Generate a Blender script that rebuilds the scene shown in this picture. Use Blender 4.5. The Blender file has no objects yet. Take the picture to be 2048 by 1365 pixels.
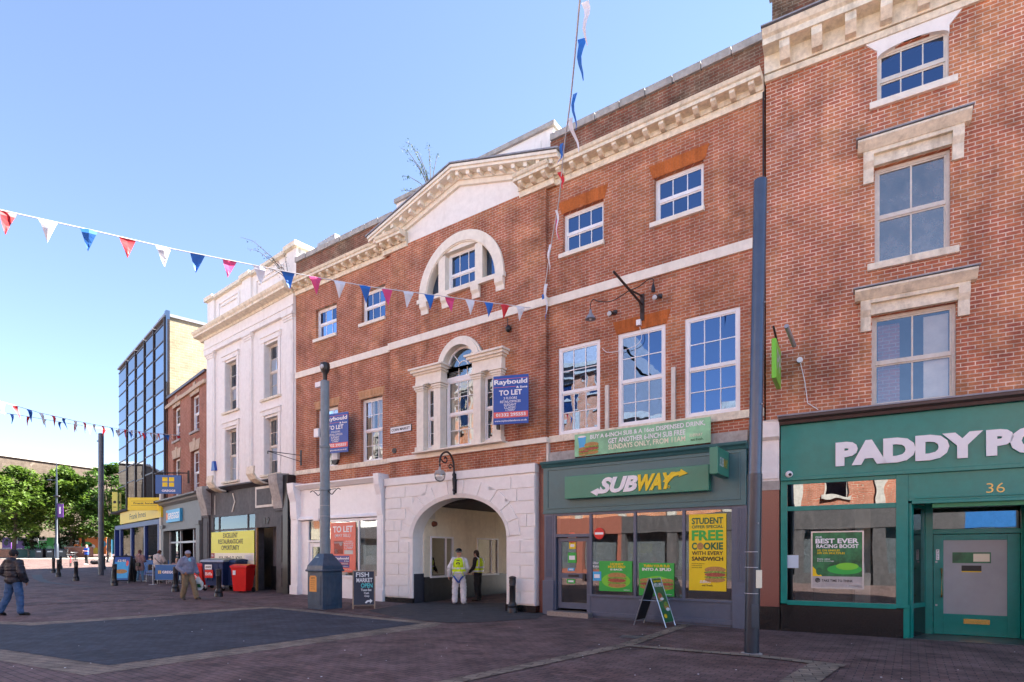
import bpy, bmesh, math, random
from mathutils import Vector, Matrix
R = math.radians
PI = math.pi
S = bpy.context.scene
C = S.collection
random.seed(7)
# ---------------------------------------------------------------- camera
cam = bpy.data.cameras.new('camera'); camo = bpy.data.objects.new('camera', cam); C.objects.link(camo)
EYE = 1.7
camo.location = (0, 0, EYE); camo.rotation_euler = (R(90), 0, 0)
cam.sensor_width = 36; cam.lens = 20.16; cam.shift_y = 0.2073; cam.clip_start = 0.1; cam.clip_end = 2000
S.camera = camo
# ---------------------------------------------------------------- sky, sun, exposure
SUN_EL, SUN_BEAR = 40.0, 66.0          # bearing clockwise from +Y
w = bpy.data.worlds.new('World'); S.world = w; w.use_nodes = True
nt = w.node_tree; bg = nt.nodes['Background']
sky = nt.nodes.new('ShaderNodeTexSky'); sky.sky_type = 'NISHITA'; sky.sun_disc = False
sky.sun_elevation = R(SUN_EL); sky.sun_rotation = R(SUN_BEAR)
sky.air_density = 0.8; sky.dust_density = 0.0; sky.ozone_density = 2.2; sky.altitude = 1500
hs = nt.nodes.new('ShaderNodeHueSaturation'); hs.inputs['Saturation'].default_value = 1.0; hs.inputs['Hue'].default_value = .504; gm = nt.nodes.new('ShaderNodeGamma'); gm.inputs[1].default_value = .82; nt.links.new(sky.outputs[0], gm.inputs[0]); nt.links.new(gm.outputs[0], hs.inputs['Color']); nt.links.new(hs.outputs[0], bg.inputs[0]); bg.inputs[1].default_value = 0.074
sl = bpy.data.lights.new('sun', 'SUN'); sl.energy = 5.0; sl.angle = R(0.5); sl.color = (1, .93, .82)
so = bpy.data.objects.new('sun', sl); C.objects.link(so)
sd = Vector((math.sin(R(SUN_BEAR))*math.cos(R(SUN_EL)), math.cos(R(SUN_BEAR))*math.cos(R(SUN_EL)), math.sin(R(SUN_EL))))
so.rotation_euler = sd.to_track_quat('Z', 'Y').to_euler(); so.location = (20, 10, 40)
S.view_settings.view_transform = 'Standard'; S.view_settings.look = 'None'
S.view_settings.exposure = 2.88; S.view_settings.gamma = 1
S.cycles.max_bounces = 10; S.cycles.diffuse_bounces = 5; S.cycles.glossy_bounces = 4; S.cycles.transparent_max_bounces = 16
S.cycles.caustics_reflective = False; S.cycles.caustics_refractive = False
# ---------------------------------------------------------------- frames
FX, CXP, HYP = 1147., 1024., 1107.
class Frame:
    def __init__(s, ox, oy, rot): s.o = (ox, oy); s.rot = R(rot); s.c = math.cos(s.rot); s.s = math.sin(s.rot)
    def w(s, x, y): return (s.o[0]+x*s.c-y*s.s, s.o[1]+x*s.s+y*s.c)
    def P(s, px, py, off=0.):
        dx = (px-CXP)/FX
        t = (off-s.o[0]*s.s+s.o[1]*s.c)/(-dx*s.s+s.c)
        X, Y = dx*t, t
        return ((X-s.o[0])*s.c+(Y-s.o[1])*s.s, EYE+(HYP-py)/FX*t)
    def at(s, px, off=0.): return s.P(px, HYP, off)[0]
MAIN = Frame(5.6738, 12.8604, -34.76)
RIGHT = Frame(5.6738, 12.8604, -30.2)
WHITE = Frame(-8.5636, 22.7409, -39.3)
GREG = Frame(-14.8549, 27.8903, -46.0)
OFFI = Frame(-20.0301, 33.2494, -46.0)
WORLD = Frame(0, 0, 0)
GZ = [(-60, 0), (15, 0), (24, .12), (41, .38), (67, 1.2), (120, 1.9), (400, 3.5), (900, 3.5)]
def gz(Y):
    for (a, za), (b, zb) in zip(GZ, GZ[1:]):
        if Y <= b: return za+(zb-za)*max(0, (Y-a))/(b-a)
    return GZ[-1][1]
def G(px, py):
    t = 10.
    for _ in range(60): t = .5*t+.5*(EYE-gz(t))*FX/max(1, (py-HYP))
    return ((px-CXP)/FX*t, t, gz(t))
def ray(px, py, t): return ((px-CXP)/FX*t, t, EYE+(HYP-py)/FX*t)
# ---------------------------------------------------------------- tagging / mesh builder
ORG = {}
def tag(o, label=None, cat=None, group=None, kind=None):
    if label: o['label'] = label
    if cat: o['category'] = cat
    if group: o['group'] = group
    if kind: o['kind'] = kind
    return o
def thing(name, label, cat, fr=WORLD, loc=(0, 0, 0), group=None, rz=0):
    o = bpy.data.objects.new(name, None); C.objects.link(o); o.empty_display_size = .2
    x, y = fr.w(loc[0], loc[1]); o.location = (x, y, loc[2]); o.rotation_euler = (0, 0, fr.rot+rz)
    ORG[o.name] = Vector(loc) if rz == 0 else Vector((0, 0, 0))
    return tag(o, label, cat, group)
def dup(root, loc, rz, label=None):
    def cp(o, par):
        n = o.copy(); C.objects.link(n)
        if par: n.parent = par
        for ch in kids.get(o.name, []): cp(ch, n)
        return n
    kids = {}
    for o in C.objects:
        if o.parent: kids.setdefault(o.parent.name, []).append(o)
    n = cp(root, None); n.location = loc; n.rotation_euler = (0, 0, rz)
    if label: n['label'] = label
    return n
def frustum_pts(n): return [(math.cos(2*PI*i/n), math.sin(2*PI*i/n)) for i in range(n)]
class MB:
    def __init__(s): s.v = []; s.f = []; s.sm = False
    def add(s, vs, fs):
        k = len(s.v); s.v += [tuple(v) for v in vs]; s.f += [tuple(i+k for i in f) for f in fs]; return s
    def box(s, x0, x1, y0, y1, z0, z1):
        if x0 > x1: x0, x1 = x1, x0
        if y0 > y1: y0, y1 = y1, y0
        if z0 > z1: z0, z1 = z1, z0
        return s.add([(x0,y0,z0),(x1,y0,z0),(x1,y1,z0),(x0,y1,z0),(x0,y0,z1),(x1,y0,z1),(x1,y1,z1),(x0,y1,z1)],
                     [(0,3,2,1),(4,5,6,7),(0,1,5,4),(1,2,6,5),(2,3,7,6),(3,0,4,7)])
    def quad(s, a, b, c, d): return s.add([a, b, c, d], [(0, 1, 2, 3)])
    def prism(s, poly, y0, y1):      # poly in (x,z), counter-clockwise seen from -y
        n = len(poly); v = [(x, y0, z) for x, z in poly]+[(x, y1, z) for x, z in poly]
        return s.add(v, [tuple(range(n)), tuple(range(2*n-1, n-1, -1))]+[(i, n+i, n+(i+1) % n, (i+1) % n) for i in range(n)])
    def extr_x(s, prof, x0, x1):     # prof closed in (y,z)
        n = len(prof); v = [(x0, y, z) for y, z in prof]+[(x1, y, z) for y, z in prof]
        return s.add(v, [tuple(range(n-1, -1, -1)), tuple(range(n, 2*n))]+[(i, (i+1) % n, n+(i+1) % n, n+i) for i in range(n)])
    def extr_z(s, poly, z0, z1):
        n = len(poly); v = [(x, y, z0) for x, y in poly]+[(x, y, z1) for x, y in poly]
        return s.add(v, [tuple(range(n-1, -1, -1)), tuple(range(n, 2*n))]+[(i, (i+1) % n, n+(i+1) % n, n+i) for i in range(n)])
    def strip(s, pts_a, pts_b):      # quads between two polylines
        n = len(pts_a); return s.add(list(pts_a)+list(pts_b), [(i, i+1, n+i+1, n+i) for i in range(n-1)])
    def cone(s, p0, p1, r0, r1, n=12, caps=True):
        p0 = Vector(p0); p1 = Vector(p1); d = (p1-p0)
        if d.length < 1e-6: return s
        q = d.to_track_quat('Z', 'Y'); c = frustum_pts(n)
        v = [p0+q @ Vector((a*r0, b*r0, 0)) for a, b in c]+[p1+q @ Vector((a*r1, b*r1, 0)) for a, b in c]
        f = [(i, (i+1) % n, n+(i+1) % n, n+i) for i in range(n)]
        if caps: f += [tuple(range(n-1, -1, -1)), tuple(range(n, 2*n))]
        return s.add(v, f)
    def tube(s, pts, r, n=8):
        pts = [Vector(p) for p in pts]; rings = []
        rr = r if isinstance(r, (list, tuple)) else [r]*len(pts)
        for i, p in enumerate(pts):
            d = (pts[min(i+1, len(pts)-1)]-pts[max(i-1, 0)]).normalized(); q = d.to_track_quat('Z', 'Y')
            rings.append([p+q @ Vector((a*rr[i], b*rr[i], 0)) for a, b in frustum_pts(n)])
        v = [x for g in rings for x in g]; f = []
        for k in range(len(pts)-1): f += [(k*n+i, k*n+(i+1) % n, (k+1)*n+(i+1) % n, (k+1)*n+i) for i in range(n)]
        f += [tuple(range(n-1, -1, -1)), tuple(range((len(pts)-1)*n, len(pts)*n))]
        return s.add(v, f)
    def lathe(s, prof, c=(0, 0, 0), n=24):   # prof (r,z) bottom to top
        v = []; f = []
        for r, z in prof: v += [(c[0]+r*a, c[1]+r*b, c[2]+z) for a, b in frustum_pts(n)]
        for k in range(len(prof)-1): f += [(k*n+i, k*n+(i+1) % n, (k+1)*n+(i+1) % n, (k+1)*n+i) for i in range(n)]
        f += [tuple(range(n-1, -1, -1)), tuple(range((len(prof)-1)*n, len(prof)*n))]
        return s.add(v, f)
    def ell(s, c, r, n=12, m=8, rot=None):
        v = []; f = []
        for j in range(m+1):
            t = PI*j/m
            for i in range(n):
                p = Vector((r[0]*math.sin(t)*math.cos(2*PI*i/n), r[1]*math.sin(t)*math.sin(2*PI*i/n), -r[2]*math.cos(t)))
                if rot: p = rot @ p
                v.append(p+Vector(c))
        for j in range(m): f += [(j*n+i, j*n+(i+1) % n, (j+1)*n+(i+1) % n, (j+1)*n+i) for i in range(n)]
        return s.add(v, f)
    def ellipse(s, cx, cz, rx, rz, y0, y1, n=20, rot=0):
        cr, sr = math.cos(rot), math.sin(rot)
        return s.prism([(cx+rx*math.cos(2*PI*i/n)*cr-rz*math.sin(2*PI*i/n)*sr, cz+rx*math.cos(2*PI*i/n)*sr+rz*math.sin(2*PI*i/n)*cr) for i in range(n)], y0, y1)
    def mesh(s, name, off=Vector((0, 0, 0)), smooth=False):
        me = bpy.data.meshes.new(name); me.from_pydata([(a-off.x, b-off.y, c-off.z) for a, b, c in s.v], [], s.f); me.update()
        bm = bmesh.new(); bm.from_mesh(me); bmesh.ops.remove_doubles(bm, verts=bm.verts, dist=1e-5) if smooth else None
        bmesh.ops.recalc_face_normals(bm, faces=bm.faces); bm.to_mesh(me); bm.free()
        if smooth:
            for p in me.polygons: p.use_smooth = True
            me.set_sharp_from_angle(angle=R(35))
        return me
    def build(s, name, mat, parent=None, smooth=False, bev=0, label=None):
        off = ORG.get(parent.name, Vector((0, 0, 0))) if parent else Vector((0, 0, 0))
        me = s.mesh(name, off, smooth); me.materials.append(mat)
        o = bpy.data.objects.new(name, me); C.objects.link(o)
        if parent: o.parent = parent
        ORG[o.name] = off
        if label: o['label'] = label
        if bev:
            b = o.modifiers.new('bevel', 'BEVEL'); b.width = bev; b.segments = 2; b.limit_method = 'ANGLE'; b.angle_limit = R(50)
        return o
    def top(s, name, label, cat, mat, fr=WORLD, loc=(0, 0, 0), group=None, smooth=False, kind=None, bev=0):   # a thing that is one mesh
        o = s.build(name, mat, None, smooth, bev)
        o.data.transform(Matrix.Translation(-Vector(loc)))
        x, y = fr.w(loc[0], loc[1]); o.location = (x, y, loc[2]); o.rotation_euler = (0, 0, fr.rot)
        ORG[o.name] = Vector(loc)
        return tag(o, label, cat, group, kind)
def B(*a): return MB().box(*a)
# ---------------------------------------------------------------- materials
def newmat(name):
    m = bpy.data.materials.new(name); m.use_nodes = True; n = m.node_tree; return m, n, n.nodes['Principled BSDF'], n.links
def N(n, t, **k):
    x = n.nodes.new(t)
    for a, b in k.items(): setattr(x, a, b)
    return x
def noise(n, scale, detail=4, rough=.6, vec=None):
    x = N(n, 'ShaderNodeTexNoise'); x.inputs['Scale'].default_value = scale; x.inputs['Detail'].default_value = detail; x.inputs['Roughness'].default_value = rough
    if vec is not None: n.links.new(vec, x.inputs['Vector'])
    return x
def ramp(n, fac, stops):
    x = N(n, 'ShaderNodeValToRGB'); e = x.color_ramp.elements
    e[0].position, e[0].color = stops[0][0], (*stops[0][1], 1)
    e[1].position, e[1].color = stops[-1][0], (*stops[-1][1], 1)
    for p, c in stops[1:-1]: q = e.new(p); q.color = (*c, 1)
    n.links.new(fac, x.inputs[0]); return x
def mix(n, fac, a, b, mode='MIX'):
    x = N(n, 'ShaderNodeMix', data_type='RGBA', blend_type=mode)
    for s_, v in ((0, fac), (6, a), (7, b)):
        if hasattr(v, 'is_linked') or hasattr(v, 'links'): n.links.new(v, x.inputs[s_])
        elif isinstance(v, (int, float)): x.inputs[s_].default_value = v
        else: x.inputs[s_].default_value = (*v, 1)
    return x.outputs[2]
def bump(n, h, strength, dist, bsdf):
    x = N(n, 'ShaderNodeBump'); x.inputs['Strength'].default_value = strength; x.inputs['Distance'].default_value = dist
    n.links.new(h, x.inputs['Height']); n.links.new(x.outputs[0], bsdf.inputs['Normal'])
def objvec(n, wall=False, rot=0, scale=None):
    tc = N(n, 'ShaderNodeTexCoord')
    if not wall and not rot and not scale: return tc.outputs['Object']
    if wall:
        sp = N(n, 'ShaderNodeSeparateXYZ'); n.links.new(tc.outputs['Object'], sp.inputs[0])
        ad = N(n, 'ShaderNodeMath', operation='ADD'); n.links.new(sp.outputs[0], ad.inputs[0]); n.links.new(sp.outputs[1], ad.inputs[1])
        cb = N(n, 'ShaderNodeCombineXYZ'); n.links.new(ad.outputs[0], cb.inputs[0]); n.links.new(sp.outputs[2], cb.inputs[1]); return cb.outputs[0]
    mp = N(n, 'ShaderNodeMapping'); mp.inputs['Rotation'].default_value = (0, 0, R(rot))
    if scale: mp.inputs['Scale'].default_value = scale
    n.links.new(tc.outputs['Object'], mp.inputs['Vector']); return mp.outputs[0]
MATS = {}
def paint(name, col, rough=.5, var=.06, metal=0, bumpk=.15, scale=6, dirt=0, dirtcol=(.12, .1, .08), spec=.5):
    if name in MATS: return MATS[name]
    m, n, b, L = newmat(name); v = objvec(n)
    nz = noise(n, scale, 5, .65, v); base = ramp(n, nz.outputs[0], [(.3, tuple(c*(1-var*2) for c in col)), (.7, tuple(min(1, c*(1+var)) for c in col))]).outputs[0]
    if dirt:
        v2 = objvec(n, scale=(1, 1, .18)); d = noise(n, 3.1, 6, .7, v2); dr = ramp(n, d.outputs[0], [(.52, (0, 0, 0)), (.72, (1, 1, 1))])
        fm = N(n, 'ShaderNodeMath', operation='MULTIPLY'); L.new(dr.outputs[0], fm.inputs[0]); fm.inputs[1].default_value = dirt
        base = mix(n, fm.outputs[0], base, dirtcol)
    L.new(base, b.inputs['Base Color']); b.inputs['Roughness'].default_value = rough; b.inputs['Metallic'].default_value = metal
    b.inputs['Specular IOR Level'].default_value = spec
    if bumpk: n2 = noise(n, scale*8, 3, .6, v); bump(n, n2.outputs[0], bumpk, .01, b)
    MATS[name] = m; return m
def brick(name, c1, c2, mortar, patch=None, patchf=.5, bw=.225, bh=.075, ms=.011, stain=.25, dark=None, floor=False, rot=0, offs=.5, rough=.88, bias=-.1, pscale=.6, plain=False):
    m, n, b, L = newmat(name); v = objvec(n, wall=not floor, rot=rot) if not floor else objvec(n, rot=rot)
    br = N(n, 'ShaderNodeTexBrick'); L.new(v, br.inputs['Vector']); br.offset = offs
    br.inputs['Scale'].default_value = 1; br.inputs['Mortar Size'].default_value = ms; br.inputs['Mortar Smooth'].default_value = .3
    br.inputs['Bias'].default_value = bias; br.inputs['Brick Width'].default_value = bw; br.inputs['Row Height'].default_value = bh
    br.inputs['Color1'].default_value = (*c1, 1); br.inputs['Color2'].default_value = (*c2, 1); br.inputs['Mortar'].default_value = (*mortar, 1)
    vo = objvec(n); col = br.outputs[0]
    # a second random tint per brick: white-noise on the brick cell, offset per row
    cell = N(n, 'ShaderNodeTexBrick'); L.new(v, cell.inputs['Vector']); cell.offset = offs
    cell.inputs['Scale'].default_value = 1; cell.inputs['Mortar Size'].default_value = 0; cell.inputs['Bias'].default_value = 0
    cell.inputs['Brick Width'].default_value = bw; cell.inputs['Row Height'].default_value = bh
    cell.inputs['Color1'].default_value = ((.72, .69, .68, 1) if not floor else (.5, .5, .52, 1)); cell.inputs['Color2'].default_value = ((1.22, 1.22, 1.22, 1) if not floor else (1.5, 1.45, 1.42, 1)); cell.inputs['Mortar'].default_value = (1, 1, 1, 1)
    fm = N(n, 'ShaderNodeMath', operation='SUBTRACT'); fm.inputs[0].default_value = 1; L.new(br.outputs[1], fm.inputs[1])
    if patch:
        p = noise(n, pscale, 4, .7, vo); pr = ramp(n, p.outputs[0], [(.48, (0, 0, 0)), (.62, (1, 1, 1))])
        q = N(n, 'ShaderNodeMath', operation='MULTIPLY'); L.new(pr.outputs[0], q.inputs[0]); q.inputs[1].default_value = patchf
        q2 = N(n, 'ShaderNodeMath', operation='MULTIPLY'); L.new(q.outputs[0], q2.inputs[0]); L.new(fm.outputs[0], q2.inputs[1])
        col = mix(n, q2.outputs[0], col, patch)
    col = mix(n, .8, col, cell.outputs[0], 'MULTIPLY')
    s1 = noise(n, 1.3, 6, .7, vo); sr = ramp(n, s1.outputs[0], [(.3, (1-stain*1.6,)*3), (.6, (1.05,)*3)])
    col = mix(n, 1., col, sr.outputs[0], 'MULTIPLY')
    s2 = noise(n, 22, 3, .6, vo); sr2 = ramp(n, s2.outputs[0], [(.3, (.82,)*3), (.7, (1.12,)*3)]); col = mix(n, 1., col, sr2.outputs[0], 'MULTIPLY')
    if not floor and not plain:      # soot runs and pale salts, stretched down the wall
        vs_ = objvec(n, scale=(1, 1, .16)); s3 = noise(n, 1.7, 5, .7, vs_); r3 = ramp(n, s3.outputs[0], [(.34, (.70, .68, .68)), (.5, (1, 1, 1)), (.74, (1.16, 1.14, 1.12))]); col = mix(n, .8, col, r3.outputs[0], 'MULTIPLY')
        s4 = noise(n, .8, 5, .75, vo); r4 = ramp(n, s4.outputs[0], [(.6, (0, 0, 0)), (.74, (.28, .28, .28))]); col = mix(n, r4.outputs[0], col, (.55, .43, .36))
    L.new(col, b.inputs['Base Color']); b.inputs['Roughness'].default_value = rough; b.inputs['Specular IOR Level'].default_value = .3
    ad = N(n, 'ShaderNodeMath', operation='MULTIPLY_ADD'); L.new(s2.outputs[0], ad.inputs[0]); ad.inputs[1].default_value = .35; L.new(fm.outputs[0], ad.inputs[2])
    bump(n, ad.outputs[0], .5, .012, b); return m
def glass(name, refl=.35, tint=(.5, .55, .55), wav=.012, wscale=1.2, gcol=(.92, .96, 1)):
    m, n, b, L = newmat(name); n.nodes.remove(b); out = n.nodes['Material Output']
    tr = N(n, 'ShaderNodeBsdfTransparent'); tr.inputs[0].default_value = (*tint, 1)
    gl = N(n, 'ShaderNodeBsdfGlossy'); gl.inputs['Roughness'].default_value = 0.004; gl.inputs[0].default_value = (*gcol, 1)
    nz = noise(n, wscale, 2, .5, objvec(n)); bp = N(n, 'ShaderNodeBump'); bp.inputs['Strength'].default_value = wav; bp.inputs['Distance'].default_value = .3
    L.new(nz.outputs[0], bp.inputs['Height']); L.new(bp.outputs[0], gl.inputs['Normal'])
    lw = N(n, 'ShaderNodeLayerWeight'); lw.inputs[0].default_value = .2
    mr = N(n, 'ShaderNodeMapRange'); mr.inputs[3].default_value = refl; mr.inputs[4].default_value = 1; L.new(lw.outputs[0], mr.inputs[0])
    mx = N(n, 'ShaderNodeMixShader'); L.new(mr.outputs[0], mx.inputs[0]); L.new(tr.outputs[0], mx.inputs[1]); L.new(gl.outputs[0], mx.inputs[2]); L.new(mx.outputs[0], out.inputs[0])
    return m
def emis(name, col, st):
    m, n, b, L = newmat(name); b.inputs['Base Color'].default_value = (*col, 1); b.inputs['Emission Color'].default_value = (*col, 1); b.inputs['Emission Strength'].default_value = st; return m
M = dict(
    brick_main=brick('brick_main', (.54, .18, .09), (.35, .105, .065), (.56, .40, .30), (.60, .25, .10), .6, stain=.3),
    brick_dark=brick('brick_parapet', (.36, .125, .075), (.20, .08, .055), (.36, .28, .2), (.2, .16, .1), .7, stain=.45),
    brick_right=brick('brick_right', (.66, .23, .115), (.35, .105, .07), (.78, .61, .48), (.70, .33, .14), .6, bh=.078, ms=.010, stain=.3),
    brick_greg=brick('brick_small', (.42, .15, .09), (.30, .10, .065), (.42, .30, .23), None, stain=.12),
    brick_buff=brick('brick_buff', (.38, .32, .22), (.30, .25, .17), (.5, .42, .28), None, stain=.12, bw=.45, bh=.15, ms=.015, plain=True),
    brick_far=brick('brick_far', (.10, .078, .06), (.08, .063, .05), (.09, .075, .06), None, stain=.15, bw=.6, bh=.2, ms=.02),
    brick_opp=brick('brick_opposite', (.55, .20, .09), (.42, .14, .07), (.55, .42, .33), None, stain=.15),
    voussoir_buff=brick('voussoir_buff', (.58, .3, .14), (.46, .22, .1), (.6, .42, .26), None, bw=.075, bh=.22, ms=.01, stain=.15),
    voussoir_orange=brick('voussoir_orange', (.52, .15, .035), (.44, .12, .03), (.44, .14, .05), None, bw=.075, bh=.3, ms=.006, stain=.12),
    cream=paint('cream_stone_paint', (.86, .80, .68), .7, .05, dirt=.3, dirtcol=(.5, .42, .3)),
    creamdirty=paint('weathered_cream_stone', (.84, .76, .60), .8, .12, dirt=.55, dirtcol=(.28, .23, .16), scale=9),
    white_r=paint('white_render', (.86, .83, .79), .7, .04, dirt=.25, dirtcol=(.5, .44, .36)),
    white_arch=paint('white_masonry_paint', (.88, .86, .82), .6, .03, dirt=.08, dirtcol=(.55, .5, .42)),
    white_w=paint('white_gloss_paint', (.88, .88, .88), .35, .03),
    offwhite=paint('aged_white_paint', (.70, .66, .58), .5, .08, dirt=.4, dirtcol=(.4, .33, .22)),
    grey_stone=paint('grey_stone', (.42, .40, .37), .85, .15, dirt=.3),
    lead=paint('lead_flashing', (.30, .31, .35), .5, .15, dirt=.3),
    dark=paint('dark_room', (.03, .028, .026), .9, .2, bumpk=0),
    room=paint('room_wall', (.17, .15, .12), .9, .1, bumpk=0),
    black=paint('black_gloss_paint', (.018, .018, .02), .35, .2, dirt=.1, dirtcol=(.15, .15, .16)),
    blackiron=paint('black_iron', (.014, .014, .017), .4, .2),
    browniron=paint('rusty_iron', (.05, .03, .025), .6, .3),
    charcoal=paint('charcoal_shopfront', (.06, .055, .06), .6, .2, dirt=.4, dirtcol=(.16, .14, .14)),
    greygreen=paint('grey_green_shopfront', (.16, .17, .165), .5, .06),
    subgrey=paint('blue_grey_pilaster', (.10, .125, .18), .35, .05),
    subteal=paint('dark_teal_fascia', (.055, .16, .175), .35, .04, bumpk=.03),
    subgreen=paint('green_sign', (.03, .24, .16), .3, .03, bumpk=.02),
    teal=paint('teal_gloss', (.005, .23, .19), .22, .06, bumpk=.03, spec=.45),
    granite=paint('pink_granite', (.26, .095, .07), .25, .25, scale=60, bumpk=0, spec=.7),
    blackgran=paint('black_granite', (.02, .018, .018), .15, .5, scale=60, bumpk=0, spec=.7),
    brown=paint('brown_gutter', (.07, .04, .035), .4, .1),
    w_letter=paint('white_letters', (.85, .85, .86), .4, .01, bumpk=0),
    yellow=paint('yellow_vinyl', (.85, .62, .01), .4, .02, bumpk=0),
    lemon=paint('lemon_vinyl', (.78, .78, .05), .45, .02, bumpk=0),
    palecream=paint('pale_print', (.85, .82, .62), .5, .02, bumpk=0),
    green=paint('bright_green_print', (.03, .42, .06), .4, .03, bumpk=0),
    limegreen=paint('lime_plastic', (.20, .62, .04), .35, .03, bumpk=0),
    palegreen=paint('pale_green_banner', (.28, .60, .34), .5, .25, bumpk=0, scale=1.3),
    dkgreen=paint('dark_green_print', (.02, .16, .06), .4, .3, bumpk=0, scale=4),
    blue=paint('royal_blue_board', (.012, .075, .36), .35, .03, bumpk=0),
    gblue=paint('bakery_blue', (.012, .12, .36), .4, .04, bumpk=0),
    ltblue=paint('light_blue', (.05, .42, .75), .4, .05, bumpk=0),
    purpleboard=paint('purple_board', (.07, .055, .28), .35, .03, bumpk=0),
    purple=paint('purple_print', (.13, .03, .25), .45, .05, bumpk=0),
    redband=paint('coral_band', (.78, .12, .10), .4, .02, bumpk=0),
    coral=paint('coral_poster', (.80, .17, .11), .4, .04, bumpk=0),
    red=paint('red_plastic', (.70, .012, .012), .35, .05, bumpk=.02),
    orange=paint('orange_print', (.85, .22, .02), .45, .03, bumpk=0),
    orangepaper=paint('orange_paper', (.75, .36, .08), .6, .03, bumpk=0),
    binblue=paint('navy_plastic', (.02, .045, .13), .4, .05, bumpk=.02),
    navyframe=paint('navy_frame', (.015, .04, .22), .35, .05),
    ink=paint('black_print', (.012, .012, .012), .5, 0.01, bumpk=0),
    inkteal=paint('turquoise_chalk', (.1, .6, .58), .7, .01, bumpk=0),
    chalk=paint('white_chalk', (.75, .78, .76), .8, .01, bumpk=0),
    slate=paint('blackboard', (.02, .026, .045), .55, .1, bumpk=0),
    wood=paint('varnished_wood', (.36, .17, .05), .5, .15, scale=12),
    osb=paint('osb_board', (.50, .28, .09), .7, .2, scale=25),
    alu=paint('aluminium', (.55, .56, .58), .3, .04, metal=.85),
    steel=paint('galvanised_steel', (.42, .43, .45), .4, .1, metal=.5),
    polegrey=paint('blue_grey_pole', (.20, .255, .29), .45, .08, dirt=.3, dirtcol=(.1, .12, .13)),
    bingrey=paint('navy_grey_cabinet', (.04, .075, .125), .4, .15, dirt=.45, dirtcol=(.16, .18, .2)),
    darkpole=paint('dark_pole', (.055, .065, .085), .28, .08, metal=.4),
    brass=paint('brass', (.62, .38, .1), .25, .05, metal=.9, bumpk=0),
    gold=paint('gold_leaf', (.65, .48, .14), .35, .03, metal=.4, bumpk=0),
    rubber=paint('black_rubber', (.012, .012, .012), .7, .2),
    bronze=paint('bronze_fin', (.06, .038, .03), .4, .1),
    officepanel=glass('bronze_mirror_panel', .42, (.02, .02, .02), .015, .5, (.66, .70, .78)),
    win=glass('window_glass', .16, (.85, .87, .85), .02, 1.6, (.8, .88, 1)),
    dusty=paint('dusty_glass', (.30, .27, .24), .12, .25, bumpk=0, scale=1.5, spec=.8),
    winblue=glass('upper_window_glass', .34, (.3, .33, .36), .014, 1.1, (.32, .47, .76)),  # deep blue of the reflected sky is put into the gloss tint
    winoff=glass('office_window_glass', .5, (.1, .12, .14), .02, .5, (.68, .76, .88)),
    shop=glass('shop_glass', .11, (.85, .87, .87), .012, .6),
    frost=paint('frosted_glass', (.33, .36, .38), .35, .06, bumpk=.05, scale=2),
    skin=paint('skin', (.52, .30, .21), .55, .05, scale=20), skindark=paint('brown_skin', (.27, .13, .08), .5, .05, scale=20),
    hair_dark=paint('dark_hair', (.02, .014, .01), .6, .2, scale=60), hair_red=paint('auburn_hair', (.12, .025, .015), .6, .2, scale=60), hair_blond=paint('blond_hair', (.6, .45, .25), .6, .1, scale=60),
    fabric_w=paint('white_workwear', (.74, .74, .76), .85, .08, scale=14), denim=paint('denim', (.05, .12, .26), .85, .15, scale=9), ltdenim=paint('light_denim', (.17, .32, .46), .85, .15, scale=9),
    khaki=paint('khaki_cloth', (.22, .17, .10), .85, .12, scale=9), greyfleece=paint('grey_blue_hoodie', (.23, .26, .36), .9, .08, scale=14), skyshirt=paint('sky_blue_shirt', (.27, .6, .75), .85, .03),
    blackcloth=paint('black_cloth', (.016, .016, .02), .85, .15), pinkcoat=paint('dusty_pink_coat', (.36, .21, .20), .8, .12, scale=14), creamcloth=paint('cream_fleece', (.58, .52, .48), .9, .06, scale=14),
    bluetee=paint('blue_tee', (.02, .09, .55), .85, .05), hivis=paint('hi_vis_yellow', (.72, .98, .01), .6, .03), reflect=paint('reflective_tape', (.70, .72, .72), .35, .03, bumpk=0),
    strapblue=paint('blue_webbing', (.02, .09, .42), .7, .05), helmet=paint('black_helmet', (.012, .012, .014), .25, .1, bumpk=0), hoodgrey=paint('grey_hat', (.33, .34, .42), .85, .05),
    shoe=paint('dark_shoe', (.02, .017, .015), .5, .2), shoe_w=paint('white_trainer', (.7, .7, .7), .5, .05), shoe_g=paint('grey_boot', (.30, .29, .28), .7, .1),
    fl_red=paint('red_bunting', (.62, .02, .03), .6, .04, bumpk=0), fl_blue=paint('blue_bunting', (.01, .13, .48), .6, .04, bumpk=0), fl_white=paint('white_bunting', (.72, .72, .75), .6, .06, bumpk=0), fl_pink=paint('pink_bunting', (.68, .06, .20), .6, .04, bumpk=0),
    cord=paint('white_cord', (.7, .7, .72), .6, .02, bumpk=0), curtain=paint('cream_curtain', (.80, .72, .58), .9, .08, scale=4),
    bark=paint('bark', (.10, .075, .055), .9, .2, scale=10), bulb=paint('clear_bulb', (.6, .6, .6), .1, .02, bumpk=0),
    bread=paint('bread_print', (.50, .26, .08), .6, .2, scale=30, bumpk=0), salad=paint('salad_print', (.25, .42, .06), .6, .4, scale=40, bumpk=0), meat=paint('meat_print', (.45, .1, .06), .6, .3, scale=40, bumpk=0),
)
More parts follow.
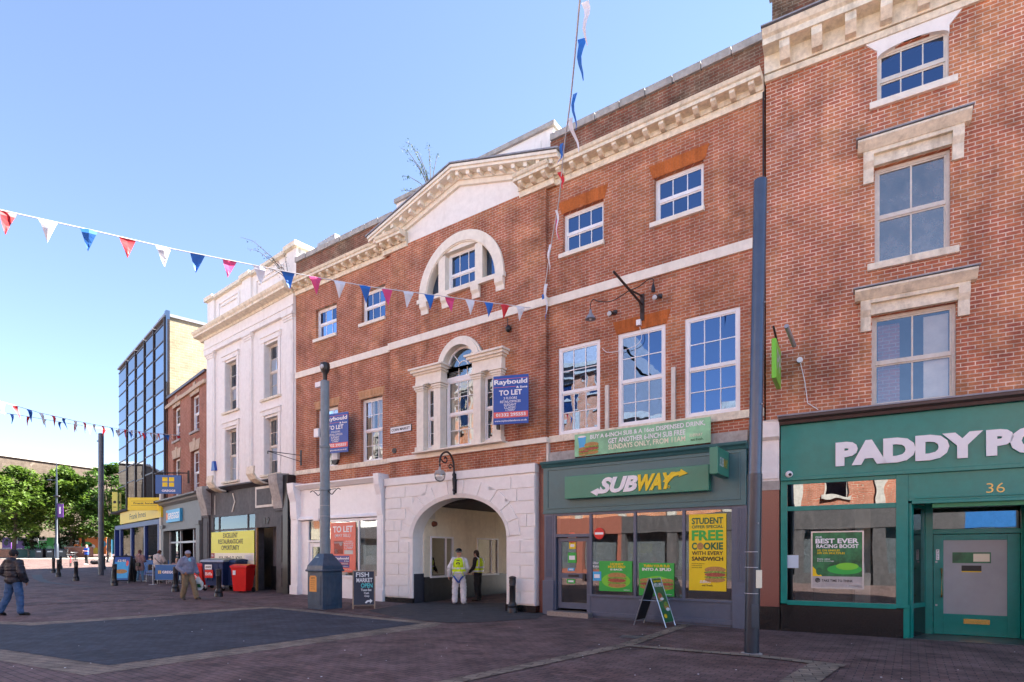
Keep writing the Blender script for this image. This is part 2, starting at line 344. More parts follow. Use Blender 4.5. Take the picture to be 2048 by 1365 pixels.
def hazyglass():
    m, n, b, L = newmat('hazy_old_glass'); g = M['winblue'].node_tree; v = objvec(n)
    b.inputs['Base Color'].default_value = (.085, .08, .075, 1); b.inputs['Roughness'].default_value = .06; b.inputs['Specular IOR Level'].default_value = 1.0; b.inputs['IOR'].default_value = 2.0
    nz = noise(n, 2.2, 6, .75, v); r = ramp(n, nz.outputs[0], [(.35, (.03, .03, .03)), (.65, (.16, .145, .125))]); L.new(r.outputs[0], b.inputs['Base Color']); return m
M['hazy'] = hazyglass()
def puffer():
    m, n, b, L = newmat('black_puffer'); v = objvec(n)
    b.inputs['Base Color'].default_value = (.010, .013, .024, 1); b.inputs['Roughness'].default_value = .6
    sp = N(n, 'ShaderNodeSeparateXYZ'); L.new(v, sp.inputs[0]); mu = N(n, 'ShaderNodeMath', operation='MULTIPLY'); L.new(sp.outputs[2], mu.inputs[0]); mu.inputs[1].default_value = 2*PI/.085/2
    si = N(n, 'ShaderNodeMath', operation='SINE'); L.new(mu.outputs[0], si.inputs[0]); ab = N(n, 'ShaderNodeMath', operation='ABSOLUTE'); L.new(si.outputs[0], ab.inputs[0])
    bump(n, ab.outputs[0], .3, .03, b); return m
M['puffer'] = puffer()
def leafmat(name, c1, c2):
    m, n, b, L = newmat(name); nz = noise(n, .75, 5, .75, objvec(n)); r = ramp(n, nz.outputs[0], [(.4, tuple(.75*c for c in c1)), (.62, c2)])
    L.new(r.outputs[0], b.inputs['Base Color']); b.inputs['Roughness'].default_value = .6
    tl = N(n, 'ShaderNodeBsdfTranslucent'); L.new(r.outputs[0], tl.inputs[0]); mx = N(n, 'ShaderNodeMixShader'); mx.inputs[0].default_value = .45
    L.new(b.outputs[0], mx.inputs[1]); L.new(tl.outputs[0], mx.inputs[2]); L.new(mx.outputs[0], n.nodes['Material Output'].inputs[0]); return m
M['leaf'] = leafmat('lime_leaves', (.06, .13, .015), (.15, .24, .03)); M['leaf2'] = leafmat('green_leaves', (.035, .10, .015), (.10, .19, .025)); M['leafdark'] = leafmat('shrub_leaves', (.02, .05, .015), (.05, .09, .03))
# ---------------------------------------------------------------- lettering
def text(parent, s, x0, x1, z0, z1, y, mat, shear=0, bold=.012, ex=.002, name='lettering', curve=None, keep=False):
    cu = bpy.data.curves.new('t', 'FONT'); cu.body = s; cu.size = 1; cu.shear = shear; cu.offset = bold; cu.extrude = .01; cu.resolution_u = 3; cu.align_x = 'CENTER'; cu.space_line = .85
    to = bpy.data.objects.new('t', cu); C.objects.link(to); bpy.context.view_layer.update()
    me = bpy.data.meshes.new_from_object(to.evaluated_get(bpy.context.evaluated_depsgraph_get())); bpy.data.objects.remove(to)
    xs = [v.co.x for v in me.vertices]; ys = [v.co.y for v in me.vertices]
    if not xs: return None
    ax, bx, ay, by = min(xs), max(xs), min(ys), max(ys); off = ORG.get(parent.name, Vector((0, 0, 0)))
    for v in me.vertices:
        u = (v.co.x-ax)/(bx-ax); t = (v.co.y-ay)/max(1e-6, by-ay); X = x0+(x1-x0)*u; Z = z0+(z1-z0)*t
        v.co = (X-off.x, y-ex*(1+v.co.z/.01)/2-off.y, Z-off.z)
    me.materials.clear(); me.materials.append(mat); me.name = name
    o = bpy.data.objects.new(name, me); C.objects.link(o); o.parent = parent; ORG[o.name] = off; return o
def panel(fr, name, label, cat, x0, x1, z0, z1, y, mat, texts=(), th=.012, frame=None, group=None, fw=.03, art=None):
    """flat sign / poster facing the street; texts in fractions of the panel"""
    t = thing(name, label, cat, fr, ((x0+x1)/2, y, z0), group)
    B(x0, x1, y, y+th, z0, z1).build('panel', mat, t)
    if frame:
        f = MB(); f.box(x0-fw, x1+fw, y-.012, y+th+.004, z1, z1+fw).box(x0-fw, x1+fw, y-.012, y+th+.004, z0-fw, z0).box(x0-fw, x0, y-.012, y+th+.004, z0, z1).box(x1, x1+fw, y-.012, y+th+.004, z0, z1); f.build('frame', frame, t)
    W, H = x1-x0, z1-z0
    for tt in texts:
        s_, a, b_, c, d, m = tt[:6]; kw = tt[6] if len(tt) > 6 else {}
        if s_ == '#': B(x0+W*a, x0+W*b_, y-.003, y, z0+H*c, z0+H*d).build('colour_block', m, t)
        elif s_ == 'o': MB().ellipse(x0+W*(a+b_)/2, z0+H*(c+d)/2, W*(b_-a)/2, H*(d-c)/2, y-.003-kw.get('l', 0), y).build('printed_shape', m, t)
        elif s_ == 'p': MB().prism([(x0+W*p, z0+H*q) for p, q in a], y-.004-b_, y).build('printed_shape', m, t)
        else: text(t, s_, x0+W*a, x0+W*b_, z0+H*c, z0+H*d, y-.0035, m, **kw)
    return t
def sandwich(t, cx, cz, w_, y):
    for k, (m, dz, rz, dx) in enumerate([('bread', .24, .2, 1), ('salad', .10, .1, 1.06), ('meat', -.0, .12, 1.0), ('salad', -.12, .08, 1.04), ('bread', -.24, .16, .98)]):
        MB().ellipse(cx, cz+dz*w_, w_*.5*dx, w_*rz*.8, y-.004-.0012*(5-abs(k-2)), y).build('printed_food', M[m], t)
# ================================================================ helpers for buildings
def wall(parent, name, mat, x0, x1, z0, z1, holes=(), y=0., th=.3):
    xs = sorted({x0, x1, *[h[0] for h in holes], *[h[1] for h in holes]}); zs = sorted({z0, z1, *[h[2] for h in holes], *[h[3] for h in holes]})
    xs = [x for x in xs if x0 <= x <= x1]; zs = [z for z in zs if z0 <= z <= z1]; m = MB()
    for za, zb in zip(zs, zs[1:]):
        run = None
        for xa, xb in zip(xs, xs[1:]):
            inside = any(h[0]-1e-6 <= xa and xb <= h[1]+1e-6 and h[2]-1e-6 <= za and zb <= h[3]+1e-6 for h in holes)
            if inside:
                if run is not None: m.quad((run, y, za), (xa, y, za), (xa, y, zb), (run, y, zb)); run = None
            elif run is None: run = xa
        if run is not None: m.quad((run, y, za), (x1, y, za), (x1, y, zb), (run, y, zb))
    for h in holes:
        a, b, c, d = h[:4]
        m.quad((a, y, c), (a, y+th, c), (a, y+th, d), (a, y, d)).quad((b, y, c), (b, y, d), (b, y+th, d), (b, y+th, c))
        m.quad((a, y, d), (a, y+th, d), (b, y+th, d), (b, y, d)).quad((a, y, c), (b, y, c), (b, y+th, c), (a, y+th, c))
    m.quad((x0, y, z0), (x0, y, z1), (x0, y+th, z1), (x0, y+th, z0)).quad((x1, y, z0), (x1, y+th, z0), (x1, y+th, z1), (x1, y, z1)).quad((x0, y, z1), (x1, y, z1), (x1, y+th, z1), (x0, y+th, z1))
    m.quad((x0, y, z0), (x0, y+th, z0), (x1, y+th, z0), (x1, y, z0))
    return m.build(name, mat, parent)
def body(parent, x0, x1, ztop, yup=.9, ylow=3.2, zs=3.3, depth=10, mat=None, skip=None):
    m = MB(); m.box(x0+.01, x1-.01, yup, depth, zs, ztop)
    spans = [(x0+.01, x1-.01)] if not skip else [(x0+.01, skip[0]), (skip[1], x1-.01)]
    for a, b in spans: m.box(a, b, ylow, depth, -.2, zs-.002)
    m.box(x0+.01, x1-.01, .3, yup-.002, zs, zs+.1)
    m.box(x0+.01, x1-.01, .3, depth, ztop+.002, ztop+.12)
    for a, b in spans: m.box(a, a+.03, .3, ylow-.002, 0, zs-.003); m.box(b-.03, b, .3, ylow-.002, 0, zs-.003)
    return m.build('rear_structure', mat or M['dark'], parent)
def sash(parent, x0, x1, z0, z1, y, cols, rt, rb, mf=None, mg=None, fw=.07, bar=.022, sill=None, sillm=None, sh=.11, lintel=None, curtain=0, mid=None, sproj=.08, blind=0):
    mf = mf or M['white_w']; mg = mg or M['win']; m = MB(); zm = mid if mid is not None else (z0+z1)/2
    m.box(x0, x0+fw, y, y+.09, z0, z1).box(x1-fw, x1, y, y+.09, z0, z1).box(x0+fw, x1-fw, y, y+.09, z1-fw, z1).box(x0+fw, x1-fw, y, y+.09, z0, z0+fw)
    a, b = x0+fw, x1-fw; m.box(a, b, y+.02, y+.078, zm-.028, zm+.028)
    iw = .03   # inner sash stiles
    for (c, d, yy) in ((zm+.028, z1-fw, y+.02), (z0+fw, zm-.028, y+.045)):
        m.box(a, a+iw, yy, yy+.032, c, d).box(b-iw, b, yy, yy+.032, c, d).box(a+iw, b-iw, yy, yy+.032, d-iw, d).box(a+iw, b-iw, yy, yy+.032, c, c+iw)
    for rows, c, d, yy in ((rt, zm+.028, z1-fw, y+.022), (rb, z0+fw, zm-.028, y+.047)):
        for i in range(1, cols): x = a+(b-a)*i/cols; m.box(x-bar/2, x+bar/2, yy, yy+.024, c+iw, d-iw)
        for j in range(1, rows): z = c+(d-c)*j/rows; m.box(a+iw, b-iw, yy+.002, yy+.022, z-bar/2, z+bar/2)
    wn = m.build('window', mf, parent)
    p = MB()      # every pane of old glass sits at its own slight tilt
    for rows, c, d, yy in ((rt, zm, z1-fw, y+.036), (rb, z0+fw, zm, y+.061)):
        for i in range(cols):
            for j in range(rows):
                xa_, xb_ = a+(b-a)*i/cols, a+(b-a)*(i+1)/cols; za_, zb_ = c+(d-c)*j/rows, c+(d-c)*(j+1)/rows; t1, t2 = random.gauss(0, .0035)*(xb_-xa_), random.gauss(0, .0035)*(zb_-za_)
                p.quad((xa_, yy-t1-t2, za_), (xb_, yy+t1-t2, za_), (xb_, yy+t1+t2, zb_), (xa_, yy-t1+t2, zb_))
    p.build('pane', mg, wn)
    if sill:
        B(x0-sill[0], x1+sill[1], -sproj, y+.05, z0-sh, z0-.003).build('sill', sillm or M['cream'], wn, bev=.008)
    if lintel:
        lm, hgt, fl = lintel; MB().prism([(x0-.03, z1+.002), (x1+.03, z1+.002), (x1+fl, z1+hgt), (x0-fl, z1+hgt)], -.012, .06).build('lintel', lm, wn)
    if curtain:
        c = MB()
        for s_ in (0, 1):
            n = 16; w_ = (b-a)*curtain; xs0 = a if s_ == 0 else b-w_
            top = [(xs0+w_*i/n, y+.13+.03*math.sin(i*1.9), z1-.05) for i in range(n+1)]; bot = [(xs0+w_*i/n, y+.13+.03*math.sin(i*1.9), z0+.05) for i in range(n+1)]
            c.strip(top, bot)
        c.build('curtain', M['curtain'], wn)
    if blind: B(a, b, y+.14, y+.15, z1-(z1-z0)*blind, z1-.03).build('roller_blind', M['curtain'], wn)
    return wn
def modillions(m, x0, x1, step, w_, y0, y1, z0, z1):
    n = max(1, round((x1-x0)/step)); d = (x1-x0)/n
    for i in range(n): x = x0+d*(i+.5); m.extr_x([(y1, z1), (y1, z0), (y1-(y1-y0)*.55, z0), (y0, z1-(z1-z0)*.5), (y0, z1)], x-w_/2, x+w_/2)
    return m
# ================================================================ MAIN BRICK BUILDING
mb = thing('brick_building', 'three storey red brick building with central white pediment, round window and archway', 'building', MAIN, (0, 0, 0))
XL, XR = -17.33, -.02; BL, BR = -11.88, -5.68; BY = -.12
def hole(x0, x1, z0, z1): return (x0, x1, z0, z1)
topL = [(-16.08, -14.85), (-13.46, -12.24)]; topR = [(-5.2, -3.97), (-2.58, -1.36)]
midL = [(-16.05, -14.77), (-13.52, -12.38)]; shopR = [(-5.34, -4.07), (-3.56, -2.29), (-1.81, -.53)]
wall(mb, 'brick_wall', M['brick_main'], XL, BL, 4.3, 12.0, [hole(a, b, 9.9, 11.03) for a, b in topL]+[hole(a, b, 4.96, 7.2) for a, b in midL])
wall(mb, 'brick_wall', M['brick_main'], BR, XR, 4.2, 12.0, [hole(a, b, 9.95, 11.06) for a, b in topR]+[hole(a, b, 4.97, 7.38) for a, b in shopR])
C0 = -8.78
# central bay with holes for the lunette and the venetian window
lz, lr = 9.93, 1.43
bay = wall(mb, 'brick_bay', M['brick_main'], BL, BR, 4.22, 12.0, [hole(C0-lr, C0+lr, lz, lz+lr), hole(C0-1.0, C0+1.0, 7.5, 8.3), hole(C0-1.5, C0+1.5, 4.95, 7.5)], y=BY, th=.35)
def spandrel(m, cx, cz, r, y0, y1, n=16, rz=None):
    rz = rz or r
    for s_ in (-1, 1):
        for i in range(n//2):
            a0, a1 = PI/2*i/(n//2), PI/2*(i+1)/(n//2)
            p = [(cx+s_*r*math.cos(a0), cz+rz*math.sin(a0)), (cx+s_*r*math.cos(a1), cz+rz*math.sin(a1))]
            m.prism([p[0], (cx+s_*r*1.0, cz+rz*math.sin(a0)), (cx+s_*r, cz+rz*math.sin(a1)), p[1]] if s_ > 0 else [p[0], p[1], (cx-r, cz+rz*math.sin(a1)), (cx-r, cz+rz*math.sin(a0))], y0, y1)
    return m
def arc(cx, cz, r, a0, a1, n, rz=None): rz = rz or r; return [(cx+r*math.cos(a0+(a1-a0)*i/n), cz+rz*math.sin(a0+(a1-a0)*i/n)) for i in range(n+1)]
def ring(m, cx, cz, r0, r1, y0, y1, a0=0, a1=PI, n=28):
    o = arc(cx, cz, r1, a0, a1, n); i_ = arc(cx, cz, r0, a0, a1, n)
    for k in range(n): m.prism([i_[k], o[k], o[k+1], i_[k+1]], y0, y1)
    return m
sp_ = MB(); spandrel(sp_, C0, lz, lr, BY+.0005, BY+.34); sp_.build('brick_spandrel', M['brick_main'], mb); sp_ = MB(); spandrel(sp_, C0, 7.5, 1.0, BY+.0005, BY+.3, rz=.8); sp_.build('brick_spandrel', M['brick_main'], mb)
lun = MB()
ring(lun, C0, lz, lr-.03, lr+.27, BY-.07, BY+.1); ring(lun, C0, lz, lr-.06, lr-.025, BY-.04, BY+.3)
for s_ in (-1, 1): lun.box(C0+s_*.6, C0+s_*.88, BY-.02, BY+.3, lz, lz+math.sqrt(lr*lr-.88**2)+.03)
lun.prism([(C0-.6, lz+1.23), (C0-.6, lz+1.42), (C0+.6, lz+1.42), (C0+.6, lz+1.23)][::-1], BY+.0, BY+.3)
lun.box(C0-1.74, C0+1.74, BY-.12, BY+.1, lz-.14, lz-.002)
for x in (-1.62, -.72, .5, 1.4): lun.extr_x([(BY+.02, lz-.142), (BY-.13, lz-.142), (BY-.12, lz-.28), (BY-.05, lz-.36), (BY-.04, lz-.5), (BY+.02, lz-.5)], C0+x, C0+x+.3)
lu = lun.build('lunette_surround', M['cream'], mb, smooth=False)
wn = sash(mb, C0-.6, C0+.6, lz, lz+1.25, BY+.18, 3, 1, 1, mg=M['winblue'], mid=lz+.55)
for s_ in (-1, 1):
    p = MB(); p.prism([(C0+s_*.88, lz), (C0+s_*1.4, lz), (C0+s_*1.28, lz+.6), (C0+s_*.88, lz+1.1)][::s_], BY+.22, BY+.23); p.build('side_light', M['winblue'], mb)
# venetian window
ve = MB()
VY = BY-.02
for s_ in (-1, 1):
    for a, b in ((.66, .94), (1.38, 1.68)):
        x0, x1 = sorted((C0+s_*a, C0+s_*b)); ve.box(x0, x1, VY-.16, BY+.12, 5.12, 6.92); ve.box(x0-.04, x1+.04, VY-.21, BY+.12, 4.97, 5.12)
        for k, (zz, e) in enumerate(((6.92, .03), (6.98, .06), (7.05, .09))): ve.box(x0-e, x1+e, VY-.16-e, BY+.12, zz, zz+.058)
    x0, x1 = sorted((C0+s_*.62, C0+s_*1.72))
    ve.box(x0, x1, VY-.19, BY+.1, 7.11, 7.2).box(x0-.01*0, x1, VY-.17, BY+.1, 7.2, 7.44)
    ve.box(min(x0, x1)-.06, x1+.06, VY-.23, BY+.1, 7.44, 7.5).box(x0-.12, x1+.12, VY-.30, BY+.1, 7.5, 7.58).box(x0-.17, x1+.17, VY-.36, BY+.1, 7.58, 7.64)
    xs0, xs1 = sorted((C0+s_*.94, C0+s_*1.38)); ve.box(xs0, xs1, BY+.0, BY+.1, 7.0, 7.11); ve.box(xs0, xs1, BY-.05, BY+.1, 4.97, 5.08)
ring(ve, C0, 7.5, .64, .84, BY-.12, BY+.34); ring(ve, C0, 7.5, .84, .9, BY-.07, BY+.2)
ve.box(C0-1.8, C0+1.8, VY-.27, BY+.05, 4.93, 4.97)
ve.build('venetian_surround', M['cream'], mb)
vw = sash(mb, C0-.64, C0+.64, 5.02, 7.16, BY+.12, 3, 2, 2, mid=6.08, curtain=.36)
fan = MB(); ring(fan, C0, 7.5, .58, .64, BY+.13, BY+.2); fan.box(C0-.64, C0+.64, BY+.12, BY+.21, 7.162, 7.25)
for x in (-.17, .17): fan.box(C0+x-.011, C0+x+.011, BY+.14, BY+.17, 7.25, 7.56)
for a in (50, 130): fan.prism([(C0+.2*math.cos(R(a-4)), 7.5+.2*math.sin(R(a-4))), (C0+.2*math.cos(R(a+4)), 7.5+.2*math.sin(R(a+4))), (C0+.59*math.cos(R(a+1.3)), 7.5+.59*math.sin(R(a+1.3))), (C0+.59*math.cos(R(a-1.3)), 7.5+.59*math.sin(R(a-1.3)))][::-1], BY+.142, BY+.168)
ring(fan, C0, 7.5, .19, .215, BY+.143, BY+.169); fn = fan.build('fanlight', M['white_w'], mb)
pg = MB(); pg.prism([(C0-.6, 7.2), (C0+.6, 7.2)]+arc(C0, 7.5, .6, 0, PI, 20), BY+.155, BY+.16); pg.build('pane', M['win'], fn)
for s_ in (-1, 1):
    x0, x1 = sorted((C0+s_*.955, C0+s_*1.365)); sl_ = sash(mb, x0, x1, 5.08, 7.0, BY+.02, 1, 2, 2, fw=.045, bar=.016)
# windows
def lint(kind): return {'o': (M['voussoir_orange'], .34, .14), 'b': (M['voussoir_buff'], .31, .14)}[kind]
for a, b in topL: sash(mb, a, b, 9.9, 11.03, .12, 3, 1, 1, mg=M['winblue'], lintel=(M['brick_main'], .33, .12), sill=(.1, .03), sh=.12)
for a, b in topR: sash(mb, a, b, 9.95, 11.06, .12, 3, 1, 1, mg=M['winblue'], lintel=lint('o'), sill=(.1, .03), sh=.12)
for a, b in midL: sash(mb, a, b, 4.96, 7.2, .14, 3, 2, 2, lintel=lint('b'), curtain=.42)
for i, (a, b) in enumerate(shopR): sash(mb, a, b, 4.97, 7.38, .03, 3, 2, 2, fw=.09, mg=M['winblue'], lintel=(lint('o') if i == 1 else (M['brick_main'], .33, .12)), mid=6.12)
# string courses, parapet, copings
B(XL, BL-.06, -.055, .05, 8.60, 8.84).build('string_course', M['cream'], mb, bev=.006); B(BL-.06, BR+.06, BY-.055, .05, 8.60, 8.84).build('string_course', M['cream'], mb, bev=.006); B(BR+.06, XR, -.055, .05, 8.60, 8.84).build('string_course', M['cream'], mb, bev=.006)
B(XL, BL-.08, -.07, .05, 4.78, 4.953).build('sill_course', M['creamdirty'], mb, bev=.008); B(BL-.08, BR+.08, BY-.08, .05, 4.78, 4.93).build('sill_course', M['cream'], mb, bev=.008); B(BR+.08, XR, -.07, .05, 4.78, 4.965).build('sill_course', M['creamdirty'], mb, bev=.008)
wall(mb, 'parapet', M['brick_dark'], XL, -11.85, 12.2, 13.2); wall(mb, 'parapet', M['brick_dark'], -5.6, XR, 12.2, 13.2)
for a, b in ((XL, -11.87), (-5.58, XR)):
    n = 8; cp = MB()
    for i in range(n): q = a+(b-a)*i/n; cp.box(q+.008, q+(b-a)/n-.008, -.07+random.uniform(-.01, .01), .42, 13.2, 13.39+random.uniform(-.012, .012))
    cp.build('coping', M['grey_stone'], mb, bev=.012)
at_ = MB(); at_.box(-11.85, -5.6, .16, .6, 12.3, 13.74); at_.box(-11.6, -6.0, .13, .2, 12.5, 13.5)
at_.build('attic_panel', M['white_r'], mb); B(-11.92, -5.53, .08, .68, 13.74, 13.88).build('coping', M['grey_stone'], mb, bev=.012)
# horizontal cornice
def cornice(m, x0, x1, yb, zb, p=.42, step=.42):
    m.extr_x([(yb+.05, zb-.09), (yb-.06, zb-.09), (yb-.08, zb+.06), (yb+.05, zb+.06)], x0, x1)
    m.extr_x([(yb+.05, zb+.06), (yb-.12, zb+.06), (yb-.12, zb+.18), (yb-p+.04, zb+.19), (yb-p+.04, zb+.27), (yb-p, zb+.29), (yb-p-.04, zb+.36), (yb+.05, zb+.38)], x0, x1)
    modillions(m, x0, x1, step, .12, yb-p+.08, yb-.1, zb+.06, zb+.187); return m
for (a, b), (c, d) in (((XL, BL-.3), (BL-.3, BL+.85)), ((BR+.3, XR), (BR-.85, BR+.3))): co = MB(); cornice(co, a, b, 0, 11.98); cornice(co, c, d, BY, 11.98); co.build('cornice', M['creamdirty'], mb)
# pediment: raking cornices and tympanum
AX, AZ = C0, 13.08; ex0, ex1 = BL-.72, BR+.72; EZ = 12.05
py0 = BY-.46
pd = MB()
def rake(m, xa, za, xb, zb):
    dx, dz = xb-xa, zb-za; L = math.hypot(dx, dz)
    def band(h0, h1, y0, y1, ta=0, tb=1): 
        a = (xa+dx*ta, za+dz*ta); b = (xa+dx*tb, za+dz*tb); p = [(a[0], a[1]+h0), (b[0], b[1]+h0), (b[0], b[1]+h1), (a[0], a[1]+h1)]
        if dx < 0: p = p[::-1]
        m.prism(p, y0, y1)
    band(-.02, .12, BY-.08, BY+.1); band(.12, .25, BY-.14, BY+.1); band(.25, .33, py0+.04, BY+.1); band(.33, .41, py0-.01, BY+.1)
    n = 9
    for i in range(n):
        t = (i+.6)/n; band(.13, .249, py0+.1, BY-.1, t-.06/L*1.0, t+.06/L*1.0)
rake(pd, ex0+.1, EZ, AX, AZ); rake(pd, ex1-.1, EZ, AX, AZ)
pd.build('pediment_cornice', M['cream'], mb)
fl = MB()
for xa in (ex0+.03, ex1-.03):
    p = [(xa, EZ+.415), (AX, AZ+.415+.02), (AX, AZ+.455+.02), (xa, EZ+.455)]
    fl.prism(p if xa < AX else p[::-1], py0-.04, BY+.3)
fl.build('lead_flashing', M['lead'], mb)
MB().prism([(BL+.03, 12.0), (BR-.03, 12.0), (BR-.03, 12.2), (AX, AZ+.1), (BL+.03, 12.2)], BY+.01, BY+.25).build('tympanum', M['white_r'], mb)
body(mb, XL, XR, 12.3, skip=(-10.75, -6.8))
# ---- rusticated archway
AY = -.2; SPR = 2.2; A0 = MAIN.at(825, AY); A1 = MAIN.at(1013, AY); AC = (A0+A1)/2; AA = (A1-A0)/2; AH = 1.22
arw = MB(); Z0, Z1 = .02, 3.98; LX, RX = -12.0, -5.97
arw.box(LX, A0, AY, .3, Z0+.2, Z1).box(A1, RX, AY, .3, Z0+.2, Z1)
arcp = arc(AC, SPR, AA, 0, PI, 32, AH)
for k in range(32):
    a, b = arcp[k], arcp[k+1]; arw.prism([(b[0], b[1]), (a[0], a[1]), (a[0], Z1), (b[0], Z1)], AY, .3)
arw.box(LX-.02, RX+.02, AY-.06, .05, 3.98, 4.23)
# chamfered outer moulding of the arch
oa = arc(AC, SPR, AA+.13, 0, PI, 32, AH+.13); ia = arc(AC, SPR, AA, 0, PI, 32, AH)
for k in range(32): arw.add([(ia[k][0], AY-.005, ia[k][1]), (ia[k+1][0], AY-.005, ia[k+1][1]), (oa[k+1][0], AY-.05, oa[k+1][1]), (oa[k][0], AY-.05, oa[k][1]), (oa[k][0], AY, oa[k][1]), (oa[k+1][0], AY, oa[k+1][1])], [(0, 1, 2, 3), (3, 2, 5, 4)])
ch = .367; g = .012; PR = .035
for k in range(10):
    z0 = .25+ch*k+g; z1 = .25+ch*(k+1)-g
    zz = z1 if z1 > SPR else SPR
    def edge(z):      # half width of the voussoir ring at z
        if z <= SPR+.05: return AA+.14
        t = min(1, (z-SPR)/(AH+.75)); return (AA+.62)*math.sqrt(max(0, 1-t*t))
    e = max(edge(z1), AA+.14 if z0 < SPR else 0)
    for s_ in (-1, 1):
        xa = AC+s_*e; xb = LX if s_ < 0 else RX
        if (s_ < 0 and xa <= xb+.15) or (s_ > 0 and xa >= xb-.15): continue
        if k == 6: xb += s_*.03
        cut = [xa, xb]
        if k % 2 == 0 or abs(xb-xa) > 1.3: cut = [xa, xa+(xb-xa)*(.5 if k % 2 else .42), xb]
        for p, q in zip(cut, cut[1:]):
            p, q = sorted((p, q)); arw.box(p+g, q-g, AY-PR, AY+.01, z0, z1)
nv = 11
for i in range(nv):
    a0 = PI*(i+.06)/nv; a1 = PI*(i+.94)/nv
    def pt(a, r): return (AC+(AA+r)*math.cos(a), SPR+(AH+r)*math.sin(a))
    am = (a0+a1)/2; ro = .55 if 1 < i < nv-2 else .5
    q = [pt(a0, .14), pt(a0, ro), pt(a1, ro), pt(a1, .14)]; q = [(x, min(z, 3.95)) for x, z in q]
    arw.prism(q, AY-PR, AY+.01)
arw.build('rusticated_arch', M['white_arch'], mb, bev=.006)
pl = MB(); pl.box(LX-.01, A0+.02, AY-.03, .28, -.1, .22).box(A1-.02, RX+.03, AY-.03, .28, -.1, .22); pl.build('plinth', M['blackgran'], mb)
# passage behind the arch
PX = A0+.05; ps = MB()
ps.box(PX-.3, PX-.0, .3, .55, 0, 3.6)
wy = [(.62, 1.75), (3.15, 4.45)]
segs = [(.3, wy[0][0]), (wy[0][1], wy[1][0]), (wy[1][1], 9.9)]
ps = MB()
for a, b in segs: ps.box(PX-.1, PX, a, b, .9, 2.25)
ps.box(PX-.1, PX, .3, 9.9, 2.25, 3.62).box(PX-.102, PX-.0, .302, 9.9, 1.0, 1.001)
ps.box(PX, A1+.02, .32, 9.9, 3.55, 3.65); ps.box(A1-.02, A1+.1, .3, 9.9, 0, 3.55)
ps.build('passage_wall', paint('cream_passage_paint', (.88, .81, .62), .7, .04, dirt=.25, dirtcol=(.4, .33, .2)), mb)
B(PX-.1, PX+.012, .301, 9.9, -.1, .9).build('painted_dado', M['black'], mb)
B(A0-.004, A0+.035, AY+.06, .299, .0, 1.02).build('painted_dado', M['slate'], mb)
for a, b in wy:
    f = MB(); xx = PX-.02
    f.box(xx, xx+.05, a-.03, a+.03, .9, 2.28).box(xx, xx+.05, b-.03, b+.03, .9, 2.28).box(xx, xx+.05, a+.03, b-.03, 2.22, 2.28).box(xx, xx+.07, a-.06, b+.06, .86, .93).box(xx, xx+.045, a+(b-a)*.68-.02, a+(b-a)*.68+.02, .93, 2.22)
    o = f.build('passage_window', M['white_w'], mb); B(PX-.03, PX-.022, a+.03, b-.03, .93, 2.22).build('pane', glass('passage_glass', .3, (.25, .3, .22), .01, 1) if a < 1 else bpy.data.materials['passage_glass'], o); B(PX-.6, PX-.58, a-.2, b+.2, .7, 2.4).build('blind', M['curtain'] if a > 1 else M['room'], o)
MB().ell((PX+1.2, 2.6, 3.5), (.16, .16, .09)).build('ceiling_light', M['offwhite'], mb, smooth=True)
B(PX, PX+.08, .34, .75, 2.85, 3.3).build('cable_box', M['offwhite'], mb)
rb = MB(); rb.cone((PX+.0, .75, 2.7), (PX+.12, .75, 2.7), .1, .08); rb.build('alarm_bell', paint('rust_red', (.18, .05, .03), .7, .2), mb)
# ---- white shopfront (left)
SY = -.22; sx0, sx1 = -17.25, -12.06
sf = MB()
sf.box(sx0+.25, sx1-.12, SY+.08, .05, 3.1, 4.16)                                # fascia
sf.extr_x([(SY+.02, 3.1), (SY-.03, 3.02), (SY-.03, 2.98), (SY+.2, 2.94), (SY+.2, 3.1)], sx0+.3, sx1-.2)
sf.extr_x([(.05, 4.16), (SY-.02, 4.16), (SY-.08, 4.22), (SY-.16, 4.3), (SY-.16, 4.34), (.05, 4.36)], sx0, sx1)
for xa, xb in ((sx0-.02, sx0+.42), (sx1-.3, sx1)):
    sf.box(xa, xb, SY-.06, .05, .12, 3.02).box(xa-.03, xb+.02, SY-.1, .05, -.05, .45); sf.box(xa+.06, xb-.06, SY-.075, SY-.05, .6, 2.85)
    sf.extr_x([(.05, 3.02), (SY-.08, 3.02), (SY-.1, 3.2), (SY-.12, 3.7), (SY-.22, 4.05), (SY-.26, 4.42), (.05, 4.42)], xa+.02, xb-.02)
sf.box(sx0+.42, -15.2, SY+.12, .1, .1, .62).box(-15.2, sx1-.3, SY+.02, .1, .02, .82).box(-15.2, sx1-.3, SY-.02, .1, .82, .9)
sf.box(sx0+.42, -16.42, SY+.1, .1, .62, 2.94).box(-15.4, -15.2, SY+.04, .1, .62, 2.94)
for x in (-15.2, -13.42, sx1-.37): sf.box(x, x+.07, SY+.02, .08, .9, 2.94)
sf.box(-15.13, sx1-.37, SY+.02, .08, 2.86, 2.94)
dz = MB(); sf.box(-16.42, -16.36, SY+.1, .1, .1, 2.94).box(-15.46, -15.4, SY+.1, .1, .1, 2.94).box(-16.36, -15.46, SY+.1, .1, 2.12, 2.2)
sh_ = sf.build('white_shopfront', M['white_w'], mb, bev=.006)
d = MB(); d.box(-16.36, -15.46, SY+.15, SY+.2, .12, .95).box(-16.36, -16.2, SY+.15, SY+.2, .95, 2.1).box(-15.62, -15.46, SY+.15, SY+.2, .95, 2.1).box(-16.2, -15.62, SY+.15, SY+.2, 1.95, 2.1); dd = d.build('door', M['white_w'], mb)
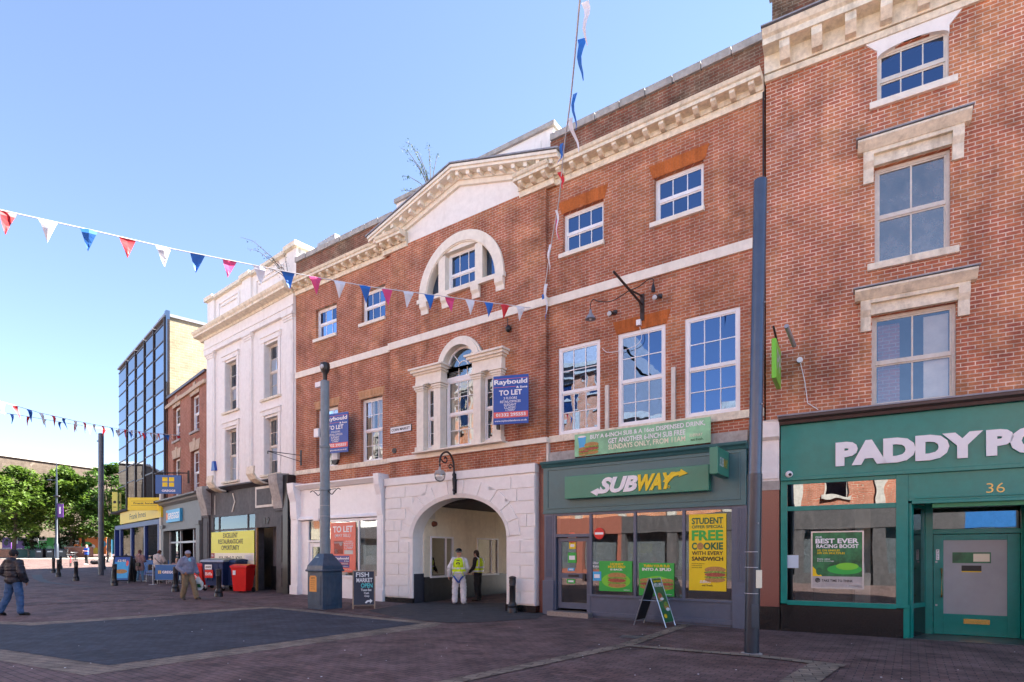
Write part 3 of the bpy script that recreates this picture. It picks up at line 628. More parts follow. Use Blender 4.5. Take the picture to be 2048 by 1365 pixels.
B(-16.2, -15.62, SY+.17, SY+.175, .95, 1.95).build('pane', M['shop'], dd); B(-16.36, -15.46, SY+.16, SY+.165, 2.2, 2.94).build('fanlight_pane', M['shop'], mb)
B(-15.13, -13.42, SY+.05, SY+.056, .9, 2.86).build('shop_window', M['shop'], mb); B(-13.35, sx1-.37, SY+.05, SY+.056, .9, 2.86).build('shop_window', M['shop'], mb)
B(sx0+.3, sx1-.2, 1.6, 1.65, .05, 3.0).build('inner_partition', M['offwhite'], mb)
wall(mb, 'brick_pier', M['brick_main'], XL+.0, XL+.5, -.1, 4.3, y=.02); B(XL, BL+.02, .06, .28, 2.96, 4.3).build('fascia_backing', M['dark'], mb)
# ---- green sandwich-shop front
q = MB(); FY = -.18; fx0, fx1 = -5.72, -.36
q.box(fx0, fx1, FY, .1, 2.84, 4.06)
q.extr_x([(.05, 4.06), (FY-.02, 4.06), (FY-.06, 4.12), (FY-.12, 4.16), (FY-.14, 4.22), (.05, 4.25)], fx0-.03, fx1+.03)
for (a, b, c, e) in ((fx0+.12, fx1-.12, 3.98, 4.02), (fx0+.12, fx1-.12, 2.92, 2.96)): q.box(a, b, FY-.02, FY+.01, c, e)
q.box(fx0+.12, fx0+.16, FY-.018, FY+.01, 2.96, 3.98).box(fx1-.16, fx1-.12, FY-.018, FY+.01, 2.96, 3.98)
q.box(fx0, fx1, FY-.03, .1, 2.79, 2.84)
q.build('teal_fascia', M['subteal'], mb, bev=.004)
q = MB(); W0, W1 = -5.36, -.63
for xa, xb in ((fx0+.03, -5.4), (-.62, fx1+.02)):
    q.box(xa, xb, FY, .1, .0, 2.79).box(xa-.03, xb+.03, FY-.04, .1, -.05, .95 if xa < -3 else .75)
    for i in range(5): x = xa+.05+(xb-xa-.1)*(i+.15)/5; q.box(x, x+.028, FY-.014, FY+.01, 1.05, 2.72)
q.box(-4.27, -.62, FY+.03, .1, -.05, .6).box(-4.27, -.62, FY-.0, .1, .05, .16).box(-4.27, -.62, FY-.0, .1, .56, .62)
for x in (-5.4, -4.3, -3.06, -1.82, -.68): q.box(x, x+.07, FY+.01, .1, .6 if x > -4.4 else .15, 2.79)
q.box(-5.33, -.68, FY+.012, .1, 2.72, 2.789).box(-5.33, -4.3, FY+.014, .1, 2.14, 2.22).box(-4.38, -4.27, FY+.02, .1, -.05, .6)
q.build('shopfront_frame', M['subgrey'], mb, bev=.004)
d = MB(); DY = FY+.1; d.box(-5.3, -5.2, DY, DY+.05, .2, 2.12).box(-4.42, -4.31, DY, DY+.05, .2, 2.12).box(-5.2, -4.42, DY, DY+.05, .2, .36).box(-5.2, -4.42, DY, DY+.05, 2.02, 2.12).box(-5.2, -4.42, DY, DY+.05, 1.02, 1.16)
dd = d.build('door', M['subgrey'], mb); B(-5.2, -4.42, DY+.02, DY+.026, .36, 2.02).build('pane', M['shop'], dd); B(-4.52, -4.44, DY-.05, DY, .95, 1.15).build('handle', M['black'], dd); B(-4.98, -4.66, DY-.008, DY, 1.06, 1.12).build('letter_plate', M['black'], dd)
B(-5.45, -4.2, FY-.25, .2, -.05, .13).build('door_step', paint('checker_plate', (.33, .31, .29), .4, .2, .4, scale=30), mb)
for a, b in ((-4.23, -3.06), (-2.99, -1.82), (-1.75, -.68)): B(a, b, FY+.05, FY+.056, .6, 2.72).build('shop_window', M['shop'], mb)
B(-5.33, -4.3, FY+.05, FY+.056, 2.22, 2.72).build('transom_pane', M['shop'], mb)
B(-5.78, -.3, 3.15, 3.19, 0, 3.25).build('shop_back_wall', M['room'], mb); q = MB()
q.box(-4.0, -1.2, 1.9, 2.5, .0, 1.05); q.build('shop_counter', M['subgrey'], mb)
B(-5.7, -.35, .3, 3.2, 2.95, 2.99).build('shop_ceiling', M['room'], mb)
wall(mb, 'brick_pier', M['granite'], RX+.02, fx0-.005, .0, 4.2, y=-.02)
B(-5.74, -5.6, -.1, .02, 4.25, 4.78).build('timber_post', M['offwhite'], mb); B(-1.17, -.35, -.1, .02, 4.26, 4.5).build('timber_board', M['grey_stone'], mb); B(-5.58, -4.76, -.1, .02, 4.26, 4.5).build('timber_board', M['grey_stone'], mb)
for x in (-3.85, -2.08): B(x-.05, x+.05, -.06, .0, 4.97, 6.1 if x < -3 else 6.25).build('timber_batten', M['offwhite'], mb)
# ================================================================ RIGHT BRICK BUILDING
rbd = thing('brick_building', 'tall red brick building with hooded windows above the teal betting shop front', 'building', RIGHT)
H4 = (2.12, 3.31, 10.97, 11.98); H3 = (2.08, 3.33, 7.66, 9.62); H2 = (2.03, 3.42, 4.72, 6.58)
farx = [5.75, 9.4]
holes = [H4, H3, H2]+[(x, x+1.25, a, b) for x in farx for a, b in ((10.97, 11.98), (7.66, 9.62), (4.9, 6.58))]
wall(rbd, 'brick_wall', M['brick_right'], .02, 13, 4.5, 12.4, holes, th=.35)
wall(rbd, 'brick_wall', M['brick_right'], -.02, .6, 12.4, 12.9, y=.02); wall(rbd, 'brick_attic', M['brick_dark'], .12, 13, 12.8, 14.6, y=.25)
B(.02, 13.1, .12, .7, 14.6, 14.8).build('coping', M['lead'], rbd)
cr = MB(); cr.extr_x([(.05, 12.22), (-.07, 12.22), (-.09, 12.34), (.05, 12.36)], 0, 13)
cr.extr_x([(.05, 12.36), (-.12, 12.36), (-.14, 12.72), (-.46, 12.73), (-.46, 12.86), (-.52, 12.9), (-.58, 13.0), (.05, 13.04)], 0, 13)
modillions(cr, .12, 13, .62, .2, -.42, -.1, 12.4, 12.728); cr.build('cornice', M['creamdirty'], rbd)
B(-.02, 13.1, -.6, .3, 13.043, 13.07).build('lead_flashing', M['lead'], rbd)
for i, x in enumerate([2.12, 5.75, 9.4]):
    w_ = (3.31-2.12) if i == 0 else 1.25
    s4 = sash(rbd, x, x+w_, 10.97, 11.98, .06, 3, 1, 1, mf=M['offwhite'], mg=M['winblue'], fw=.05, sill=(.13, .13), sh=.14, mid=11.42)
    hd = MB(); n = 12; pts = arc(x+w_/2, 11.84, w_/2, 0, PI, n, .16)
    for k in range(n): hd.prism([(pts[k+1][0], pts[k+1][1]), (pts[k][0], pts[k][1]), (pts[k][0], 11.995), (pts[k+1][0], 11.995)], -.04, .1)
    hd.prism([(x-.0, 11.995), (x+w_, 11.995), (x+w_+.2, 12.215), (x-.2, 12.215)], -.041, .1); hd.build('window_head', M['white_r'], rbd)
    for (a, b, c, mg, sl) in ((7.66, 9.62, 8.62, M['win'], 1), (4.72 if i == 0 else 4.9, 6.58, 5.62, M['win'], 0)):
        xa, xb = (H3[:2] if sl else H2[:2]) if i == 0 else (x, x+1.25)
        sash(rbd, xa, xb, a, b, .08, 2, 1, 1, mf=M['offwhite'], mg=(M['hazy'] if sl else M['win']), fw=.06, bar=.03, mid=c, sill=(.13, .13) if sl else None, sillm=M['creamdirty'], sh=.14, blind=0, curtain=0)
        if not sl: B(xb-.5, xb-.1, .2, .22, a+.1, b-.12).build('half_blind', M['curtain'], rbd); B(xa+.12, xa+.5, .35, .37, a+.1, b-.1).build('inner_shutter', M['brick_greg'], rbd)
        ho = MB(); ho.box(xa-.02, xb+.02, -.1, .06, b+.01, b+.1).box(xa-.02, xb+.02, -.06, .05, b+.1, b+.24).box(xa-.2, xb+.2, -.14, .05, b+.24, b+.32)
        ho.extr_x([(.02, b+.32), (-.16, b+.32), (-.24, b+.4), (-.3, b+.46), (-.3, b+.5), (.02, b+.52)], xa-.3, xb+.3)
        for u in (xa-.2, xb+.02): ho.extr_x([(.02, b-.3), (-.07, b-.3), (-.09, b-.02), (-.16, b+.1), (-.18, b+.24), (.02, b+.24)], u, u+.18)
        ho.build('window_hood', M['creamdirty'], rbd); B(xa-.33, xb+.33, -.32, .02, b+.522, b+.545).build('lead_flashing', M['lead'], rbd)
body(rbd, 0, 13, 12.9, ylow=4, zs=3.35)
# shopfront
TF = -.12
q = MB(); q.box(.33, 13, TF, .1, 3.36, 4.5); q.box(.33, 13, TF-.04, .1, 3.28, 3.36)
q.box(.33, .46, TF, .1, .6, 3.28).box(2.44, 2.64, TF, .1, .6, 3.28).box(.46, 2.44, TF+.01, .08, 2.62, 2.72).box(.46, 2.44, TF+.01, .08, 3.2, 3.28).box(.46, 2.44, TF-.04, .08, .58, .68).box(2.38, 2.66, TF-.042, .08, .6, .67)
q.box(2.64, 13, TF+.02, .1, 2.74, 3.28).box(2.7, 13, TF-.01, .1, 2.68, 2.74); q.box(2.75, 5.0, TF, TF+.03, 2.78, 2.8)
RD = .82; SX = 3.02      # recess
q.box(2.56, 2.66, TF-.02, .1, -.02, .6)
q.extr_z([(2.62, TF+.05), (2.7, TF+.02), (2.74, TF+.1), (2.66, TF+.12)], -.02, 2.7)
def splay(m, z0, z1, t0=0., t1=1., th=.06):
    ax, ay, bx, by = 2.66, TF+.1, SX, RD; a = (ax+(bx-ax)*t0, ay+(by-ay)*t0); b = (ax+(bx-ax)*t1, ay+(by-ay)*t1)
    return m.extr_z([a, b, (b[0]-th, b[1]+.01), (a[0]-th, a[1]+.01)], z0, z1)
splay(q, .58, .68, th=.09); splay(q, 2.62, 2.7); splay(q, .68, 2.62, .0, .07); splay(q, .68, 2.62, .92, 1.)
DX0, DX1 = SX+.03, 4.55
q.box(SX-.02, SX+.12, RD, RD+.1, -.02, 2.74).box(DX1, DX1+.12, RD, RD+.1, -.02, 2.74).box(SX+.12, DX1, RD, RD+.1, 2.1, 2.2).box(SX+.12, DX1, RD, RD+.1, 2.64, 2.74)
q.build('teal_shopfront', M['teal'], rbd, bev=.006)
q = MB(); q.box(.33, 2.56, TF-.0, .1, -.05, .578); splay(q, -.05, .578, .06, .97, .1); q.build('plinth', M['blackgran'], rbd)
p = MB(); p.box(.46, 2.44, TF+.04, TF+.046, .68, 2.62); p.build('shop_window', M['shop'], rbd); B(.46, 2.44, TF+.04, TF+.046, 2.72, 3.2).build('transom_pane', glass('dark_transom', .22, (.06, .05, .05), .02, 1), rbd)
p = MB(); splay(p, .68, 2.62, .07, .92, .01); p.build('side_window', M['shop'], rbd)
B(SX+.12, DX1, RD+.04, RD+.046, 2.2, 2.64).build('transom_pane', M['shop'], rbd)
d = MB(); a, b = SX+.13, DX1-.01; d.box(a, a+.17, RD+.02, RD+.07, .02, 2.09).box(b-.2, b, RD+.02, RD+.07, .02, 2.09).box(a+.17, b-.2, RD+.02, RD+.07, .02, .45).box(a+.17, b-.2, RD+.02, RD+.07, 1.97, 2.09)
dd = d.build('door', M['teal'], rbd, bev=.005); B(a+.17, b-.2, RD+.035, RD+.045, .45, 1.97).build('frosted_pane', M['frost'], dd)
MB().tube([(a+.13, RD+.02, 1.38), (a+.13, RD-.06, 1.38), (a+.13, RD-.08, 1.34), (a+.13, RD-.08, .84), (a+.13, RD-.06, .8), (a+.13, RD+.02, .8)], .014).build('handle', M['brass'], dd, smooth=True)
lp = B(a+.5, a+.92, RD+.005, RD+.02, .26, .36).build('letter_plate', M['brass'], dd); pp = B(a+.045, a+.1, RD+.012, RD+.02, 1.56, 1.78).build('pull_plate', M['w_letter'], dd)
for i, c_ in enumerate('PULL'): text(dd, c_, a+.06, a+.085, 1.73-.05*i, 1.765-.05*i, RD+.011, M['ink'])
q = B(a+.32, b-.45, RD+.028, RD+.034, 1.5, 1.72).build('window_sticker', M['dkgreen'], dd); q = B(a+.66, b-.47, RD+.024, RD+.028, 1.53, 1.69).build('window_sticker', M['palecream'], dd); q = B(a+.47, b-.6, RD+.028, RD+.034, 1.33, 1.45).build('window_sticker', M['ink'], dd); B(a+.47, b-.6, RD+.026, RD+.03, 1.315, 1.335).build('window_sticker', M['yellow'], dd)
for z, x in ((1.52, .05), (.62, .05)): MB().cone((a+x, RD+.02, z), (a+x, RD+.005, z), .02, .02).build('lock', M['steel'], dd)
sh = MB(); [sh.box(SX+.02, 6.2, TF+.05+.005*(i % 2), TF+.13, 2.6+.022*i, 2.62+.022*i) for i in range(5)]; sh.build('roller_shutter', paint('shutter_green', (.02, .25, .1), .35, .05), rbd)
B(DX1+.12, 13, TF, .1, -.05, 2.74).build('side_shopfront', M['teal'], rbd)
B(2.6, 5, TF-.1, 2, -.06, .015).build('recess_floor', paint('dark_tile', (.06, .06, .065), .3, .2), rbd)
B(.36, 12.9, 3.6, 3.64, 0, 3.3).build('shop_back_wall', paint('betting_room', (.36, .37, .33), .8, .2), rbd); B(.36, 12.9, .3, 3.6, 3.0, 3.04).build('shop_ceiling', M['room'], rbd)
B(.9, 1.7, 1.1, 1.15, 0, 2.3).build('display_screen', M['room'], rbd); B(1.75, 2.05, 1.4, 1.5, 0, 2.9).build('inner_column', M['offwhite'], rbd)
q = MB(); q.extr_x([(.02, 4.5), (TF-.1, 4.5), (TF-.12, 4.56), (TF-.2, 4.6), (TF-.2, 4.66), (.02, 4.68)], .3, 13); q.build('brown_gutter', M['brown'], rbd)
q = MB(); q.extr_x([(.02, 4.682), (TF-.22, 4.66), (TF-.22, 4.69), (.02, 4.76)], .28, 13); q.build('lead_flashing', M['lead'], rbd)
B(-.28, .3, TF+.02, .1, .52, 3.1).build('granite_pier', M['granite'], rbd); B(-.29, .31, TF, .1, -.05, .518).build('pier_base', M['blackgran'], rbd); B(-.29, .31, TF-.0, .1, 3.1, 3.3).build('pier_band', M['grey_stone'], rbd)
q = MB(); q.box(-.28, .3, TF, .1, 3.3, 4.6); q.extr_x([(.02, 4.2), (TF-.02, 4.2), (TF-.1, 4.26), (TF-.12, 4.58), (TF-.14, 4.62), (.02, 4.62)], -.3, .31); q.box(-.26, .28, TF-.03, TF, 3.35, 3.5); q.build('console', M['white_r'], rbd)
# ================================================================ WHITE RENDERED BUILDING
wb = thing('rendered_building', 'white stucco building with tall sash windows and derelict charcoal shopfront', 'building', WHITE)
wl = -8.13
WT = [(-6.08, -4.98), (-2.46, -1.36)]; wtz = (8.22, 10.5); wbz = (5.02, 7.4)
wall(wb, 'rendered_wall', M['white_r'], wl, -.02, 4.4, 12.0, [(a, b, *wtz) for a, b in WT]+[(a, b, *wbz) for a, b in WT], th=.35)
for a, b in WT:
    for z0, z1 in (wtz, wbz):
        sash(wb, a+.02, b, z0, z1, .2, 2, 2, 2, mf=M['offwhite'], fw=.05, bar=.026, sill=(.3, .25), sillm=M['creamdirty'], sh=.1, curtain=.12 if z0 < 6 else 0, sproj=.1)
        s_ = MB(); t_ = .2
        s_.box(a-t_-.05, b+t_+.05, -.07, .02, z1+.1, z1+.3).box(a-t_, a-.02, -.045, .02, z0+.0, z1+.1).box(b+.02, b+t_, -.045, .02, z0, z1+.1).box(a-t_-.08, b+t_+.08, -.11, .02, z1+.3, z1+.36); s_.build('window_surround', M['white_r'], wb)
pl = MB()
for a, b in ((-7.86, -7.12), (-4.1, -3.48), (-.72, -.1)):
    pl.box(a, b, -.09, .02, 4.6, 11.0).box(a+.1, b-.1, -.105, -.085, 4.9, 10.6)
    for k, e in enumerate((.03, .06, .1)): pl.box(a-e, b+e, -.09-e, .02, 11.0+.09*k, 11.09+.09*k)
pl.box(wl, -.02, -.14, .02, 11.27, 11.5).box(wl, -.02, -.17, .02, 11.5, 11.56).box(wl, -.02, -.12, .02, 11.56, 11.98); pl.build('pilasters', M['white_r'], wb)
cn = MB(); cn.extr_x([(.02, 11.98), (-.16, 11.98), (-.2, 12.06), (-.48, 12.1), (-.48, 12.18), (-.54, 12.24), (-.58, 12.34), (.02, 12.42)], wl-.35, -.02)
cn.build('cornice', M['creamdirty'], wb)
pr = MB(); wy0 = .1
pr.box(wl+.1, -.0, wy0, 1.2, 12.3, 13.85)
for a, b in ((wl+.05, wl+.75), (-4.55, -3.75), (-.75, .0)): pr.box(a, b, wy0-.08, wy0+.1, 12.4, 13.85)
for a, b in ((-6.9, -5.0), (-3.3, -1.2)): 
    pr.box(a-.12, b+.12, wy0-.05, wy0+.05, 12.72, 12.82).box(a-.12, b+.12, wy0-.05, wy0+.05, 13.5, 13.58).box(a-.12, a, wy0-.05, wy0+.05, 12.82, 13.5).box(b, b+.12, wy0-.05, wy0+.05, 12.82, 13.5); pr.box(a+.2, b-.2, wy0-.07, wy0, 13.3, 13.36)
pr.box(.0, .02, 1.1, 6, 12.4, 13.85)
pr.build('parapet', M['white_r'], wb)
c_ = MB(); c_.box(wl+.0, .1, wy0-.16, 1.3, 13.85, 14.0)
for a, b in ((wl-.05, wl+.8), (-4.6, -3.7), (-.8, .12)): c_.box(a, b, wy0-.22, 1.32, 13.87, 14.06)
c_.build('coping', M['creamdirty'], wb); B(-4.5, -1.2, 1.7, 3, 12.5, 14.35).build('roof_light', M['lead'], wb); B(-.9, .4, 1.5, 3, 12.5, 14.9).build('roof_light', M['lead'], wb)
body(wb, wl, -.02, 12.0, ylow=2.4, zs=3.6, depth=4)
# derelict shopfront
q = MB(); DY = -.25
q.box(wl+.3, -.45, DY+.06, .1, 3.5, 4.55); q.box(wl+.35, -.5, DY+.0, .1, 3.38, 3.5)
q.extr_x([(.02, 4.55), (DY, 4.55), (DY-.06, 4.6), (DY-.18, 4.68), (DY-.18, 4.74), (.02, 4.8)], wl+.25, -.4)
for a, b in ((wl+.35, wl+.95), (-.98, -.42)): q.box(a, b, DY-.05, .1, .0, 3.4).box(a+.1, b-.1, DY-.07, DY-.04, .35, 1.1).box(a+.1, b-.1, DY-.07, DY-.04, 1.35, 3.2).box(a-.05, b+.05, DY-.1, .1, 3.4, 3.5)
q.box(wl+.95, -2.75, DY+.02, .1, .0, .75).box(-2.82, -2.72, DY, .1, .1, 3.38).box(-1.06, -.98, DY, .1, .1, 3.38).box(-2.72, -1.06, DY, .1, 2.78, 3.38)
for x in (-6.3, -3.55): q.box(x, x+.09, DY+.02, .08, .75, 3.38)
q.box(wl+.95, -2.82, DY+.02, .08, 2.72, 2.8); q.box(wl+.95, wl+1.3, DY+.02, .08, .75, 3.38)
q.build('charcoal_shopfront', M['charcoal'], wb, bev=.005)
for a, b in ((wl+.3, wl+.95), (-1.05, -.38)): MB().extr_x([(.02, 3.5), (DY-.12, 3.5), (DY-.16, 3.8), (DY-.34, 4.5), (DY-.36, 4.84), (.02, 4.9)], a, b).build('console', M['grey_stone'], wb)
q = MB(); B(-.38, -.02, DY-.1, .1, .0, 4.8).build('black_pier', M['black'], wb)
text(wb, '39', -2.1, -1.62, 2.9, 3.2, DY-.005, M['blackiron'], ex=.02)
q = MB(); q.prism([(-2.85, 3.62), (-1.35, 3.62), (-1.35, 4.5), (-2.85, 4.5)], DY+.02, DY+.05); q.prism([(-5.0, 3.55), (-4.97, 3.55), (-4.7, 4.0), (-4.92, 4.4), (-4.97, 4.38), (-4.78, 4.02), (-5.03, 3.56)], DY+.03, DY+.055); q.box(-6.75, -6.71, DY+.03, DY+.055, 3.5, 4.4); q.build('timber_trim', M['offwhite'], wb); B(-2.72, -1.47, DY+.01, DY+.025, 3.72, 4.4).build('dark_board', M['charcoal'], wb)
B(wl+1.3, -6.3, DY+.05, DY+.055, .75, 2.72).build('shop_window', M['shop'], wb); B(-6.21, -3.55, DY+.05, DY+.055, .75, 2.72).build('shop_window', M['shop'], wb); B(-3.46, -2.82, DY+.05, DY+.055, .75, 2.72).build('shop_window', M['shop'], wb); B(wl+1.3, -2.82, DY+.05, DY+.055, 2.8, 3.38).build('transom_pane', M['shop'], wb)
q = MB(); q.box(-2.72, -1.06, .5, .55, 0, 2.8); q.build('recessed_door', paint('grey_shutter', (.2, .2, .22), .5, .1), wb); B(-2.72, -1.06, .42, .5, 0, 1.15).build('door_bin_store', M['black'], wb)
B(wl+.3, -.3, 1.2, 1.25, 0, 3.4).build('inner_partition', M['room'], wb)
B(-2.74, -2.66, DY-.01, DY+.06, .1, 2.78).build('door_jamb', M['wood'], wb)
# ================================================================ SMALL BRICK BUILDING
gb = thing('brick_building', 'narrow three storey brick building with stone keyed lintels above the bakery', 'building', GREG)
gl_ = -7.45; GW = [(-6.0, -4.62), (-2.62, -1.2)]
wall(gb, 'brick_wall', M['brick_greg'], gl_, -.02, 4.5, 10.55, [(a, b, 7.95, 9.8) for a, b in GW]+[(a, b, 4.75, 6.95) for a, b in GW], th=.3)
for a, b in GW:
    for z0, z1 in ((7.95, 9.8), (4.75, 6.95)):
        sash(gb, a+.02, b, z0, z1, .15, 2, 2, 2, fw=.06, sill=(.1, .1), sillm=M['grey_stone'], sh=.12, curtain=.3)
        k = MB(); k.prism([(a-.05, z1+.003), (b+.05, z1+.003), (b+.22, z1+.5), (a-.22, z1+.5)], -.03, .05); k.prism([((a+b)/2-.14, z1-.0), ((a+b)/2+.14, z1), ((a+b)/2+.2, z1+.62), ((a+b)/2-.2, z1+.62)], -.05, .04); k.build('keyed_lintel', paint('buff_stone', (.55, .42, .30), .8, .1, dirt=.2), gb)
B(gl_, -.02, -.12, .05, 10.0, 10.18).build('cornice_band', bpy.data.materials['buff_stone'], gb); B(gl_-.05, -.02, -.1, .5, 10.55, 10.68).build('coping', M['brown'], gb)
body(gb, gl_, -.02, 10.3, zs=3.3, depth=6)
q = MB(); GY = -.3
q.box(gl_, -.1, GY+.1, .1, 3.1, 4.35)
q.extr_x([(.02, 4.35), (GY+.06, 4.35), (GY, 4.42), (GY-.06, 4.46), (GY-.1, 4.56), (GY-.25, 4.62), (GY-.25, 4.7), (.02, 4.85)], gl_-.2, -.05)
for a, b in ((gl_+.0, gl_+.5), (-.75, -.15)): q.box(a, b, GY+.02, .1, .1, 3.1).box(a-.03, b+.03, GY-.03, .1, 3.1, 3.3)
q.box(gl_+.5, -.75, GY+.02, .1, 2.95, 3.1)
q.build('grey_shopfront', M['greygreen'], gb, bev=.006)
q = MB()
for x in (-6.9, -4.6, -2.2, -1.0): q.box(x, x+.1, .0, .1, .2, 2.95)
q.box(-6.9, -.9, .0, .1, 2.25, 2.35).box(-6.9, -4.6, 0, .1, .2, .6); q.build('shopfront_frame', M['steel'], gb)
B(-6.8, -4.6, .05, .056, .6, 2.95).build('shop_window', M['shop'], gb); B(-2.1, -1.0, .05, .056, .3, 2.95).build('shop_window', M['shop'], gb)
B(gl_+.1, -.2, 2.6, 2.65, .1, 3.2).build('shop_back_wall', M['brick_main'], gb); B(-4.0, -3.0, 2.4, 2.5, .3, 2.2).build('inner_door', M['offwhite'], gb)
# ================================================================ OFFICE BUILDING
ob = thing('office_building', 'bronze mirror glass office block with yellow brick side wall', 'building', OFFI)
ol = -13.66; bx = [OFFI.at(p, -.12) for p in (237, 254.6, 272, 290, 309, 331)]
oz = [4.75, 15.35]
fh = (15.1-6.6)/3
rows = [(4.9, 6.5, 'p')]
z = 6.55
for f_ in range(3): rows += [(z, z+fh*.38, 'g'), (z+fh*.40, z+fh*.64, 'g'), (z+fh*.66, z+fh-.05, 'p')]; z += fh
for i in range(5):
    fin = MB(); a, b = bx[i], bx[i+1]; e = b-.24
    ya, yb = -.10, -.12        # each bay stands proud of the dark strip beside it
    fin.box(e, e+.1, yb-.05, .1, 4.75, 15.4).box(e+.1, b, -.03, .1, 4.75, 15.2).box(a-.02, e, -.05, .1, 4.75, 15.3)
    ow = fin.build('window_bay', M['bronze'], ob)
    for z0, z1, k in rows:
        dz_ = .12*(i % 2)
        B(a, e, ya, ya+.03, z0+dz_, z1+dz_).build('mirror_pane' if k == 'g' else 'spandrel_panel', M['winoff'] if k == 'g' else M['officepanel'], ow)
        B(a, e, ya-.03, ya+.04, z1+dz_, z1+dz_+.07).build('transom', M['bronze'], ow)
    B(a-.02, e+.14, -.2, .1, 15.31, 15.42).build('bay_cap', M['lead'], ow)
B(bx[5], -.02, -.1, .1, 4.75, 15.7).build('corner_panel', M['officepanel'], ob)
B(ol, -.02, .1, 22, 4.6, 15.45).build('brick_side_wall', M['brick_buff'], ob); B(-1.5, .06, -.1, 22.1, 15.451, 15.62).build('coping', M['lead'], ob); B(ol+2, -2, 3, 15, 15.45, 16.2).build('roof_plant', M['lead'], ob)
B(ol, -.02, -.5, .1, 4.6, 4.74).build('soffit', M['dark'], ob); B(ol+3.2, -.02, 2.0, 22, -.2, 4.6).build('ground_floor_wall', M['room'], ob)
q = MB(); cx_ = [OFFI.at(p) for p in (243, 265, 292, 320)]
for x in cx_: q.box(x-.16, x+.16, -.1, .12, .2, 3.55)
q.box(ol-.6, -.3, -.16, .2, 3.45, 3.75).box(ol-.6, ol-.35, -.2, .1, .2, 3.5).box(ol-.6, ol-.3, .1, 3, 3.45, 3.7).box(ol-.55, ol-.35, 2.8, 3, .2, 3.5).box(cx_[1], -.3, -.06, .1, .2, .95)
q.build('blue_frame', M['navyframe'], ob); B(cx_[1], -.3, -.0, .01, .95, 3.45).build('shop_window', M['shop'], ob); B(cx_[0], cx_[1], 0, .01, .3, 3.45).build('shop_window', glass('clear_corner_glass', .12, (.85, .9, .9), .01, .5), ob)
q = MB()
for i in range(7):
    for j in range(5): q.box(cx_[2]+.5+i*.65, cx_[2]+.95+i*.65, .3, .31, 1.0+j*.45, 1.32+j*.45)
q.build('window_cards', M['w_letter'], ob)
B(-.3, -.02, -.3, .1, .1, 5.2).build('white_pier', M['offwhite'], ob)
# ================================================================ FAR BRICK HALL
fb = thing('brick_hall', 'long windowless brown brick building rising behind the trees', 'building', WORLD, (-80, 90, 0))
p0 = Vector((-84, 79)); p1 = Vector((-69.5, 122)); dr = (p1-p0).normalized(); nr = Vector((-dr.y, dr.x))
q = MB(); a, b, c, d_ = p0, p1, p1+nr*20, p0+nr*20
q.extr_z([(a.x, a.y), (b.x, b.y), (c.x, c.y), (d_.x, d_.y)], 0, 17.0)
q.build('brick_wall', M['brick_far'], fb); q = MB(); a2, b2 = a-nr*.3-dr*.3, b-nr*.3+dr*.3; q.extr_z([(a2.x, a2.y), (b2.x, b2.y), (c.x, c.y), (d_.x, d_.y)], 17.0, 17.35); q.build('coping', M['grey_stone'], fb)
# ================================================================ GROUND
def paving(name, c1, c2, mortar, bw, bh, rot, ms=.008, stain=.3, patch=None, rough=.75):
    return brick(name, c1, c2, mortar, patch, .5, bw=bw, bh=bh, ms=ms, stain=stain, floor=True, rot=rot, rough=rough, bias=0, pscale=.35)
M['pave'] = paving('purple_brick_paving', (.25, .165, .15), (.135, .09, .088), (.065, .054, .055), .215, .108, 34.8, stain=.42, patch=(.20, .115, .10))
M['pave_blue'] = paving('blue_black_paving', (.070, .080, .105), (.042, .050, .070), (.022, .024, .032), .215, .108, 20, stain=.35)
M['pave_buff'] = paving('buff_block_paving', (.31, .255, .195), (.22, .185, .145), (.08, .067, .058), .3, .15, 20, stain=.3)
M['pave_line'] = paving('pale_setts', (.21, .175, .16), (.16, .13, .125), (.07, .06, .06), .2, .1, 34, stain=.25)
M['asphalt'] = paint('dark_asphalt', (.042, .042, .048), .85, .25, scale=3, bumpk=.4, dirt=.3, dirtcol=(.09, .08, .075))
M['drain'] = paint('dark_channel', (.07, .075, .08), .7, .1)
rows = [-60, -5, 3, 7, 10, 12, 15, 18, 21, 24, 28, 32, 36, 41, 48, 55, 61, 67, 80, 100, 120, 400, 900]
gv = []; gf = []
for i, Y in enumerate(rows): gv += [(-700, Y, gz(Y)), (700, Y, gz(Y))]
for i in range(len(rows)-1): gf.append((2*i, 2*i+1, 2*i+3, 2*i+2))
m = MB(); m.add(gv, gf); m.top('paving', 'purple brown block paving of the pedestrian street', 'paving', M['pave'], kind='structure')
def gpoly(name, label, cat, pts, mat, h=.004):      # flat patch of paving from corner points (pixel corners found on the ground plane), subdivided to follow the slope
    bm = bmesh.new(); vs = [bm.verts.new((x, y, 0)) for x, y, z in pts]; bm.faces.new(vs)
    for Y in rows[3:-4]: bmesh.ops.bisect_plane(bm, geom=bm.verts[:]+bm.edges[:]+bm.faces[:], plane_co=(0, Y, 0), plane_no=(0, 1, 0))
    for v in bm.verts: v.co.z = gz(v.co.y)+h
    bmesh.ops.recalc_face_normals(bm, faces=bm.faces)
    for f_ in bm.faces:
        if f_.normal.z < 0: f_.normal_flip()
    me = bpy.data.meshes.new(name); bm.to_mesh(me); bm.free(); me.materials.append(mat); o = bpy.data.objects.new(name, me); C.objects.link(o); return tag(o, label, cat, kind='structure')
def gl(pts): return [G(*p) for p in pts]
gpoly('path', 'buff block border framing the dark blue panel of paving', 'paving border', gl([(-420, 1222), (60, 1246), (540, 1213), (885, 1247), (870, 1254), (170, 1352), (-420, 1248)]), M['pave_buff'])
gpoly('path', 'large dark blue panel of block paving', 'paving', gl([(-420, 1228), (60, 1252), (540, 1217), (842, 1248), (216, 1332), (-420, 1236)]), M['pave_blue'], .008)
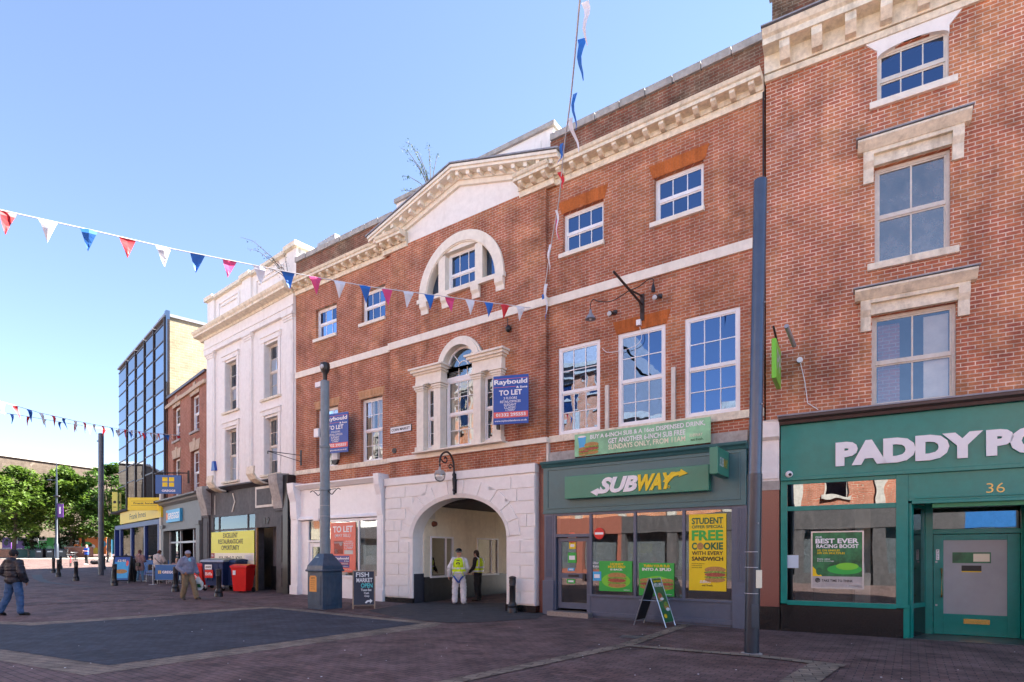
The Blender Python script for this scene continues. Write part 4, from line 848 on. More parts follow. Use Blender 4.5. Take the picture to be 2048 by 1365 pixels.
gpoly('path', 'dark asphalt apron in front of the white archway', 'asphalt', gl([(735, 1222), (830, 1205), (1010, 1207), (1095, 1226), (1075, 1238), (960, 1246), (885, 1246), (800, 1238)]), M['asphalt'], .009)
def gstrip(label, pts, wpx, mat, h=.012, cat='paving strip'):
    P = [Vector(G(*p)) for p in pts]; a = []; b = []
    for i, p in enumerate(P):
        d = (P[min(i+1, len(P)-1)]-P[max(i-1, 0)]); d.z = 0; d.normalize(); n_ = Vector((-d.y, d.x, 0)); w_ = wpx[i] if isinstance(wpx, list) else wpx
        a.append(p+n_*w_/2); b.append(p-n_*w_/2)
    gpoly('path', label, cat, [(v.x, v.y, v.z) for v in a+b[::-1]], mat, h)
gstrip('buff strip running from the bottom edge towards the sandwich board', [(850, 1376), (1249, 1292), (1375, 1250)], .26, M['pave_buff'])
gstrip('buff strip running right past the dark pole', [(1249, 1292), (1500, 1312), (1690, 1334)], .24, M['pave_buff'], .016)
gstrip('wide buff strip leaving the bottom edge right of the dark pole', [(1590, 1372), (1650, 1332)], .42, M['pave_buff'], .020)
gstrip('curved dark drainage channel', [(73, 1150), (76, 1158), (92, 1165), (140, 1171), (185, 1175)], [.5, .42, .36, .26, .16], M['drain'])
gstrip('pale line continuing the drainage channel', [(185, 1175), (260, 1183), (400, 1197), (545, 1216)], .12, M['pave_line'])
gstrip('pale line across the left of the street', [(-30, 1201), (120, 1193), (255, 1188)], .14, M['pave_line'])
gstrip('longer pale line across the left of the street', [(-30, 1217), (120, 1207), (400, 1196)], .16, M['pave_line'], .013)
gstrip('pale double line from the cabinet to the archway', [(540, 1212), (700, 1226), (845, 1243)], .1, M['pave_line'], .014)
gstrip('pale kerb line curving behind the bollards', [(80, 1147), (92, 1142), (115, 1137), (160, 1134), (230, 1132)], .15, M['pave_line'], .014)
gpoly('pavement', 'pale paving in front of the planters with sunlight put into its colour', 'pavement', [(-90, 62.5, 0), (-38, 62.5, 0), (-38, 66, 0), (-90, 66, 0)], paint('sunlit_paving_tone', (.42, .38, .33), .85, .1), .02)  # strip coloured paler than the street to stand for sunlit ground
# small litter / spots on the paving
random.seed(3); sp = MB()
for _ in range(60):
    px = random.uniform(0, 2048); py = random.uniform(1190, 1364); x, y, z = G(px, py)
    if MAIN.P(px, 1107, 0) and (-(x-5.67)*MAIN.s+(y-12.86)*MAIN.c) > -.6: continue
    r_ = random.uniform(.006, .016); sp.cone((x, y, z+.02), (x, y, z+.024), r_, r_*.8, 7)
sp.top('gum_spots', 'pale specks of gum and litter scattered over the paving', 'litter', M['cord'], kind='stuff')
# ================================================================ OPPOSITE SIDE OF THE STREET (seen in the window reflections)
def opposite(x0, x1, H, mat, label, nwin, roof, shopm, top='flat'):
    o = thing('street_building', label, 'building', MAIN, (x1, -23, 0))
    w_ = (x1-x0)/nwin; hs = []
    for i in range(nwin):
        for z in range(int((H-4.5)/3.6)):
            hs.append((x0+w_*(i+.5)-.65, x0+w_*(i+.5)+.65, 5+3.6*z, 7.2+3.6*z))
    # wall faces +y: built as boxes between the openings
    m = MB(); xs = sorted({x0, x1, *[h[0] for h in hs], *[h[1] for h in hs]}); zs = sorted({4.2, H, *[h[2] for h in hs], *[h[3] for h in hs]})
    for a, b in zip(xs, xs[1:]):
        for c, d in zip(zs, zs[1:]):
            if not any(h[0] <= a+.01 and b-.01 <= h[1] and h[2] <= c+.01 and d-.01 <= h[3] for h in hs): m.box(a, b, -23.3, -23, c, d)
    m.build('brick_wall', mat, o); m = MB(); g_ = MB()
    for a, b, c, d in hs: m.box(a-.15, b+.15, -23, -22.9, d, d+.3).box(a-.12, b+.12, -23, -22.85, c-.15, c).box(a, a+.08, -23.2, -23.1, c, d).box(b-.08, b, -23.2, -23.1, c, d).box(a, b, -23.2, -23.1, (c+d)/2-.04, (c+d)/2+.04); g_.box(a, b, -23.25, -23.2, c, d)
    m.box(x0, x1, -23, -22.45, H-.55, H-.15).box(x0, x1, -23, -22.7, H-.9, H-.55).box(x0, x1, -23, -22.9, 8.3, 8.55)
    for i in range(nwin+1): x = x0+w_*i; m.box(max(x0, x-.25), min(x1, x+.25), -23, -22.75, 4.2, H-.9)
    m.build('stone_dressings', M['grey_stone'], o); g_.build('windows', M['winblue'], o)
    m = MB(); m.box(x0, x1, -33, -23.31, -.5, H-.2)
    if top == 'gable': m.add([(x0, -23.3, H), (x1, -23.3, H), (x1, -33, H), (x0, -33, H), (x0+1, -26, H+3), (x1-1, -26, H+3)], [(0, 1, 5, 4), (1, 2, 5), (2, 3, 4, 5), (3, 0, 4)])
    m.build('roof_and_rear', M['lead'], o)
    s_ = MB(); s_.box(x0, x1, -23.25, -22.7, 3.1, 4.2)
    for i in range(nwin+1): x = x0+w_*i; s_.box(max(x0, x-.3), min(x1, x+.3), -23.25, -22.75, -.1, 3.1)
    s_.box(x0, x1, -23.25, -22.9, -.1, .6); s_.build('shopfronts', shopm, o); B(x0+.1, x1-.1, -23.2, -23.15, .6, 3.1).build('shop_windows', M['shop'], o)
    return o
opposite(-62, -44, 13.5, M['brick_opp'], 'brick and stone terrace far along the opposite side', 5, 1, M['creamdirty'])
opposite(-44, -30, 12.0, M['white_r'], 'pale rendered block across the street', 4, 1, M['charcoal'])
opposite(-30, -13.5, 15.5, M['brick_opp'], 'ornate tall brick hall with stone pilasters across the street', 5, 1, M['granite'], 'gable')
opposite(-13.5, -3.0, 11.2, M['brick_opp'], 'lower brick shop building across the street', 3, 1, M['charcoal'])
opposite(-3.0, 9, 9.6, M['brick_greg'], 'low brick shop across the street', 3, 1, M['charcoal'])
opposite(9, 24, 11.5, M['brick_opp'], 'brick shop at the right end across the street', 4, 1, M['gblue'])
# ================================================================ BACKGROUND: hoarding, planters, trees
def hpan(px0, px1, Y, z0, z1, mat, texts, label, zs=0):
    f = Frame((px0-CXP)/FX*Y, Y, 0); W = (px1-px0)/FX*Y
    return panel(f, 'hoarding_panel', label, 'hoarding', 0, W, z0, z1, 0, mat, texts, th=.08)
HY_ = 74; g0 = gz(HY_)
z0, z1 = g0+.3, 3.75
hpan(4, 22, HY_, z0, z1, M['purple'], [('MARKET', .1, .9, .25, .38, M['w_letter']), ('SQUARE', .15, .85, .1, .2, M['w_letter']), ('o', .2, .7, .5, .85, M['ink'])], 'purple hoarding panel at the far left edge')
hpan(30, 49, HY_, z0, z1, M['purple'], [('i', .15, .3, .62, .92, M['w_letter']), ('visit', .2, .8, .25, .38, M['w_letter']), ('us', .3, .7, .1, .2, M['w_letter'])], 'purple hoarding panel with white letter i')
hpan(49, 76, HY_, z0, z1, M['w_letter'], [('#', .0, 1, .0, .7, M['green'])], 'green and white hoarding panel left of the shrub')
hpan(77, 107, HY_, z0, z1, M['green'], [('#', .0, .55, .8, 1, M['w_letter']), ('CITY', .1, .5, .6, .74, M['w_letter']), ('o', .5, .95, .1, .5, M['palegreen'])], 'green hoarding panel behind the banner lamp post')
hpan(108, 139, HY_, z0, z1, M['palegreen'], [('#', .3, 1, .75, 1, M['w_letter']), ('#', .6, 1, .0, .4, M['redband'])], 'pale green hoarding panel right of the banner lamp post')
hpan(140, 212, HY_, z0, z1, M['orange'], [('#', .0, .25, .6, .9, M['w_letter']), ('o', .3, .62, .35, .75, M['green']), ('o', .42, .6, .1, .5, M['yellow']), ('o', .62, .8, .0, .4, M['yellow']), ('o', .8, 1, .4, .8, M['ltblue']), ('o', .5, .7, .3, .6, M['w_letter'])], 'orange hoarding panel with bright yellow and green shapes')
hpan(213, 223, HY_, z0-.3, z1-.2, M['ltblue'], [('#', .1, .9, .1, .5, M['gblue'])], 'narrow light blue hoarding panel')
hpan(224, 330, HY_, z0, z1, paint('teal_blue_print', (.02, .22, .33), .4, .04, bumpk=0), [('DERBY', .06, .36, .55, .85, M['w_letter'], dict(bold=.03)), ('#', .06, .3, .25, .42, M['w_letter']), ('#', .06, .34, .1, .18, M['w_letter'])], 'blue hoarding panel reading DERBY seen through the corner window')
def G2(px, Y): return ((px-CXP)/FX*Y, Y, gz(Y))
for px0, px1, Y, h_, mt, lb in ((-60, 30, 68, .95, M['brick_opp'], 'brick planter wall at the left edge'), (31, 90, 67, .95, paint('dark_green_box', (.01, .07, .055), .5, .1), 'dark green planter box'), (128, 172, 68, 1.2, M['brick_greg'], 'brick planter wall beside the bicycles')):
    x, y, z = G2(px0, Y); x1 = G2(px1, Y)[0]; t = thing('planter', lb, 'planter', WORLD, ((x+x1)/2, Y, z)); B(x, x1, Y, Y+1.2, z-.2, z+h_).build('planter_wall', mt, t, bev=.02); B(x-.05, x1+.05, Y-.05, Y+1.25, z+h_, z+h_+.07).build('coping', M['grey_stone'], t)
for i, (px, lb) in enumerate(((82, 'black litter bin beside the dark green planter'), (103, 'black market stall box behind the lamp post'), (125, 'black litter bin left of the bicycles'))):
    x, y, z = G2(px, 66.3); t = thing('street_bin', lb, 'bin', WORLD, (x, y, z)); q = MB(); q.box(x-.42, x+.42, y-.3, y+.3, z, z+.9); q.build('bin_body', M['black'], t, bev=.03); q = MB(); q.extr_x([(y-.34, z+.9), (y+.34, z+.9), (y+.3, z+1.05), (y-.3, z+1.05)], x-.46, x+.46); q.build('bin_lid', M['blackiron'], t); B(x-.25, x+.25, y-.31, y-.3, z+.65, z+.8).build('bin_slot', M['steel'], t)
def tree(px, Y, h, crown_r, trunk_h, mat, label, n=4200, seed=1, cat='tree', leaf=.26, group='street trees on the square'):
    rnd = random.Random(seed); x, y, z = G2(px, Y)
    t = thing('deciduous_tree', label, cat, WORLD, (x, y, z), group)
    tk = MB(); top = (x+rnd.uniform(-.3, .3), y, z+trunk_h+1.2); tk.tube([(x, y, z-.1), (x+.05, y, z+trunk_h*.5), top, (top[0], y, z+h*.7)], [.26, .2, .16, .05], 8)
    clumps = []
    nl = 26
    for i in range(nl):
        a = rnd.uniform(0, 2*PI); zz = rnd.random(); rr = crown_r*(.35+.65*math.sin(PI*min(1, .18+zz*.82)))*rnd.uniform(.45, 1); 
        c = Vector((x+rr*math.cos(a), y+rr*math.sin(a), z+trunk_h*.95+(h-trunk_h)*(.04+.92*zz))); clumps.append((c, crown_r*rnd.uniform(.26, .44)*(1.1-.45*zz)))
        if i % 2 == 0: tk.tube([(top[0], y, z+trunk_h+.5+zz*2), (c+Vector((top[0], y, c.z)))/2, c], [.09, .05, .02], 5)
    tk.build('trunk', M['bark'], t, smooth=True)
    clumps += [(Vector((x, y, z+trunk_h+(h-trunk_h)*q_)), crown_r*.5*(1.2-q_*.8)) for q_ in (.25, .5, .75, .9)]
    vs = []; fs = []
    for i in range(n):
        c, r_ = rnd.choice(clumps); d = Vector((rnd.gauss(0, 1), rnd.gauss(0, 1), rnd.gauss(0, 1))).normalized()*r_*rnd.uniform(.6, 1.08); d.z *= .75; p = c+d
        s_ = leaf*rnd.uniform(.5, 1.1); u = Vector((rnd.gauss(0, 1), rnd.gauss(0, 1), rnd.gauss(0, .5))).normalized(); w_ = u.cross(Vector((rnd.gauss(0, .4), rnd.gauss(0, .4), 1))).normalized()
        k = len(vs); vs += [p-u*s_, p+w_*s_*.55, p+u*s_, p-w_*s_*.55]; fs.append((k, k+1, k+2, k+3))
    q = MB(); q.add(vs, fs); q.build('crown', mat, t); return t
tree(-12, 70, 9.6, 4.2, 2.6, M['leaf'], 'pale green tree cut by the left edge of the picture', 7000, 11)
tree(27, 66, 10.8, 3.9, 2.7, M['leaf'], 'tall lime green tree second from the left', 9000, 2)
tree(117, 69, 10.9, 3.6, 2.8, M['leaf'], 'round lime green tree behind the banner lamp post', 9000, 3)
tree(167, 74, 10.2, 3.6, 2.8, M['leaf2'], 'mid green tree between banner lamp post and plain pole', 8000, 4)
tree(218, 70, 11.6, 3.5, 2.8, M['leaf2'], 'tall dark green tree beside the office block', 10000, 5)
tree(72, 78, 9.2, 3.2, 2.7, M['leaf2'], 'green tree set back between the two lime trees', 6000, 6)
tree(262, 78, 9.5, 3.5, 2.8, M['leaf2'], 'green tree seen through the corner window of the office', 6000, 8)
tree(66, 67.5, 2.9, 1.1, .9, M['leafdark'], 'dark clipped shrub standing in the green planter', 1500, 21, 'shrub', .16, 'shrubs in planters')
tree(138, 69, 3.0, 1.2, 1.0, M['leafdark'], 'reddish dark shrub behind the brick planter', 1500, 22, 'shrub', .16, 'shrubs in planters')
# weeds growing on the parapets
def weed(name, label, base, sprays, size, mat=M['leaf2'], seed=1):
    rnd = random.Random(seed); t = thing(name, label, 'plant', WORLD, base); st = MB(); vs = []; fs = []; b0 = Vector(base)
    for (dx, dy, dz) in sprays:
        p = [b0, b0+Vector((dx*.35, dy*.35, dz*.55)), b0+Vector((dx*.75, dy*.7, dz*.92)), b0+Vector((dx, dy, dz))]; st.tube(p, [.016, .012, .007, .004], 5)
        for k in range(34):
            q = rnd.uniform(.3, 1)*3; i = min(2, int(q)); c = p[i].lerp(p[i+1], q-i)+Vector((rnd.gauss(0, .04), rnd.gauss(0, .04), rnd.gauss(0, .05))); s_ = size*rnd.uniform(.5, 1.2); u = Vector((rnd.gauss(0, 1), rnd.gauss(0, .6), rnd.gauss(0, .6)-.3)).normalized(); v = u.orthogonal().normalized()
            j = len(vs); vs += [c, c+u*s_*.5+v*s_*.14, c+u*s_, c+u*s_*.5-v*s_*.14]; fs.append((j, j+1, j+2, j+3))
    st.build('stem', M['bark'], t); q = MB(); q.add(vs, fs); q.build('leaves', mat, t)
bx_, bz_ = MAIN.P(862, 380, .3); w_ = MAIN.w(bx_, .3)
weed('buddleia_plant', 'wispy buddleia growing out of the parapet above the pediment', (w_[0], w_[1], 13.6), [(-1.0, 0, 1.55), (-.9, .2, 1.9), (-.75, 0, 1.2), (-.1, .1, 1.7), (.25, 0, 1.35), (-1.0, .2, .75), (-.4, -.1, .9), (-.55, 0, 1.5), (-1.0, 0, .15), (-.2, 0, .8)], .10, seed=2)
bx_, bz_ = WHITE.P(592, 545, -.1); w_ = WHITE.w(-.35, -.12)
weed('buddleia_plant', 'straggling weed on the parapet of the rendered building', (w_[0], w_[1], 12.55), [(-1.6, 0, 1.3), (-.9, 0, 1.0), (-.5, 0, .8), (-.8, 0, .5), (-.2, 0, 1.1), (-1.9, 0, 1.75)], .08, mat=M['bark'], seed=5)
gpoly('path', 'small steel inspection cover set in the paving right of centre', 'cover', [(2.15, 11.55, 0), (2.6, 11.35, 0), (2.75, 11.72, 0), (2.3, 11.92, 0)], paint('steel_cover', (.11, .105, .11), .5, .2, scale=30), .006)
# ================================================================ SIGNS AND POSTERS
WL = M['w_letter']
# sandwich shop sign box
t = thing('shop_sign', 'green sign box reading SUBWAY above the sandwich shop windows', 'shop sign', MAIN, (-3.1, -.3, 3.15))
sx0, sx1, sz0, sz1, SYN = -4.93, -1.13, 3.15, 3.75, -.38
q = MB(); q.box(sx0, sx1, SYN, -.2, sz0, sz1); q.build('sign_box', M['subgreen'], t, bev=.01)
text(t, 'SUB', sx0+1.02, sx0+2.08, 3.235, 3.64, SYN-.003, WL, shear=.32, bold=.05, ex=.02)
text(t, 'WAY', sx0+2.08, sx0+3.02, 3.235, 3.64, SYN-.003, M['yellow'], shear=.32, bold=.05, ex=.02)
q = MB(); q.prism([(sx0+1.2, 3.26), (sx0+1.19, 3.33), (sx0+1.05, 3.31), (sx0+1.0, 3.38), (sx0+.78, 3.29), (sx0+.97, 3.18), (sx0+1.0, 3.24), (sx0+1.12, 3.23)][::-1], SYN-.024, SYN-.002); q.build('arrow', WL, t)
q = MB(); q.prism([(sx0+2.72, 3.42), (sx0+2.84, 3.38), (sx0+2.98, 3.52), (sx0+3.12, 3.56), (sx0+3.1, 3.51), (sx0+3.32, 3.58), (sx0+3.16, 3.69), (sx0+3.14, 3.64), (sx0+2.95, 3.62), (sx0+2.8, 3.54)], SYN-.025, SYN-.002); q.build('arrow', M['yellow'], t)
q = MB(); ring(q, sx0+2.86, 3.29, .022, .032, SYN-.02, SYN-.002, 0, 2*PI, 16); q.build('registered_mark', M['yellow'], t)
# projecting sign
t = thing('projecting_sign', 'small dark green projecting sign at the right end of the teal fascia', 'shop sign', MAIN, (-.75, -.2, 3.4))
q = MB(); q.box(-.9, -.72, -1.15, -.24, 3.42, 4.0); q.build('sign_box', M['subgreen'], t, bev=.008); B(-.83, -.75, -.28, -.17, 3.45, 3.97).build('wall_bracket', M['black'], t)
# lettering on its right-hand face
def sidetext(t, s_, x, y0, y1, z0, z1, mat, shear=0, flip=1):
    o = text(t, s_, 0, 1, 0, 1, 0, mat, shear=shear, bold=.02)
    off = ORG[o.name]
    for v in o.data.vertices: u, zz = v.co.x+off.x, v.co.z+off.z; v.co = (x-off.x, y0+(y1-y0)*u-off.y, z0+(z1-z0)*zz-off.z)
    return o
sidetext(t, 'SUB', -.716, -1.02, -.70, 3.6, 3.8, WL, .3); sidetext(t, 'WAY', -.716, -.69, -.36, 3.6, 3.8, M['yellow'], .3)
# banner
t = panel(MAIN, 'vinyl_banner', 'pale green vinyl banner reading BUY A 6-INCH SUB above the teal fascia', 'banner', -4.72, -1.14, 4.28, 4.88, -.2, M['palegreen'],
    [('BUY A 6-INCH SUB & A 16oz DISPENSED DRINK,', .13, .965, .68, .90, WL, dict(bold=.02)), ('GET ANOTHER 6-INCH SUB FREE', .275, .835, .42, .64, WL, dict(bold=.02)), ('SUNDAYS ONLY, FROM 11AM', .275, .835, .13, .38, M['palecream'], dict(bold=.02)), ('SUBWAY', .86, .95, .30, .42, M['palecream'], dict(shear=.3)), ('eat fresh.', .87, .955, .14, .24, M['dkgreen'])])
q = MB(); q.prism([(-4.56, 4.42), (-4.42, 4.42), (-4.38, 4.79), (-4.62, 4.79)], -.207, -.2); q.build('printed_cup', M['ltblue'], t); q = MB(); q.ellipse(-4.5, 4.8, .12, .025, -.209, -.2); q.build('printed_cup', WL, t)
sandwich(t, -4.22, 4.46, .42, -.2); sandwich(t, -4.45, 4.4, .3, -.2)
# estate agent boards
def agentboard(label, fr, cx, cy, z0, rz, W=1.05, H=1.33):
    f = Frame(*fr.w(cx, cy), math.degrees(fr.rot)+rz)
    t = thing('to_let_board', label, 'letting board', f, (0, 0, z0), 'estate agent boards on the brick facade')
    B(-W/2, W/2, 0, .03, z0, z0+H).build('board', M['blue'], t); B(-W/2+.01, W/2-.01, -.004, 0, z0+.13*H, z0+.25*H).build('phone_band', M['redband'], t)
    B(-W/2+.02, W/2-.02, -.003, 0, z0+.93*H, z0+.937*H).build('printed_line', M['redband'], t); B(-W/2+.02, W*.15, -.003, 0, z0+.76*H, z0+.767*H).build('printed_line', M['redband'], t)
    def T(s_, a, b, c, d, m=WL, **k): text(t, s_, -W/2+W*a, -W/2+W*b, z0+H*c, z0+H*d, -.006, m, **k)
    T('Raybould', .03, .97, .79, .92, bold=.03); T('& Sons', .66, .97, .725, .77, bold=.03); T('TO LET', .17, .82, .59, .70, bold=.03)
    T('3 FLOORS', .3, .68, .505, .555); T('RETAIL/OFFICES', .2, .78, .435, .485); T('ELEGANT', .31, .66, .37, .42); T('CLASSIC', .32, .65, .31, .36); T('1,700ft²', .36, .62, .26, .30)
    T('01332 295555', .08, .93, .155, .225, bold=.03); T('www.raybouldandsons.co.uk', .04, .96, .04, .085, bold=.02)
    B(-.04, .04, .03, .12, z0+.1, z0+H-.1).build('support_post', M['blackiron'], t); B(-W/2+.08, -W/2+.16, .03, .16, z0-.12, z0+.3).build('support_post', M['blackiron'], t); return t
agentboard('blue TO LET board right of the arched window', MAIN, -6.52, -.62, 5.33, 20, 1.02, 1.36)
agentboard('blue TO LET board partly hidden behind the blue-grey lamp post', MAIN, -14.32, -.45, 5.32, 8, 1.15, 1.42)
t = panel(MAIN, 'street_name_sign', 'white street name plate reading CORN MARKET on the brickwork', 'street sign', -11.84, -10.86, 5.76, 5.96, BY-.02, WL, [('CORN MARKET', .06, .94, .3, .75, M['ink'])], th=.02, frame=M['black'], fw=.012)
# posters in the sandwich shop window
PY_ = -.155
student = panel(MAIN, 'window_poster', 'tall yellow poster reading FREE COOKIE in the right hand window', 'poster', -1.66, -.8, .82, 2.62, PY_, M['yellow'],
    [('STUDENT', .08, .92, .87, .955, M['dkgreen'], dict(bold=.03)), ('OFFER SPECIAL', .08, .92, .815, .855, M['dkgreen'], dict(bold=.02)), ('FREE', .08, .92, .655, .79, M['green'], dict(bold=.04)), ('C', .08, .22, .535, .63, M['dkgreen'], dict(bold=.04)), ('OKIE', .40, .92, .535, .63, M['dkgreen'], dict(bold=.04)), ('o', .22, .40, .535, .63, M['bread']), ('WITH EVERY', .08, .92, .465, .515, M['ink'], dict(bold=.02)), ('SANDWICH', .08, .92, .39, .445, M['ink'], dict(bold=.03)),
     ('Only valid with a student card', .08, .42, .345, .36, M['ink'], dict(bold=0)), ('in store only. Ask our', .08, .36, .32, .335, M['ink'], dict(bold=0)), ('team for more details', .08, .36, .295, .31, M['ink'], dict(bold=0)), ('SUBWAY', .3, .62, .10, .135, WL, dict(shear=.3, bold=.02)), ('eat fresh.', .36, .66, .06, .085, M['ink'])])
sandwich(student, -1.05, 1.2, .48, PY_)
def greenposter(x0, x1, z0, z1, lines, label, n):
    t = panel(MAIN, 'window_poster', label, 'poster', x0, x1, z0, z1, PY_, M['green'], [('o', .08, .95, .1, .6, M['limegreen'])]+lines+[('SUBWAY', .75, .95, .04, .07, WL, dict(shear=.3))])
    for i in range(n): sandwich(t, x0+(x1-x0)*(.55 if n == 1 else .22+.58*i), z0+(z1-z0)*.36, (x1-x0)*(.55 if n == 1 else .38), PY_)
greenposter(-4.02, -3.1, .72, 1.5, [('HONEY', .35, .75, .86, .94, M['yellow'], dict(bold=.03)), ('MUSTARD', .28, .8, .77, .85, M['yellow'], dict(bold=.03)), ('IS BACK', .35, .72, .69, .75, WL, dict(bold=.03))], 'green poster with one sandwich beside the door', 1)
greenposter(-2.92, -2.02, .65, 1.46, [('TURN YOUR SUB', .14, .88, .87, .95, M['yellow'], dict(bold=.03)), ('INTO A SPUD', .1, .92, .76, .85, WL, dict(bold=.03))], 'green poster with two loaded potatoes in the middle window', 2)
for x, z, lb in ((-4.02, 2.22, 'red and white no entry disc in the window beside the door'), (-4.87, 2.12, 'red and white no entry disc on the shop door')):
    yy = PY_-.003 if x > -4.3 else -.075
    q = thing('no_entry_sign', lb, 'sticker', MAIN, (x, yy, z), 'no entry discs on the shop glass'); m = MB(); m.ellipse(x, z, .15, .15, yy, yy+.003); m.build('disc', M['red'], q); B(x-.12, x+.12, yy-.003, yy, z-.03, z+.03).build('bar', WL, q)
for i, (x0, x1, z0, z1, mt, lb) in enumerate(((-5.0, -4.74, 1.44, 1.72, M['green'], 'bright green sticker on the shop door'), (-5.03, -4.78, .88, 1.0, M['green'], 'small green sticker low on the shop door'), (-5.0, -4.8, 1.22, 1.3, M['ltblue'], 'light blue sticker above the door bar'), (-4.2, -3.96, .98, 1.22, M['ltblue'], 'light blue square sticker beside the honey mustard poster'), (-4.96, -4.76, 1.82, 2.0, M['yellow'], 'small yellow square sticker under the door disc'))):
    yy = -.075 if x0 < -4.5 else PY_-.004
    t = thing('window_sticker', lb, 'sticker', MAIN, (x0, yy, z0)); B(x0, x1, yy, yy+.003, z0, z1).build('sticker', mt, t); B(x0+.04, x1-.04, yy-.002, yy, z0+(z1-z0)*.3, z0+(z1-z0)*.7).build('printed_block', WL, t)
t = thing('window_sticker', 'white delivery lettering on the glass beside the door', 'sticker', MAIN, (-4.15, PY_, 1.35)); text(t, 'Uber', -4.2, -4.03, 1.42, 1.48, PY_, WL, bold=.01); text(t, 'Eats', -4.2, -4.03, 1.33, 1.39, PY_, WL, bold=.01)
# estate agent poster in the white shop
t = panel(MAIN, 'window_poster', 'coral red TO LET poster in the white shopfront window', 'poster', -14.95, -13.56, 1.02, 2.82, -.19, M['coral'],
    [('TO LET', .1, .9, .80, .93, WL, dict(bold=.03)), ('(MAY SELL)', .18, .8, .69, .77, WL, dict(bold=.01)), ('#', .15, .52, .36, .63, M['meat']), ('#', .15, .52, .58, .61, WL), ('o', .36, .48, .53, .6, WL), ('#', .18, .3, .38, .46, WL), ('#', .36, .46, .38, .46, M['coral']), ('3 FLOORS', .58, .88, .6, .63, WL), ('RETAIL/OFFICES', .55, .92, .56, .59, WL), ('ELEGANT CLASSIC', .55, .92, .52, .55, WL), ('1,700ft²', .58, .9, .46, .51, WL), ('#', .56, .9, .36, .44, M['steel']), ('#', .15, .76, .09, .33, M['purpleboard']), ('Raybould', .18, .74, .24, .30, WL, dict(bold=.03)), ('& Sons', .56, .74, .21, .235, WL), ('#', .17, .74, .145, .195, M['redband']), ('01332 295555', .2, .7, .155, .185, WL), ('#', .18, .72, .105, .12, WL), ('raybouldandsons.co.uk', .2, .85, .035, .055, WL)])
# yellow poster in the derelict restaurant
t = panel(WHITE, 'window_poster', 'large yellow EXCELLENT RESTAURANT/CAFE OPPORTUNITY poster in the derelict shopfront', 'poster', -6.98, -2.86, .95, 2.68, -.27, M['lemon'],
    [('EXCELLENT', .3, .64, .84, .96, M['ink']), ('RESTAURANT/CAFE', .18, .76, .68, .80, M['ink']), ('OPPORTUNITY', .26, .68, .52, .64, M['ink']), ('#', .0, 1, .0, .44, M['palecream']), ('NIA 199m² (2,142ft²)', .2, .74, .22, .36, M['ink']), ('#', .0, .09, .3, .44, M['red']), ('BJ', .01, .05, .34, .40, WL), ('#', .8, .98, .25, .4, WL)], th=.01)
# racing poster
t = panel(RIGHT, 'framed_poster', 'silver framed green poster reading BEST EVER RACING BOOST in the betting shop window', 'poster', .95, 1.86, .98, 2.14, -.098, paint('racing_green_print', (.03, .20, .07), .4, .45, bumpk=0, scale=3),
    [('OUR', .06, .2, .90, .935, WL, dict(bold=.02)), ('BEST EVER', .06, .93, .80, .89, WL, dict(bold=.035)), ('RACING BOOST', .08, .93, .715, .785, WL, dict(bold=.03)), ('5% ON SINGLES', .1, .56, .655, .69, M['yellow'], dict(bold=.02)), ('10% ON MULTIPLES', .1, .66, .605, .64, M['yellow'], dict(bold=.02)), ('Extra value', .1, .36, .505, .53, WL), ('Extra winnings', .1, .44, .465, .49, WL), ('o', .3, 1.0, .24, .42, M['green']), ('o', .48, .93, .32, .45, M['limegreen'], dict(l=.001)), ('p', [(0, .2), (.2, .2), (0, .38)], .0005, 0, 0, M['yellow']), ('o', .07, .2, .22, .36, M['dkgreen'], dict(l=.003)), ('#', 0, 1, 0, .2, M['steel']), ('o', .05, .16, .08, .17, M['ink']), ('TAKE TIME TO THINK', .19, .82, .10, .145, M['ink'], dict(bold=.02)), ('#', .7, .95, .02, .05, M['w_letter'])], frame=M['alu'], fw=.028)
t = panel(RIGHT, 'paper_notice', 'blank pale notice stuck inside the left edge of the betting shop window', 'notice', .46, .68, 1.38, 1.66, -.085, paint('pale_blue_paper', (.55, .66, .75), .6, .02, bumpk=0), th=.004)
# betting shop letters
t = thing('shop_sign', 'raised white letters spelling PADDYPOWER on the teal fascia', 'shop sign', RIGHT, (3, -.15, 3.5))
text(t, 'PADDY', 1.38, RIGHT.at(1966, -.15), 3.52, 4.02, -.15, WL, bold=.065, ex=.022, name='letters')
text(t, 'POWER', RIGHT.at(1972, -.15), RIGHT.at(1972, -.15)+2.55, 3.52, 4.02, -.15, WL, bold=.065, ex=.022, name='letters')
t = thing('house_number', 'gold house number 36 above the betting shop door', 'number', RIGHT, (4, -.12, 2.9)); text(t, '36', 3.86, 4.13, 2.84, 3.02, -.105, M['gold'], bold=-.01)
t = thing('security_camera', 'white dome camera at the left end of the betting shop fascia', 'camera', RIGHT, (.5, -.13, 3.4)); MB().ell((.5, -.15, 3.42), (.075, .05, .075)).build('housing', WL, t, smooth=True); MB().ell((.52, -.18, 3.41), (.035, .035, .035)).build('lens', M['ink'], t, smooth=True)
